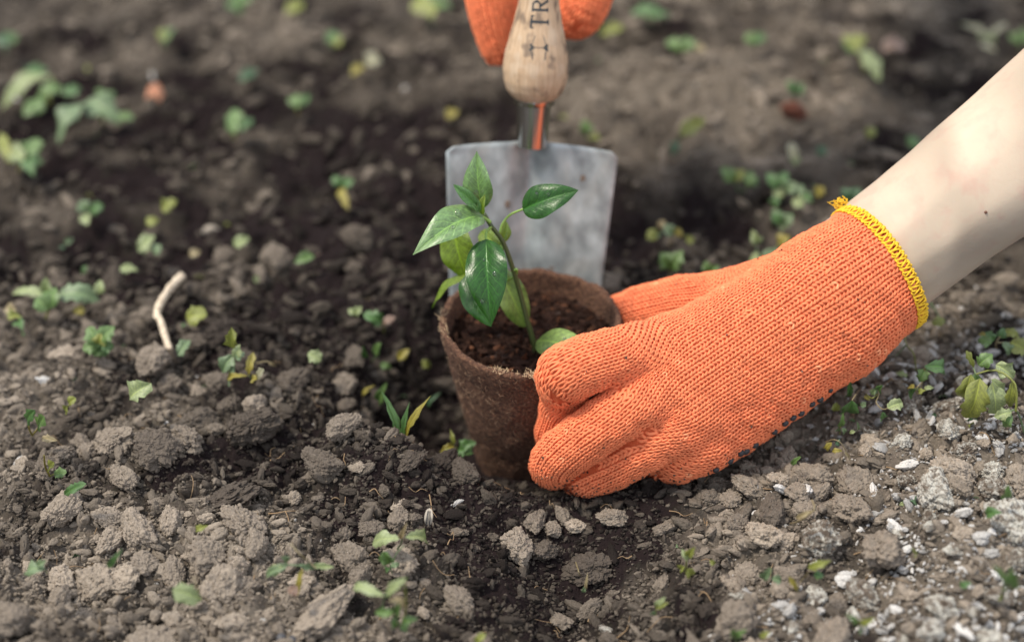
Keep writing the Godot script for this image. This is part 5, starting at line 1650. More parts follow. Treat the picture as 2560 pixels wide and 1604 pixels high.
	tufted("seedling", "grey-green seedling over a cream scrap at the left", "seedling", "blurred green weeds behind the trowel", [[Vector3(-0.2138, 0.0072, -0.1244), Vector3(-0.2157, 0.0124, -0.1273), 0.0080, 3, 0.00, 0.12], [Vector3(-0.2118, 0.0072, -0.1244), Vector3(-0.2045, 0.0107, -0.1255), 0.0070, 0, 0.00, 0.12], [Vector3(-0.2150, 0.0054, -0.1253), Vector3(-0.2112, 0.0036, -0.1168), 0.0062, 4, 0.00, 0.12]], [[[Vector3(-0.2145, 0.0000, -0.1245), Vector3(-0.2138, 0.0063, -0.1250)], 0.00061, 0]])
	tufted("leaf_scrap", "yellow-green leaf left of the pale blurred stone", "leaf", "blurred green weeds behind the trowel", [[Vector3(-0.1778, 0.0036, -0.1321), Vector3(-0.1701, 0.0088, -0.1332), 0.0073, 2, 0.00, 0.12]], [])
	tufted("weed", "pale grey-green leaves in a loose group left of centre", "weed", "blurred green weeds behind the trowel", [[Vector3(-0.1807, 0.0056, -0.0901), Vector3(-0.1751, 0.0073, -0.1017), 0.0077, 4, 0.00, 0.12], [Vector3(-0.1735, 0.0038, -0.0912), Vector3(-0.1707, 0.0074, -0.0944), 0.0060, 3, 0.00, 0.12], [Vector3(-0.1822, 0.0054, -0.1158), Vector3(-0.1765, 0.0072, -0.1186), 0.0058, 2, 0.00, 0.12], [Vector3(-0.1872, 0.0038, -0.0789), Vector3(-0.1782, 0.0038, -0.0772), 0.0049, 4, 0.00, 0.12]], [[[Vector3(-0.1787, 0.0000, -0.0951), Vector3(-0.1809, 0.0047, -0.0951)], 0.00039, 3]])
	tufted("leaf_scrap", "pale leaf lying on dark soil left of the seedling", "leaf", "", [[Vector3(-0.1362, 0.0028, -0.0998), Vector3(-0.1285, 0.0055, -0.1028), 0.0063, 4, 0.00, 0.12]], [])
	tufted("leaf_scrap", "bright green leaf lying flat with pink stalk, centre left", "leaf", "", [[Vector3(-0.0957, 0.0038, -0.0894), Vector3(-0.1048, 0.0038, -0.0841), 0.0059, 1, 0.00, 0.12]], [[[Vector3(-0.0937, 0.0010, -0.0955), Vector3(-0.0952, 0.0038, -0.0894)], 0.00049, 9]])
	tufted("leaf_scrap", "cream crumb of leaf on the dark soil above the white root", "leaf", "", [[Vector3(-0.1561, 0.0028, -0.0908), Vector3(-0.1514, 0.0047, -0.0933), 0.0047, 7, 0.00, 0.12]], [])
	tufted("weed", "grey-green sprawling weed with bright centre at the left", "weed", "wilted weeds lying on the bed", [[Vector3(-0.2119, 0.0060, -0.0509), Vector3(-0.2325, 0.0039, -0.0571), 0.0056, 4, 0.30, 0.20], [Vector3(-0.2085, 0.0079, -0.0498), Vector3(-0.1903, 0.0051, -0.0522), 0.0113, 3, -0.20, 0.20], [Vector3(-0.2096, 0.0081, -0.0400), Vector3(-0.2168, 0.0118, -0.0426), 0.0085, 1, 0.00, 0.12], [Vector3(-0.2096, 0.0081, -0.0400), Vector3(-0.2081, 0.0155, -0.0468), 0.0085, 1, 0.00, 0.12], [Vector3(-0.2131, 0.0079, -0.0498), Vector3(-0.2112, 0.0192, -0.0496), 0.0064, 4, 0.00, 0.12], [Vector3(-0.1906, 0.0060, -0.0541), Vector3(-0.1904, 0.0116, -0.0574), 0.0053, 4, 0.00, 0.12], [Vector3(-0.2002, 0.0042, -0.0470), Vector3(-0.1968, 0.0025, -0.0432), 0.0056, 6, 0.00, 0.12]], [[[Vector3(-0.2137, 0.0004, -0.0430), Vector3(-0.2106, 0.0071, -0.0430), Vector3(-0.2092, 0.0079, -0.0491)], 0.00055, 2], [[Vector3(-0.2092, 0.0079, -0.0491), Vector3(-0.1919, 0.0060, -0.0558)], 0.00047, 3]])
	tufted("weed", "pale leaf over a yellow-green seedling at the left edge", "weed", "wilted weeds lying on the bed", [[Vector3(-0.2246, 0.0081, -0.0385), Vector3(-0.2308, 0.0060, -0.0429), 0.0055, 7, 0.00, 0.12], [Vector3(-0.2239, 0.0062, -0.0381), Vector3(-0.2271, 0.0062, -0.0333), 0.0070, 2, 0.00, 0.12], [Vector3(-0.2238, 0.0043, -0.0360), Vector3(-0.2188, 0.0045, -0.0280), 0.0051, 0, 0.00, 0.12]], [[[Vector3(-0.2197, 0.0007, -0.0287), Vector3(-0.2230, 0.0062, -0.0349)], 0.00054, 0]])
	tufted("seedling", "bushy bright green seedling left of the white root", "seedling", "weed seedlings sprouting from the bed", [[Vector3(-0.1794, 0.0123, -0.0072), Vector3(-0.1835, 0.0190, -0.0113), 0.0082, 1, 0.00, 0.12], [Vector3(-0.1785, 0.0124, -0.0072), Vector3(-0.1730, 0.0192, -0.0111), 0.0085, 1, 0.00, 0.12], [Vector3(-0.1799, 0.0105, -0.0082), Vector3(-0.1866, 0.0104, -0.0069), 0.0075, 1, 0.00, 0.12], [Vector3(-0.1788, 0.0106, -0.0072), Vector3(-0.1733, 0.0105, -0.0096), 0.0067, 0, 0.00, 0.12], [Vector3(-0.1805, 0.0086, -0.0093), Vector3(-0.1815, 0.0072, -0.0053), 0.0071, 1, 0.00, 0.12], [Vector3(-0.1789, 0.0086, -0.0099), Vector3(-0.1772, 0.0064, -0.0064), 0.0050, 0, 0.00, 0.12], [Vector3(-0.1778, 0.0144, -0.0045), Vector3(-0.1763, 0.0197, -0.0046), 0.0057, 2, 0.00, 0.12]], [[[Vector3(-0.1807, 0.0033, -0.0099), Vector3(-0.1788, 0.0124, -0.0065)], 0.00070, 0]])
	tufted("leaf_scrap", "yellow-green heart-shaped leaf right of the white root", "leaf", "", [[Vector3(-0.1470, 0.0068, -0.0341), Vector3(-0.1380, 0.0106, -0.0319), 0.0095, 2, 0.00, 0.12, 0.75, 0.45]], [])
	tufted("leaf_scrap", "curled grey-green leaf beside the lower end of the white root", "leaf", "", [[Vector3(-0.1453, 0.0066, -0.0062), Vector3(-0.1412, 0.0100, -0.0147), 0.0053, 3, 0.00, 0.12]], [])
	tufted("leaf_scrap", "pale oval leaf with brown stain above the tall pointed clod", "leaf", "", [[Vector3(-0.1561, 0.0155, 0.0337), Vector3(-0.1480, 0.0231, 0.0336), 0.0084, 4, 0.00, 0.08, 0.45, 0.50]], [])
	tufted("seedling", "upright grey-green and yellow seedling left of the dark block", "seedling", "weed seedlings sprouting from the bed", [[Vector3(-0.1175, 0.0225, 0.0091), Vector3(-0.1165, 0.0331, 0.0079), 0.0053, 2, 0.00, 0.12], [Vector3(-0.1159, 0.0190, 0.0114), Vector3(-0.1141, 0.0241, 0.0084), 0.0042, 4, 0.00, 0.12], [Vector3(-0.1156, 0.0191, 0.0130), Vector3(-0.1130, 0.0203, 0.0076), 0.0039, 3, 0.00, 0.12], [Vector3(-0.1172, 0.0188, 0.0083), Vector3(-0.1224, 0.0098, 0.0093), 0.0060, 3, 0.00, 0.20], [Vector3(-0.1199, 0.0096, 0.0090), Vector3(-0.1160, 0.0172, 0.0118), 0.0052, 3, 0.00, 0.12]], [[[Vector3(-0.1206, 0.0040, 0.0115), Vector3(-0.1201, 0.0095, 0.0075), Vector3(-0.1168, 0.0207, 0.0095), Vector3(-0.1177, 0.0222, 0.0059)], 0.00044, 3]])
	tufted("seedling", "yellow wilting seedling with white seed husk on the dark block", "seedling", "weed seedlings sprouting from the bed", [[Vector3(-0.1111, 0.0113, 0.0133), Vector3(-0.1095, 0.0204, 0.0105), 0.0035, 6, 0.00, 0.10, 0.90, 0.50], [Vector3(-0.1113, 0.0114, 0.0139), Vector3(-0.1214, 0.0080, 0.0110), 0.0031, 6, 0.00, 0.25, 0.90, 0.50], [Vector3(-0.1099, 0.0093, 0.0135), Vector3(-0.1075, 0.0112, 0.0151), 0.0038, 6, 0.00, 0.10, 0.50, 0.50], [Vector3(-0.1076, 0.0090, 0.0123), Vector3(-0.1035, 0.0167, 0.0154), 0.0038, 8, 0.00, 0.10, 0.50, 0.50]], [[[Vector3(-0.1113, 0.0029, 0.0060), Vector3(-0.1111, 0.0113, 0.0133)], 0.00045, 4], [[Vector3(-0.1113, 0.0030, 0.0066), Vector3(-0.1072, 0.0089, 0.0114)], 0.00041, 4]])
	tufted("straw_bit", "bent dry straw bit right of the yellow wilting seedling", "straw", "", [[Vector3(-0.1051, 0.0080, -0.0000), Vector3(-0.1019, 0.0059, 0.0000), 0.0014, 7, 0.00, 0.12]], [[[Vector3(-0.1107, 0.0063, -0.0014), Vector3(-0.1050, 0.0101, 0.0021), Vector3(-0.1022, 0.0049, -0.0013)], 0.00035, 7]])
	tufted("leaf_scrap", "pale oval leaf standing out on dark soil left of the pot", "leaf", "", [[Vector3(-0.0888, 0.0077, -0.0070), Vector3(-0.0834, 0.0041, -0.0060), 0.0060, 4, 0.00, 0.10, 0.45, 0.50]], [])
	tufted("seedling", "round green leaf and pink husk on one stem left of the pot", "seedling", "weed seedlings sprouting from the bed", [[Vector3(-0.0590, 0.0026, -0.0367), Vector3(-0.0658, 0.0085, -0.0349), 0.0070, 0, 0.00, 0.10, 0.45, 0.45], [Vector3(-0.0588, 0.0001, -0.0392), Vector3(-0.0534, 0.0025, -0.0415), 0.0041, 9, 0.00, 0.12]], [[[Vector3(-0.0592, -0.0085, -0.0441), Vector3(-0.0587, 0.0025, -0.0369)], 0.00046, 2]])
	tufted("seedling", "pale two-leaf seedling further left of the pot", "seedling", "weed seedlings sprouting from the bed", [[Vector3(-0.0716, 0.0035, -0.0417), Vector3(-0.0744, 0.0060, -0.0423), 0.0037, 4, 0.00, 0.12], [Vector3(-0.0716, 0.0035, -0.0417), Vector3(-0.0682, 0.0078, -0.0419), 0.0041, 4, 0.00, 0.12]], [[[Vector3(-0.0718, -0.0011, -0.0451), Vector3(-0.0716, 0.0036, -0.0420)], 0.00037, 4]])
	tufted("seedling", "pair of upright green blades left of the pot rim", "seedling", "weed seedlings sprouting from the bed", [[Vector3(-0.0655, -0.0059, -0.0211), Vector3(-0.0656, 0.0067, -0.0161), 0.0029, 0, 0.00, 0.12], [Vector3(-0.0614, -0.0076, -0.0247), Vector3(-0.0570, 0.0051, -0.0183), 0.0048, 1, 0.00, 0.12]], [[[Vector3(-0.0640, -0.0145, -0.0293), Vector3(-0.0617, -0.0074, -0.0245)], 0.00037, 0]])
	tufted("leaf_scrap", "small green leaf below the pair of upright blades", "leaf", "", [[Vector3(-0.0601, -0.0138, -0.0268), Vector3(-0.0548, -0.0163, -0.0276), 0.0037, 1, 0.00, 0.12]], [])
	tufted("leaf_scrap", "yellow leaf lying left of the pot", "leaf", "", [[Vector3(-0.0523, -0.0151, -0.0321), Vector3(-0.0475, -0.0094, -0.0324), 0.0044, 6, 0.00, 0.12]], [])
	tufted("leaf_scrap", "yellow-green leaf lying between the yellow leaf and the pot", "leaf", "", [[Vector3(-0.0417, -0.0196, -0.0367), Vector3(-0.0375, -0.0233, -0.0360), 0.0041, 2, 0.00, 0.12]], [])
	tufted("seedling", "green leaf with yellow twisted shoots behind the grass ridge", "seedling", "weed seedlings sprouting from the bed", [[Vector3(-0.0592, -0.0194, -0.0064), Vector3(-0.0564, -0.0065, -0.0017), 0.0047, 1, 0.00, 0.12], [Vector3(-0.0662, -0.0123, -0.0032), Vector3(-0.0607, -0.0079, -0.0043), 0.0014, 6, 0.00, 0.40], [Vector3(-0.0663, -0.0135, -0.0039), Vector3(-0.0628, -0.0120, -0.0058), 0.0014, 6, 0.00, 0.40]], [[[Vector3(-0.0597, -0.0269, -0.0127), Vector3(-0.0591, -0.0195, -0.0068)], 0.00036, 0]])
	tufted("grass_tuft", "tuft of three grass blades turning yellow on the dug ridge", "grass tuft", "", [[Vector3(-0.0457, 0.0024, 0.0447), Vector3(-0.0502, 0.0233, 0.0395), 0.0038, 0, 0.50, 0.04, 0.35, 0.80], [Vector3(-0.0450, 0.0024, 0.0447), Vector3(-0.0410, 0.0190, 0.0401), 0.0024, 0, -0.30, 0.05, 0.35, 0.80], [Vector3(-0.0444, 0.0024, 0.0447), Vector3(-0.0325, 0.0235, 0.0418), 0.0032, 6, -0.40, 0.08, 0.40, 0.80], [Vector3(-0.0436, 0.0037, 0.0463), Vector3(-0.0395, 0.0035, 0.0489), 0.0016, 7, 0.00, 0.30]], [[[Vector3(-0.0453, -0.0022, 0.0456), Vector3(-0.0450, 0.0032, 0.0442)], 0.00079, 7]])
	tufted("seedling", "green and yellow seedling in the shaded hole left of the pot", "seedling", "weed seedlings sprouting from the bed", [[Vector3(-0.0223, -0.0200, 0.0240), Vector3(-0.0162, -0.0153, 0.0255), 0.0065, 0, 0.00, 0.12], [Vector3(-0.0231, -0.0200, 0.0252), Vector3(-0.0174, -0.0187, 0.0280), 0.0062, 0, 0.00, 0.12], [Vector3(-0.0248, -0.0187, 0.0242), Vector3(-0.0307, -0.0191, 0.0270), 0.0033, 6, 0.00, 0.30], [Vector3(-0.0248, -0.0176, 0.0247), Vector3(-0.0262, -0.0112, 0.0225), 0.0020, 2, 0.00, 0.12], [Vector3(-0.0256, -0.0183, 0.0264), Vector3(-0.0310, -0.0195, 0.0298), 0.0025, 2, 0.00, 0.12]], [[[Vector3(-0.0238, -0.0241, 0.0245), Vector3(-0.0240, -0.0191, 0.0245)], 0.00054, 2]])
	tufted("leaf_scrap", "dark green curled blade in the shade of the hole", "leaf", "", [[Vector3(-0.0385, -0.0326, -0.0196), Vector3(-0.0341, -0.0238, -0.0175), 0.0026, 5, 0.00, 0.30]], [])
	tufted("seedling", "seedling with two round leaves on yellow stalks at the left edge", "seedling", "weed seedlings sprouting from the bed", [[Vector3(-0.1901, 0.0221, 0.0567), Vector3(-0.1841, 0.0328, 0.0623), 0.0049, 0, 0.30, 0.10, 0.45, 0.50], [Vector3(-0.1863, 0.0203, 0.0578), Vector3(-0.1796, 0.0293, 0.0617), 0.0059, 1, 0.00, 0.10, 0.45, 0.45]], [[[Vector3(-0.1954, 0.0046, 0.0442), Vector3(-0.1922, 0.0156, 0.0527), Vector3(-0.1901, 0.0221, 0.0567)], 0.00042, 6], [[Vector3(-0.1954, 0.0046, 0.0442), Vector3(-0.1886, 0.0159, 0.0543), Vector3(-0.1861, 0.0203, 0.0573)], 0.00039, 6]])
	tufted("leaf_scrap", "cream leaf bit lying beneath the round-leaved seedling", "leaf", "", [[Vector3(-0.1887, 0.0093, 0.0515), Vector3(-0.1826, 0.0108, 0.0539), 0.0032, 7, 0.00, 0.12]], [])
	tufted("seedling", "two tiny round yellow-green leaves at the left", "seedling", "weed seedlings sprouting from the bed", [[Vector3(-0.1820, 0.0113, 0.0377), Vector3(-0.1798, 0.0167, 0.0395), 0.0036, 2, 0.00, 0.10, 0.45, 0.45], [Vector3(-0.1806, 0.0145, 0.0364), Vector3(-0.1772, 0.0187, 0.0377), 0.0040, 2, 0.00, 0.10, 0.45, 0.45]], [[[Vector3(-0.1844, 0.0059, 0.0324), Vector3(-0.1808, 0.0145, 0.0369)], 0.00033, 2]])
	tufted("seedling", "yellow-stalked seedling with two rounded leaves, lower left", "seedling", "weed seedlings sprouting from the bed", [[Vector3(-0.1787, 0.0130, 0.0740), Vector3(-0.1743, 0.0202, 0.0781), 0.0038, 2, 0.00, 0.10, 0.45, 0.45], [Vector3(-0.1775, 0.0105, 0.0742), Vector3(-0.1725, 0.0131, 0.0759), 0.0041, 1, 0.00, 0.10, 0.45, 0.45]], [[[Vector3(-0.1822, 0.0035, 0.0676), Vector3(-0.1799, 0.0153, 0.0749), Vector3(-0.1773, 0.0247, 0.0793)], 0.00047, 6], [[Vector3(-0.1822, 0.0035, 0.0676), Vector3(-0.1776, 0.0105, 0.0740)], 0.00035, 2]])
	tufted("leaf_scrap", "pointed green leaf among crumbs, lower left", "leaf", "", [[Vector3(-0.1711, 0.0097, 0.0849), Vector3(-0.1607, 0.0173, 0.0869), 0.0037, 0, 0.00, 0.10, 0.70, 0.50]], [])
	tufted("leaf_scrap", "grey-green curled leaf at the lower left", "leaf", "wilted weeds lying on the bed", [[Vector3(-0.1656, 0.0153, 0.1292), Vector3(-0.1748, 0.0078, 0.1247), 0.0053, 3, 0.40, 0.20], [Vector3(-0.1684, 0.0153, 0.1279), Vector3(-0.1639, 0.0202, 0.1298), 0.0030, 3, 0.00, 0.12]], [[[Vector3(-0.1709, 0.0003, 0.1168), Vector3(-0.1660, 0.0153, 0.1289)], 0.00029, 3]])
	tufted("leaf_scrap", "narrow green leaf edge leaning on the broad grey-brown clod", "leaf", "", [[Vector3(-0.1428, 0.0177, 0.1303), Vector3(-0.1361, 0.0276, 0.1332), 0.0024, 0, 0.60, 0.12]], [])
	tufted("leaf_scrap", "pale green triangular leaf at the bottom left", "leaf", "", [[Vector3(-0.1080, 0.0128, 0.1417), Vector3(-0.1136, 0.0228, 0.1465), 0.0063, 4, 0.10, 0.15, 0.90, 0.35]], [[[Vector3(-0.1078, 0.0051, 0.1347), Vector3(-0.1083, 0.0127, 0.1398), Vector3(-0.1089, 0.0177, 0.1408), Vector3(-0.1110, 0.0201, 0.1374)], 0.00026, 7]])
	tufted("leaf_scrap", "small yellow-green scrap on a brown clod, lower left", "leaf", "", [[Vector3(-0.1155, 0.0153, 0.1098), Vector3(-0.1108, 0.0201, 0.1122), 0.0027, 2, 0.00, 0.12]], [])
	tufted("weed", "wilted twig with drooping leaves and a yellow stalk, bottom left of centre", "weed", "wilted weeds lying on the bed", [[Vector3(-0.0792, 0.0174, 0.1294), Vector3(-0.0875, 0.0076, 0.1253), 0.0033, 3, 0.00, 0.25], [Vector3(-0.0813, 0.0174, 0.1294), Vector3(-0.0864, 0.0076, 0.1253), 0.0038, 4, 0.00, 0.20], [Vector3(-0.0756, 0.0174, 0.1294), Vector3(-0.0693, 0.0125, 0.1265), 0.0024, 3, 0.00, 0.12], [Vector3(-0.0794, 0.0174, 0.1274), Vector3(-0.0815, 0.0223, 0.1299), 0.0027, 3, 0.00, 0.12], [Vector3(-0.0712, 0.0149, 0.1269), Vector3(-0.0637, 0.0124, 0.1253), 0.0024, 4, 0.00, -0.20], [Vector3(-0.0745, 0.0149, 0.1285), Vector3(-0.0767, 0.0051, 0.1327), 0.0021, 6, 0.00, 0.10, 0.40, 0.60]], [[[Vector3(-0.0782, 0.0246, 0.1259), Vector3(-0.0746, 0.0222, 0.1288), Vector3(-0.0724, 0.0173, 0.1270), Vector3(-0.0696, 0.0149, 0.1285)], 0.00036, 7], [[Vector3(-0.0820, 0.0174, 0.1290), Vector3(-0.0749, 0.0174, 0.1296), Vector3(-0.0693, 0.0125, 0.1265)], 0.00039, 3]])
	tufted("fibre_scrap", "small tuft of purple fibres under the yellow stalk", "fibre", "", [[Vector3(-0.0791, 0.0101, 0.1355), Vector3(-0.0754, 0.0126, 0.1350), 0.0032, 9, 0.00, 0.12], [Vector3(-0.0785, 0.0113, 0.1338), Vector3(-0.0755, 0.0101, 0.1355), 0.0029, 9, 0.00, 0.12], [Vector3(-0.0767, 0.0102, 0.1374), Vector3(-0.0757, 0.0126, 0.1359), 0.0023, 9, 0.00, 0.12]], [])
	tufted("weed", "wilted seedling with two pale outspread leaves, bottom centre", "weed", "wilted weeds lying on the bed", [[Vector3(-0.0407, 0.0146, 0.1132), Vector3(-0.0524, 0.0075, 0.1079), 0.0054, 4, 0.20, 0.12, 0.70, 0.50], [Vector3(-0.0390, 0.0145, 0.1125), Vector3(-0.0298, 0.0064, 0.1047), 0.0051, 4, -0.20, 0.12, 0.60, 0.35], [Vector3(-0.0400, 0.0145, 0.1132), Vector3(-0.0388, 0.0244, 0.1181), 0.0021, 7, 0.00, 0.12]], [[[Vector3(-0.0435, -0.0001, 0.1047), Vector3(-0.0407, 0.0097, 0.1109), Vector3(-0.0400, 0.0158, 0.1130)], 0.00039, 3]])
	tufted("seedling", "tiny seedling with a heart-shaped leaf below the outspread one", "seedling", "weed seedlings sprouting from the bed", [[Vector3(-0.0445, 0.0098, 0.1212), Vector3(-0.0460, 0.0171, 0.1224), 0.0050, 1, 0.00, 0.10, 0.50, 0.50], [Vector3(-0.0443, 0.0073, 0.1201), Vector3(-0.0407, 0.0072, 0.1186), 0.0021, 3, 0.00, 0.12], [Vector3(-0.0444, 0.0061, 0.1195), Vector3(-0.0466, 0.0024, 0.1180), 0.0021, 0, 0.00, 0.12]], [[[Vector3(-0.0442, -0.0001, 0.1163), Vector3(-0.0444, 0.0098, 0.1212)], 0.00029, 3], [[Vector3(-0.0443, 0.0023, 0.1163), Vector3(-0.0422, 0.0097, 0.1164), Vector3(-0.0393, 0.0120, 0.1141)], 0.00027, 3]])
	tufted("weed", "many-leaved weed seedling at the bottom centre", "weed", "wilted weeds lying on the bed", [[Vector3(-0.0432, 0.0252, 0.1515), Vector3(-0.0542, 0.0177, 0.1426), 0.0038, 4, 0.30, 0.30], [Vector3(-0.0425, 0.0252, 0.1515), Vector3(-0.0344, 0.0346, 0.1516), 0.0035, 4, -0.20, 0.15], [Vector3(-0.0420, 0.0228, 0.1510), Vector3(-0.0366, 0.0150, 0.1460), 0.0032, 7, 0.00, 0.25], [Vector3(-0.0402, 0.0178, 0.1523), Vector3(-0.0469, 0.0153, 0.1496), 0.0034, 1, 0.00, 0.15], [Vector3(-0.0397, 0.0152, 0.1505), Vector3(-0.0376, 0.0252, 0.1542), 0.0037, 1, 0.00, 0.10], [Vector3(-0.0377, 0.0127, 0.1518), Vector3(-0.0325, 0.0150, 0.1521), 0.0034, 1, 0.00, 0.12], [Vector3(-0.0399, 0.0102, 0.1514), Vector3(-0.0404, 0.0153, 0.1523), 0.0028, 1, 0.00, 0.12], [Vector3(-0.0387, 0.0076, 0.1503), Vector3(-0.0360, 0.0075, 0.1489), 0.0028, 1, 0.00, 0.12]], [[[Vector3(-0.0466, -0.0001, 0.1336), Vector3(-0.0431, 0.0240, 0.1507), Vector3(-0.0421, 0.0264, 0.1508)], 0.00043, 3], [[Vector3(-0.0389, -0.0002, 0.1411), Vector3(-0.0365, 0.0151, 0.1476), Vector3(-0.0361, 0.0298, 0.1500)], 0.00042, 2], [[Vector3(-0.0397, -0.0002, 0.1411), Vector3(-0.0398, 0.0165, 0.1516)], 0.00031, 0]])
	tufted("leaf_scrap", "pale yellow-green leaf bit at the bottom edge, centre", "leaf", "", [[Vector3(-0.0127, 0.0053, 0.1540), Vector3(-0.0096, 0.0092, 0.1541), 0.0028, 2, 0.00, 0.10, 0.50, 0.40]], [])
	tufted("straw_bit", "pale withered wisp in the front dent", "straw", "", [[Vector3(0.0274, -0.0150, 0.1115), Vector3(0.0281, -0.0065, 0.1118), 0.0012, 7, 0.00, 0.12], [Vector3(0.0268, -0.0152, 0.1117), Vector3(0.0273, -0.0111, 0.1125), 0.0015, 3, 0.00, 0.12]], [[[Vector3(0.0247, -0.0160, 0.0953), Vector3(0.0252, -0.0118, 0.1036), Vector3(0.0259, -0.0147, 0.1036)], 0.00031, 7]])
	tufted("weed", "blurred green weed right of the orange glove fingers", "weed", "blurred green weeds behind the trowel", [[Vector3(0.0974, 0.0250, -0.2741), Vector3(0.0908, 0.0292, -0.2812), 0.0100, 1, 0.00, 0.12], [Vector3(0.0985, 0.0250, -0.2739), Vector3(0.1060, 0.0299, -0.2823), 0.0096, 1, 0.00, 0.12], [Vector3(0.1072, 0.0222, -0.2772), Vector3(0.1124, 0.0242, -0.2837), 0.0068, 7, 0.00, 0.12]], [[[Vector3(0.0988, 0.0186, -0.2795), Vector3(0.0980, 0.0250, -0.2755)], 0.00094, 0]])
	tufted("seedling", "small blurred green seedling in the upper right", "seedling", "blurred green weeds behind the trowel", [[Vector3(0.1420, 0.0236, -0.2851), Vector3(0.1374, 0.0279, -0.2894), 0.0081, 1, 0.00, 0.12], [Vector3(0.1420, 0.0236, -0.2851), Vector3(0.1483, 0.0271, -0.2912), 0.0073, 0, 0.00, 0.12]], [[[Vector3(0.1430, 0.0191, -0.2893), Vector3(0.1421, 0.0236, -0.2862)], 0.00071, 0]])
	tufted("weed", "faint light green weed at the top edge right of the trowel", "weed", "blurred green weeds behind the trowel", [[Vector3(0.0831, 0.0213, -0.3269), Vector3(0.0771, 0.0203, -0.3442), 0.0127, 0, 0.00, 0.12], [Vector3(0.0855, 0.0216, -0.3263), Vector3(0.0953, 0.0219, -0.3405), 0.0116, 0, 0.00, 0.12], [Vector3(0.0681, 0.0185, -0.3186), Vector3(0.0534, 0.0169, -0.3163), 0.0075, 2, 0.00, 0.12]], [[[Vector3(0.0847, 0.0170, -0.3278), Vector3(0.0845, 0.0211, -0.3290)], 0.00098, 0]])
	tufted("seedling", "green seedling right of the trowel shank", "seedling", "blurred green weeds behind the trowel", [[Vector3(0.0402, 0.0105, -0.1995), Vector3(0.0389, 0.0183, -0.2009), 0.0071, 1, 0.00, 0.12], [Vector3(0.0425, 0.0088, -0.2004), Vector3(0.0477, 0.0087, -0.1961), 0.0049, 2, 0.00, 0.12]], [[[Vector3(0.0412, 0.0050, -0.2027), Vector3(0.0405, 0.0106, -0.2002)], 0.00066, 0]])
	tufted("weed", "long pale leaf hanging from a yellow-green one, upper right", "weed", "blurred green weeds behind the trowel", [[Vector3(0.2004, 0.0223, -0.2770), Vector3(0.1995, 0.0241, -0.2978), 0.0122, 2, 0.00, 0.12], [Vector3(0.2042, 0.0217, -0.2837), Vector3(0.2127, 0.0111, -0.2608), 0.0098, 4, 0.00, 0.12], [Vector3(0.1981, 0.0213, -0.2765), Vector3(0.1959, 0.0214, -0.2897), 0.0069, 1, 0.00, 0.12]], [[[Vector3(0.2073, 0.0110, -0.2740), Vector3(0.2034, 0.0191, -0.2783), Vector3(0.2026, 0.0219, -0.2821)], 0.00094, 2]])
	tufted("petal", "pinkish dry petal beside the long pale leaf, upper right", "petal", "", [[Vector3(0.2214, 0.0125, -0.2978), Vector3(0.2367, 0.0141, -0.3083), 0.0106, 9, 0.00, 0.15, 0.50, 0.50]], [])
	tufted("seedling", "green seedling standing over the red-brown stone", "seedling", "blurred green weeds behind the trowel", [[Vector3(0.1564, 0.0207, -0.2269), Vector3(0.1521, 0.0285, -0.2260), 0.0069, 0, 0.00, 0.12], [Vector3(0.1576, 0.0206, -0.2271), Vector3(0.1616, 0.0261, -0.2283), 0.0066, 0, 0.00, 0.12]], [[[Vector3(0.1594, 0.0117, -0.2347), Vector3(0.1570, 0.0207, -0.2277)], 0.00068, 0]])
	tufted("weed", "yellow-green leaf above a dark one right of the trowel blade", "weed", "blurred green weeds behind the trowel", [[Vector3(0.0904, 0.0142, -0.1927), Vector3(0.1041, 0.0212, -0.1955), 0.0097, 2, 0.00, 0.12], [Vector3(0.0884, 0.0099, -0.1917), Vector3(0.0858, 0.0068, -0.1840), 0.0055, 5, 0.00, 0.12]], [[[Vector3(0.0901, 0.0064, -0.1958), Vector3(0.0904, 0.0143, -0.1934)], 0.00065, 0]])
	tufted("seedling", "yellow-green two-leaf seedling beyond the glove wrist", "seedling", "blurred green weeds behind the trowel", [[Vector3(0.1133, 0.0099, -0.1492), Vector3(0.1083, 0.0162, -0.1548), 0.0075, 1, 0.00, 0.12], [Vector3(0.1145, 0.0101, -0.1510), Vector3(0.1192, 0.0159, -0.1512), 0.0068, 2, 0.00, 0.12], [Vector3(0.1211, 0.0097, -0.1456), Vector3(0.1233, 0.0159, -0.1512), 0.0064, 1, 0.00, 0.12], [Vector3(0.1227, 0.0080, -0.1485), Vector3(0.1266, 0.0119, -0.1499), 0.0050, 0, 0.00, 0.12]], [[[Vector3(0.1185, 0.0024, -0.1519), Vector3(0.1145, 0.0101, -0.1510)], 0.00062, 0], [[Vector3(0.1205, 0.0024, -0.1518), Vector3(0.1216, 0.0098, -0.1467)], 0.00062, 0]])
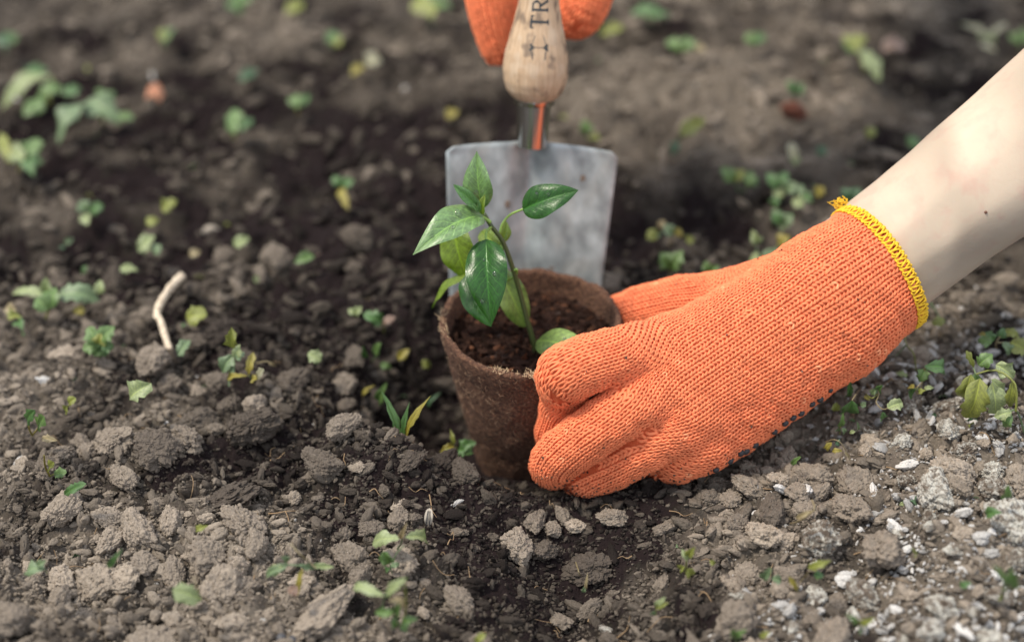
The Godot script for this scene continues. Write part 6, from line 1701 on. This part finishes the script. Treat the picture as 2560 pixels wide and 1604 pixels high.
	tufted("weed", "low grey-green chickweed patch beyond the glove wrist", "weed", "blurred green weeds behind the trowel", [[Vector3(0.1345, 0.0113, -0.1408), Vector3(0.1306, 0.0175, -0.1465), 0.0064, 0, 0.00, 0.12], [Vector3(0.1358, 0.0114, -0.1427), Vector3(0.1409, 0.0174, -0.1466), 0.0071, 0, 0.00, 0.12], [Vector3(0.1397, 0.0094, -0.1401), Vector3(0.1442, 0.0151, -0.1405), 0.0071, 3, 0.00, 0.12], [Vector3(0.1446, 0.0093, -0.1383), Vector3(0.1487, 0.0132, -0.1417), 0.0060, 3, 0.00, 0.12], [Vector3(0.1545, 0.0092, -0.1365), Vector3(0.1579, 0.0147, -0.1371), 0.0060, 6, 0.00, 0.12], [Vector3(0.1388, 0.0075, -0.1393), Vector3(0.1332, 0.0077, -0.1430), 0.0053, 4, 0.00, 0.12], [Vector3(0.1475, 0.0072, -0.1301), Vector3(0.1417, 0.0091, -0.1327), 0.0070, 4, 0.00, 0.12], [Vector3(0.1314, 0.0072, -0.1301), Vector3(0.1336, 0.0127, -0.1287), 0.0059, 0, 0.00, 0.12], [Vector3(0.1323, 0.0087, -0.1106), Vector3(0.1284, 0.0142, -0.1148), 0.0068, 0, 0.00, 0.12], [Vector3(0.1342, 0.0087, -0.1106), Vector3(0.1376, 0.0142, -0.1111), 0.0068, 3, 0.00, 0.12], [Vector3(0.1366, 0.0069, -0.1116), Vector3(0.1319, 0.0069, -0.1135), 0.0058, 4, 0.00, 0.12], [Vector3(0.1470, 0.0075, -0.1394), Vector3(0.1518, 0.0091, -0.1328), 0.0053, 0, 0.00, 0.12]], [[[Vector3(0.1392, 0.0020, -0.1444), Vector3(0.1358, 0.0114, -0.1427)], 0.00062, 0], [[Vector3(0.1451, 0.0020, -0.1426), Vector3(0.1469, 0.0094, -0.1402), Vector3(0.1550, 0.0092, -0.1373)], 0.00062, 3], [[Vector3(0.1347, 0.0014, -0.1147), Vector3(0.1334, 0.0087, -0.1113)], 0.00060, 0]])
	tufted("leaf_scrap", "dark green leaves by the top of the forearm", "leaf", "blurred green weeds behind the trowel", [[Vector3(0.1693, 0.0107, -0.1300), Vector3(0.1659, 0.0163, -0.1324), 0.0081, 5, 0.00, 0.12], [Vector3(0.1703, 0.0107, -0.1300), Vector3(0.1750, 0.0162, -0.1326), 0.0070, 5, 0.00, 0.12]], [[[Vector3(0.1726, 0.0018, -0.1389), Vector3(0.1698, 0.0108, -0.1308)], 0.00062, 0]])
	tufted("leaf_scrap", "pale pinkish leaf with grey-green foot above the weed patch", "leaf", "blurred green weeds behind the trowel", [[Vector3(0.1483, 0.0114, -0.1694), Vector3(0.1466, 0.0182, -0.1766), 0.0062, 8, 0.00, 0.12], [Vector3(0.1498, 0.0103, -0.1779), Vector3(0.1501, 0.0058, -0.1729), 0.0059, 4, 0.00, 0.12]], [])
	tufted("leaf_scrap", "round yellow-green leaf left of the forearm", "leaf", "blurred green weeds behind the trowel", [[Vector3(0.1918, 0.0106, -0.1971), Vector3(0.1970, 0.0142, -0.1986), 0.0056, 2, 0.00, 0.10, 0.50, 0.50]], [])
	tufted("leaf_scrap", "teal leaf above the glove wrist", "leaf", "blurred green weeds behind the trowel", [[Vector3(0.1624, 0.0098, -0.1765), Vector3(0.1667, 0.0139, -0.1800), 0.0059, 5, 0.00, 0.12]], [])
	tufted("leaf_scrap", "dark green leaf touching the forearm silhouette", "leaf", "blurred green weeds behind the trowel", [[Vector3(0.2131, 0.0088, -0.1893), Vector3(0.2196, 0.0122, -0.1919), 0.0082, 0, 0.00, 0.12]], [])
	tufted("seedling", "bright green two-leaf seedling just above the glove thumb", "seedling", "weed seedlings sprouting from the bed", [[Vector3(0.0739, 0.0082, -0.0717), Vector3(0.0696, 0.0155, -0.0750), 0.0081, 1, 0.00, 0.12], [Vector3(0.0751, 0.0082, -0.0717), Vector3(0.0790, 0.0175, -0.0720), 0.0077, 1, 0.00, 0.12]], [[[Vector3(0.0756, 0.0007, -0.0761), Vector3(0.0746, 0.0082, -0.0724)], 0.00057, 2]])
	tufted("seedling", "small bright green seedling above the glove knuckles", "seedling", "weed seedlings sprouting from the bed", [[Vector3(0.0925, 0.0067, -0.0712), Vector3(0.0911, 0.0122, -0.0715), 0.0061, 1, 0.00, 0.12], [Vector3(0.0934, 0.0067, -0.0712), Vector3(0.0968, 0.0105, -0.0706), 0.0057, 1, 0.00, 0.12]], [[[Vector3(0.0938, 0.0011, -0.0755), Vector3(0.0930, 0.0067, -0.0719)], 0.00048, 0]])
	tufted("weed", "yellowish fading leaves in a group right of the trowel blade", "weed", "wilted weeds lying on the bed", [[Vector3(0.0781, 0.0081, -0.1006), Vector3(0.0750, 0.0136, -0.1028), 0.0068, 3, 0.00, 0.12], [Vector3(0.0800, 0.0081, -0.1005), Vector3(0.0819, 0.0118, -0.1019), 0.0060, 6, 0.00, 0.12], [Vector3(0.0703, 0.0062, -0.1000), Vector3(0.0665, 0.0099, -0.1032), 0.0071, 2, 0.00, 0.12], [Vector3(0.0728, 0.0081, -0.1078), Vector3(0.0747, 0.0118, -0.1093), 0.0048, 7, 0.00, 0.12], [Vector3(0.0852, 0.0045, -0.1008), Vector3(0.0891, 0.0064, -0.1014), 0.0051, 2, 0.00, 0.12]], [[[Vector3(0.0778, 0.0007, -0.1031), Vector3(0.0785, 0.0081, -0.1013)], 0.00049, 7]])
	tufted("weed", "pale green bent leaves by the upper edge of the glove", "weed", "wilted weeds lying on the bed", [[Vector3(0.1173, 0.0105, -0.0897), Vector3(0.1156, 0.0177, -0.0891), 0.0059, 4, 0.00, 0.12], [Vector3(0.1184, 0.0071, -0.0809), Vector3(0.1133, 0.0051, -0.0846), 0.0066, 4, 0.00, 0.12], [Vector3(0.1187, 0.0090, -0.0780), Vector3(0.1260, 0.0145, -0.0800), 0.0058, 3, 0.00, 0.12], [Vector3(0.1285, 0.0088, -0.0922), Vector3(0.1325, 0.0143, -0.0909), 0.0067, 6, 0.00, 0.12], [Vector3(0.1222, 0.0072, -0.0807), Vector3(0.1178, 0.0034, -0.0812), 0.0054, 4, 0.00, 0.12]], [[[Vector3(0.1191, 0.0016, -0.0822), Vector3(0.1179, 0.0070, -0.0845), Vector3(0.1174, 0.0105, -0.0904)], 0.00048, 3], [[Vector3(0.1259, 0.0016, -0.0892), Vector3(0.1290, 0.0088, -0.0930)], 0.00046, 2]])
	tufted("weed", "white-grey withered grass in the upper right corner", "weed", "blurred green weeds behind the trowel", [[Vector3(0.2968, 0.0062, -0.3282), Vector3(0.2808, 0.0092, -0.3452), 0.0043, 8, 0.00, 0.12], [Vector3(0.2994, 0.0061, -0.3284), Vector3(0.2882, 0.0065, -0.3333), 0.0047, 4, 0.00, 0.12], [Vector3(0.2959, 0.0061, -0.3341), Vector3(0.3118, 0.0080, -0.3477), 0.0038, 8, 0.00, 0.12], [Vector3(0.2874, 0.0068, -0.3211), Vector3(0.2966, 0.0036, -0.3165), 0.0042, 8, 0.00, 0.12]], [[[Vector3(0.2942, 0.0023, -0.3250), Vector3(0.2964, 0.0062, -0.3311)], 0.00099, 8]])
	tufted("weed", "bright green weed at the right edge near the top", "weed", "blurred green weeds behind the trowel", [[Vector3(0.3117, 0.0071, -0.3205), Vector3(0.3062, 0.0113, -0.3258), 0.0097, 1, 0.00, 0.12], [Vector3(0.3138, 0.0070, -0.3236), Vector3(0.3216, 0.0121, -0.3327), 0.0098, 1, 0.00, 0.12]], [[[Vector3(0.3144, 0.0014, -0.3241), Vector3(0.3131, 0.0070, -0.3235)], 0.00099, 0]])
	tufted("weed", "large wilted weed with drooping yellow-green leaves at the right edge", "weed", "wilted weeds lying on the bed", [[Vector3(0.1774, 0.0430, 0.0529), Vector3(0.1773, 0.0299, 0.0490), 0.0073, 2, 0.30, 0.25, 0.50, 0.50], [Vector3(0.1797, 0.0429, 0.0514), Vector3(0.1789, 0.0321, 0.0504), 0.0050, 1, -0.40, 0.20], [Vector3(0.1809, 0.0416, 0.0536), Vector3(0.1786, 0.0225, 0.0556), 0.0102, 2, 0.00, 0.18, 0.55, 0.70], [Vector3(0.1857, 0.0401, 0.0542), Vector3(0.1893, 0.0256, 0.0573), 0.0089, 4, 0.20, 0.15, 0.60, 0.60], [Vector3(0.1849, 0.0419, 0.0547), Vector3(0.1914, 0.0329, 0.0527), 0.0049, 4, 0.30, 0.15], [Vector3(0.1871, 0.0459, 0.0503), Vector3(0.1948, 0.0416, 0.0535), 0.0067, 4, 0.20, 0.12], [Vector3(0.1790, 0.0442, 0.0502), Vector3(0.1744, 0.0516, 0.0489), 0.0030, 2, 0.00, 0.05, 0.90, 0.50], [Vector3(0.1800, 0.0460, 0.0510), Vector3(0.1852, 0.0504, 0.0498), 0.0060, 1, 0.00, 0.20], [Vector3(0.1923, 0.0440, 0.0578), Vector3(0.1934, 0.0297, 0.0574), 0.0040, 2, 0.50, 0.15], [Vector3(0.1914, 0.0343, 0.0653), Vector3(0.1851, 0.0321, 0.0651), 0.0048, 4, 0.00, 0.12], [Vector3(0.1907, 0.0343, 0.0653), Vector3(0.1894, 0.0260, 0.0650), 0.0038, 1, 0.00, 0.30]], [[[Vector3(0.1995, 0.0219, 0.0626), Vector3(0.1934, 0.0342, 0.0640), Vector3(0.1869, 0.0323, 0.0665)], 0.00041, 3], [[Vector3(0.1931, 0.0343, 0.0648), Vector3(0.1918, 0.0445, 0.0610), Vector3(0.1861, 0.0458, 0.0540), Vector3(0.1792, 0.0431, 0.0530)], 0.00048, 2], [[Vector3(0.1792, 0.0431, 0.0530), Vector3(0.1788, 0.0441, 0.0492)], 0.00040, 3]])
	tufted("weed", "spray of small curled leaves above the large wilted weed", "weed", "wilted weeds lying on the bed", [[Vector3(0.2005, 0.0258, 0.0101), Vector3(0.1955, 0.0253, 0.0073), 0.0052, 1, 0.00, 0.12], [Vector3(0.2021, 0.0253, 0.0078), Vector3(0.1985, 0.0279, 0.0051), 0.0045, 0, 0.00, 0.12], [Vector3(0.2055, 0.0247, 0.0050), Vector3(0.2068, 0.0288, 0.0035), 0.0042, 0, 0.00, 0.12], [Vector3(0.2082, 0.0254, 0.0011), Vector3(0.2146, 0.0237, 0.0023), 0.0042, 2, 0.00, 0.20], [Vector3(0.2060, 0.0236, 0.0072), Vector3(0.2107, 0.0190, 0.0087), 0.0048, 3, 0.00, 0.12], [Vector3(0.2099, 0.0231, 0.0057), Vector3(0.2175, 0.0182, 0.0063), 0.0080, 2, 0.00, 0.12], [Vector3(0.2009, 0.0245, 0.0034), Vector3(0.1976, 0.0241, 0.0005), 0.0021, 6, 0.00, 0.12]], [[[Vector3(0.2078, 0.0143, -0.0018), Vector3(0.2039, 0.0242, 0.0064), Vector3(0.2085, 0.0253, 0.0011)], 0.00041, 7], [[Vector3(0.2040, 0.0235, 0.0065), Vector3(0.2097, 0.0232, 0.0061)], 0.00035, 7]])
	tufted("leaf_scrap", "curled folded green leaf left of the large wilted weed", "leaf", "wilted weeds lying on the bed", [[Vector3(0.1666, 0.0299, 0.0309), Vector3(0.1763, 0.0230, 0.0260), 0.0061, 0, 0.00, 0.35], [Vector3(0.1679, 0.0281, 0.0300), Vector3(0.1655, 0.0227, 0.0322), 0.0047, 1, 0.00, 0.12]], [[[Vector3(0.1659, 0.0168, 0.0328), Vector3(0.1674, 0.0228, 0.0310), Vector3(0.1671, 0.0290, 0.0306)], 0.00036, 7]])
	tufted("leaf_scrap", "pale yellow-green leaf with thin stalk below the forearm", "leaf", "wilted weeds lying on the bed", [[Vector3(0.1892, 0.0177, -0.0181), Vector3(0.1832, 0.0163, -0.0165), 0.0046, 2, 0.00, 0.12]], [[[Vector3(0.1882, 0.0131, -0.0377), Vector3(0.1876, 0.0168, -0.0232), Vector3(0.1875, 0.0177, -0.0182)], 0.00033, 0]])
	tufted("straw_bit", "thin green stalks bent over the soil under the cuff", "stalk", "", [[Vector3(0.1586, 0.0231, 0.0052), Vector3(0.1559, 0.0145, 0.0083), 0.0017, 3, 0.00, 0.12]], [[[Vector3(0.1674, 0.0224, -0.0038), Vector3(0.1653, 0.0243, 0.0087), Vector3(0.1671, 0.0239, 0.0151), Vector3(0.1690, 0.0163, 0.0161)], 0.00035, 2], [[Vector3(0.1591, 0.0230, 0.0042), Vector3(0.1566, 0.0200, 0.0086), Vector3(0.1553, 0.0136, 0.0091)], 0.00035, 2], [[Vector3(0.1650, 0.0244, 0.0094), Vector3(0.1615, 0.0190, 0.0101)], 0.00035, 3]])
	tufted("leaf_scrap", "dark green triangular leaf right of the glove edge", "leaf", "wilted weeds lying on the bed", [[Vector3(0.1346, 0.0263, 0.0483), Vector3(0.1345, 0.0138, 0.0427), 0.0073, 0, 0.00, 0.10, 0.45, 0.60]], [[[Vector3(0.1367, 0.0268, 0.0451), Vector3(0.1346, 0.0263, 0.0483)], 0.00033, 7]])
	tufted("leaf_scrap", "yellow-green leaf tucked under the glove edge", "leaf", "wilted weeds lying on the bed", [[Vector3(0.1309, 0.0182, 0.0396), Vector3(0.1313, 0.0130, 0.0397), 0.0036, 2, 0.00, 0.12]], [])
	tufted("leaf_scrap", "small upright green leaf above the dark triangular leaf", "leaf", "wilted weeds lying on the bed", [[Vector3(0.1356, 0.0172, 0.0345), Vector3(0.1352, 0.0306, 0.0422), 0.0027, 0, 0.00, 0.12]], [])
	tufted("weed", "twisted withered weed with a pale torn leaf, right", "weed", "wilted weeds lying on the bed", [[Vector3(0.1479, 0.0253, 0.0520), Vector3(0.1541, 0.0266, 0.0499), 0.0049, 4, 0.00, 0.10, 0.50, 0.40], [Vector3(0.1453, 0.0286, 0.0448), Vector3(0.1457, 0.0352, 0.0493), 0.0033, 0, 0.00, 0.12], [Vector3(0.1431, 0.0260, 0.0441), Vector3(0.1447, 0.0307, 0.0462), 0.0030, 3, 0.00, 0.12], [Vector3(0.1464, 0.0226, 0.0512), Vector3(0.1482, 0.0161, 0.0497), 0.0032, 0, 0.00, 0.12], [Vector3(0.1415, 0.0210, 0.0456), Vector3(0.1395, 0.0205, 0.0437), 0.0029, 3, 0.00, 0.12], [Vector3(0.1411, 0.0232, 0.0419), Vector3(0.1436, 0.0216, 0.0424), 0.0017, 6, 0.00, 0.12]], [[[Vector3(0.1456, 0.0286, 0.0441), Vector3(0.1455, 0.0266, 0.0461), Vector3(0.1447, 0.0242, 0.0470), Vector3(0.1464, 0.0237, 0.0506), Vector3(0.1482, 0.0254, 0.0521)], 0.00033, 7], [[Vector3(0.1421, 0.0234, 0.0409), Vector3(0.1429, 0.0261, 0.0467), Vector3(0.1456, 0.0266, 0.0448)], 0.00030, 2]])
	tufted("weed", "small shrivelled weed between the torn leaf and the large wilted weed", "weed", "wilted weeds lying on the bed", [[Vector3(0.1620, 0.0251, 0.0404), Vector3(0.1619, 0.0184, 0.0347), 0.0033, 0, 0.00, 0.12], [Vector3(0.1616, 0.0248, 0.0388), Vector3(0.1604, 0.0223, 0.0351), 0.0026, 6, 0.00, 0.12], [Vector3(0.1633, 0.0232, 0.0393), Vector3(0.1652, 0.0256, 0.0411), 0.0023, 2, 0.00, 0.12], [Vector3(0.1663, 0.0233, 0.0370), Vector3(0.1702, 0.0239, 0.0371), 0.0020, 4, 0.00, 0.12]], [[[Vector3(0.1655, 0.0167, 0.0327), Vector3(0.1622, 0.0250, 0.0396), Vector3(0.1646, 0.0271, 0.0378)], 0.00029, 7]])
	tufted("weed", "green forked sprout among crumbs below the triangular leaf", "weed", "wilted weeds lying on the bed", [[Vector3(0.1300, 0.0168, 0.0529), Vector3(0.1300, 0.0245, 0.0572), 0.0026, 1, 0.00, 0.12], [Vector3(0.1306, 0.0146, 0.0510), Vector3(0.1306, 0.0095, 0.0480), 0.0020, 3, 0.00, 0.12], [Vector3(0.1315, 0.0149, 0.0519), Vector3(0.1334, 0.0109, 0.0509), 0.0023, 3, 0.00, 0.12], [Vector3(0.1369, 0.0148, 0.0530), Vector3(0.1360, 0.0218, 0.0564), 0.0016, 3, 0.00, 0.12], [Vector3(0.1365, 0.0147, 0.0536), Vector3(0.1345, 0.0126, 0.0522), 0.0016, 4, 0.00, 0.12]], [[[Vector3(0.1325, 0.0079, 0.0474), Vector3(0.1306, 0.0158, 0.0520)], 0.00029, 2]])
	tufted("leaf_scrap", "bright green blade lying on dark soil below the glove", "leaf", "", [[Vector3(0.1101, 0.0072, 0.0647), Vector3(0.1130, 0.0134, 0.0670), 0.0021, 1, 0.00, 0.10, 0.50, 0.50]], [])
	tufted("weed", "dried yellow-brown leaf scraps on the brown clods, right", "weed", "wilted weeds lying on the bed", [[Vector3(0.1242, 0.0201, 0.0664), Vector3(0.1237, 0.0128, 0.0616), 0.0026, 6, 0.00, 0.30], [Vector3(0.1252, 0.0207, 0.0671), Vector3(0.1273, 0.0195, 0.0669), 0.0026, 5, 0.00, 0.20], [Vector3(0.1236, 0.0190, 0.0706), Vector3(0.1270, 0.0206, 0.0717), 0.0019, 6, 0.00, 0.30], [Vector3(0.1274, 0.0212, 0.0735), Vector3(0.1311, 0.0161, 0.0724), 0.0013, 7, 0.00, 0.12]], [[[Vector3(0.1238, 0.0145, 0.0599), Vector3(0.1244, 0.0225, 0.0676), Vector3(0.1272, 0.0221, 0.0699), Vector3(0.1315, 0.0137, 0.0696)], 0.00026, 7]])
	tufted("weed", "pale yellow-green shrivelled weed at the edge of the front dent", "weed", "wilted weeds lying on the bed", [[Vector3(0.0634, 0.0114, 0.1192), Vector3(0.0648, 0.0196, 0.1233), 0.0033, 2, 0.00, 0.12], [Vector3(0.0634, 0.0115, 0.1212), Vector3(0.0615, 0.0159, 0.1206), 0.0027, 4, 0.00, 0.12], [Vector3(0.0632, 0.0089, 0.1227), Vector3(0.0656, 0.0019, 0.1209), 0.0039, 2, 0.00, 0.12], [Vector3(0.0625, 0.0086, 0.1214), Vector3(0.0612, 0.0028, 0.1178), 0.0030, 2, 0.00, 0.12], [Vector3(0.0719, 0.0088, 0.1186), Vector3(0.0742, 0.0067, 0.1189), 0.0021, 2, 0.00, 0.12]], [[[Vector3(0.0642, -0.0012, 0.1159), Vector3(0.0629, 0.0113, 0.1211)], 0.00044, 2]])
	tufted("leaf_scrap", "pale sprout bit at the bottom, right of the centre", "leaf", "wilted weeds lying on the bed", [[Vector3(0.0510, 0.0047, 0.1371), Vector3(0.0526, 0.0106, 0.1397), 0.0026, 4, 0.00, 0.12], [Vector3(0.0509, 0.0048, 0.1381), Vector3(0.0551, 0.0093, 0.1394), 0.0017, 2, 0.00, 0.12], [Vector3(0.0505, 0.0020, 0.1365), Vector3(0.0502, -0.0031, 0.1347), 0.0020, 3, 0.00, 0.12]], [[[Vector3(0.0520, -0.0051, 0.1319), Vector3(0.0510, 0.0047, 0.1371)], 0.00035, 2]])
	tufted("weed", "blurred yellow and green scraps in the brown crumbs, lower right", "weed", "wilted weeds lying on the bed", [[Vector3(0.1047, 0.0161, 0.1297), Vector3(0.1119, 0.0225, 0.1320), 0.0029, 2, 0.00, 0.12], [Vector3(0.1070, 0.0138, 0.1303), Vector3(0.1103, 0.0142, 0.1317), 0.0029, 0, 0.00, 0.12], [Vector3(0.0889, 0.0114, 0.1300), Vector3(0.0913, 0.0195, 0.1320), 0.0035, 3, 0.00, 0.12], [Vector3(0.0923, 0.0118, 0.1304), Vector3(0.0963, 0.0097, 0.1293), 0.0032, 3, 0.00, 0.12], [Vector3(0.0976, 0.0151, 0.1325), Vector3(0.1011, 0.0075, 0.1321), 0.0020, 6, 0.00, 0.12]], [[[Vector3(0.1037, 0.0054, 0.1262), Vector3(0.1053, 0.0162, 0.1307)], 0.00029, 7]])
	tufted("straw_bit", "curled dry stalk on the clods, lower right", "straw", "", [[Vector3(0.1037, 0.0191, 0.1075), Vector3(0.1092, 0.0251, 0.1096), 0.0021, 7, 0.00, 0.12]], [[[Vector3(0.1094, 0.0251, 0.1043), Vector3(0.1092, 0.0251, 0.1096), Vector3(0.1056, 0.0169, 0.1063), Vector3(0.1039, 0.0091, 0.0999)], 0.00034, 7]])
	tufted("seedling", "blurred green two-leaf seedling at the right edge, bottom", "seedling", "weed seedlings sprouting from the bed", [[Vector3(0.1648, 0.0289, 0.1513), Vector3(0.1579, 0.0474, 0.1600), 0.0036, 1, 0.00, 0.12], [Vector3(0.1661, 0.0290, 0.1514), Vector3(0.1643, 0.0426, 0.1572), 0.0045, 1, 0.00, 0.12], [Vector3(0.1670, 0.0209, 0.1465), Vector3(0.1685, 0.0154, 0.1442), 0.0022, 2, 0.00, 0.12]], [[[Vector3(0.1703, 0.0129, 0.1418), Vector3(0.1651, 0.0289, 0.1513)], 0.00036, 0]])
	tufted("leaf_scrap", "green leaf bit left of the ash heap", "leaf", "", [[Vector3(0.1718, 0.0231, 0.1096), Vector3(0.1745, 0.0284, 0.1141), 0.0041, 0, 0.00, 0.12]], [])
	tufted("leaf_scrap", "bright leaf bit above the ash heap", "leaf", "", [[Vector3(0.1784, 0.0269, 0.1052), Vector3(0.1783, 0.0344, 0.1091), 0.0036, 1, 0.00, 0.12]], [])
	tufted("seedling", "bright green blurred sprouts at the bottom edge, right", "seedling", "weed seedlings sprouting from the bed", [[Vector3(0.0747, 0.0121, 0.1575), Vector3(0.0730, 0.0199, 0.1600), 0.0031, 1, 0.00, 0.12], [Vector3(0.0754, 0.0122, 0.1576), Vector3(0.0782, 0.0178, 0.1599), 0.0025, 1, 0.00, 0.12], [Vector3(0.0846, 0.0104, 0.1560), Vector3(0.0876, 0.0134, 0.1568), 0.0022, 2, 0.00, 0.12]], [[[Vector3(0.0779, 0.0018, 0.1509), Vector3(0.0753, 0.0122, 0.1572)], 0.00031, 0]])
	tufted("seedling", "yellow-green blurred sprout at the bottom right", "seedling", "weed seedlings sprouting from the bed", [[Vector3(0.1165, 0.0165, 0.1561), Vector3(0.1134, 0.0243, 0.1596), 0.0022, 1, 0.00, 0.12], [Vector3(0.1178, 0.0166, 0.1562), Vector3(0.1211, 0.0225, 0.1589), 0.0025, 2, 0.00, 0.12], [Vector3(0.1177, 0.0138, 0.1555), Vector3(0.1202, 0.0085, 0.1534), 0.0019, 0, 0.00, 0.12]], [[[Vector3(0.1205, 0.0059, 0.1502), Vector3(0.1174, 0.0166, 0.1561)], 0.00030, 2]])
	tufted("leaf_scrap", "small yellow-green leaf bit beside the ash lump, lower right", "leaf", "", [[Vector3(0.1422, 0.0197, 0.1273), Vector3(0.1408, 0.0275, 0.1321), 0.0014, 2, 0.00, 0.12]], [])
	tufted("leaf_scrap", "green scrap right of the white lump at the lower right", "leaf", "", [[Vector3(0.1546, 0.0200, 0.1420), Vector3(0.1572, 0.0232, 0.1431), 0.0025, 0, 0.00, 0.12]], [])
	small_things()
	make_scraps()
	make_crumbs()
	make_fibres()

func ground_point(p: Vector3, lift := 0.0) -> Vector3:
	return Vector3(p.x, soil_at(p.x, p.z) + lift, p.z)

func small_things() -> void:
	var pts := []
	for q in [Vector3(-0.1539, 0.0096, -0.0636), Vector3(-0.1571, 0.0108, -0.0520), Vector3(-0.1602, 0.0082, -0.0446), Vector3(-0.1612, 0.0057, -0.0387), Vector3(-0.1584, 0.0051, -0.0334), Vector3(-0.1542, 0.0060, -0.0216), Vector3(-0.1502, 0.0051, -0.0125)]: pts.append(q)
	lone("root_piece", tube(curve(pts, 30), 0.0020, 0.0013, 14, 0.5), M.root, "bent cream-white root piece lying on the dark soil at the left", "root")
	var ps: Array = [[Vector3(-0.2110, 0.0000, -0.2727), 0.0052], [Vector3(0.1582, 0.0112, -0.2308), 0.0055], [Vector3(-0.1556, 0.0000, -0.1340), 0.0030], [Vector3(0.0328, -0.0181, 0.0896), 0.0011]]
	for i in ps.size():
		var o := MeshInstance3D.new()
		o.name = numbered("pebble")
		o.mesh = clod_meshes[3]
		o.set_surface_override_material(0, [M.pebble, M.brick, M.husk, M.pebble][i])
		add_child(o)
		o.transform = Transform3D(spin().scaled_local(Vector3.ONE * float(ps[i][1])), ground_point(ps[i][0], float(ps[i][1]) * 0.5))
		tag(o, ["round orange-tan pebble on dark soil in the upper left", "red-brown brick bit under a small green seedling, upper right", "whitish blurred pebble with yellow moss beside it, left of centre", "tiny red brick crumb in the front dent below the fingertips"][i], "pebble")
	# a striped seed husk
	var h := thing("seed_husk", "black and white striped seed husk standing in the dark ridge, bottom centre", "seed husk", Vector3(-0.0319, 0.0022, 0.0936))
	part("shell", leaf(Vector3.ZERO, Vector3(0.0006, 0.0060, -0.0030), Vector3(0, 0.5, 0.85), 0.0032, {"fold": 0.3, "bow": 0.15, "pa": 0.4, "pb": 0.4}), M.husk, h)
	for s in [-0.0007, 0.0005]:
		part("stripe", tube(curve([Vector3(s, 0.0006, 0.0009), Vector3(s + 0.0003, 0.0032, 0.0002), Vector3(s * 0.6 + 0.0005, 0.0056, -0.0019)], 8), 0.00022, 0.00018, 5), M.husk_dark, h)
	for b in [Vector3(-0.0819, 0.0000, 0.1431), Vector3(-0.0781, 0.0000, 0.1429)]:
		var o := lone("dark_seed", M.drop_mesh, M.berry, "one of two round dark seeds side by side at the bottom left", "seed", "pair of round dark seeds")
		o.transform = Transform3D(Basis.from_scale(Vector3(0.0019, 0.0017, 0.0019)), ground_point(b, 0.0012))
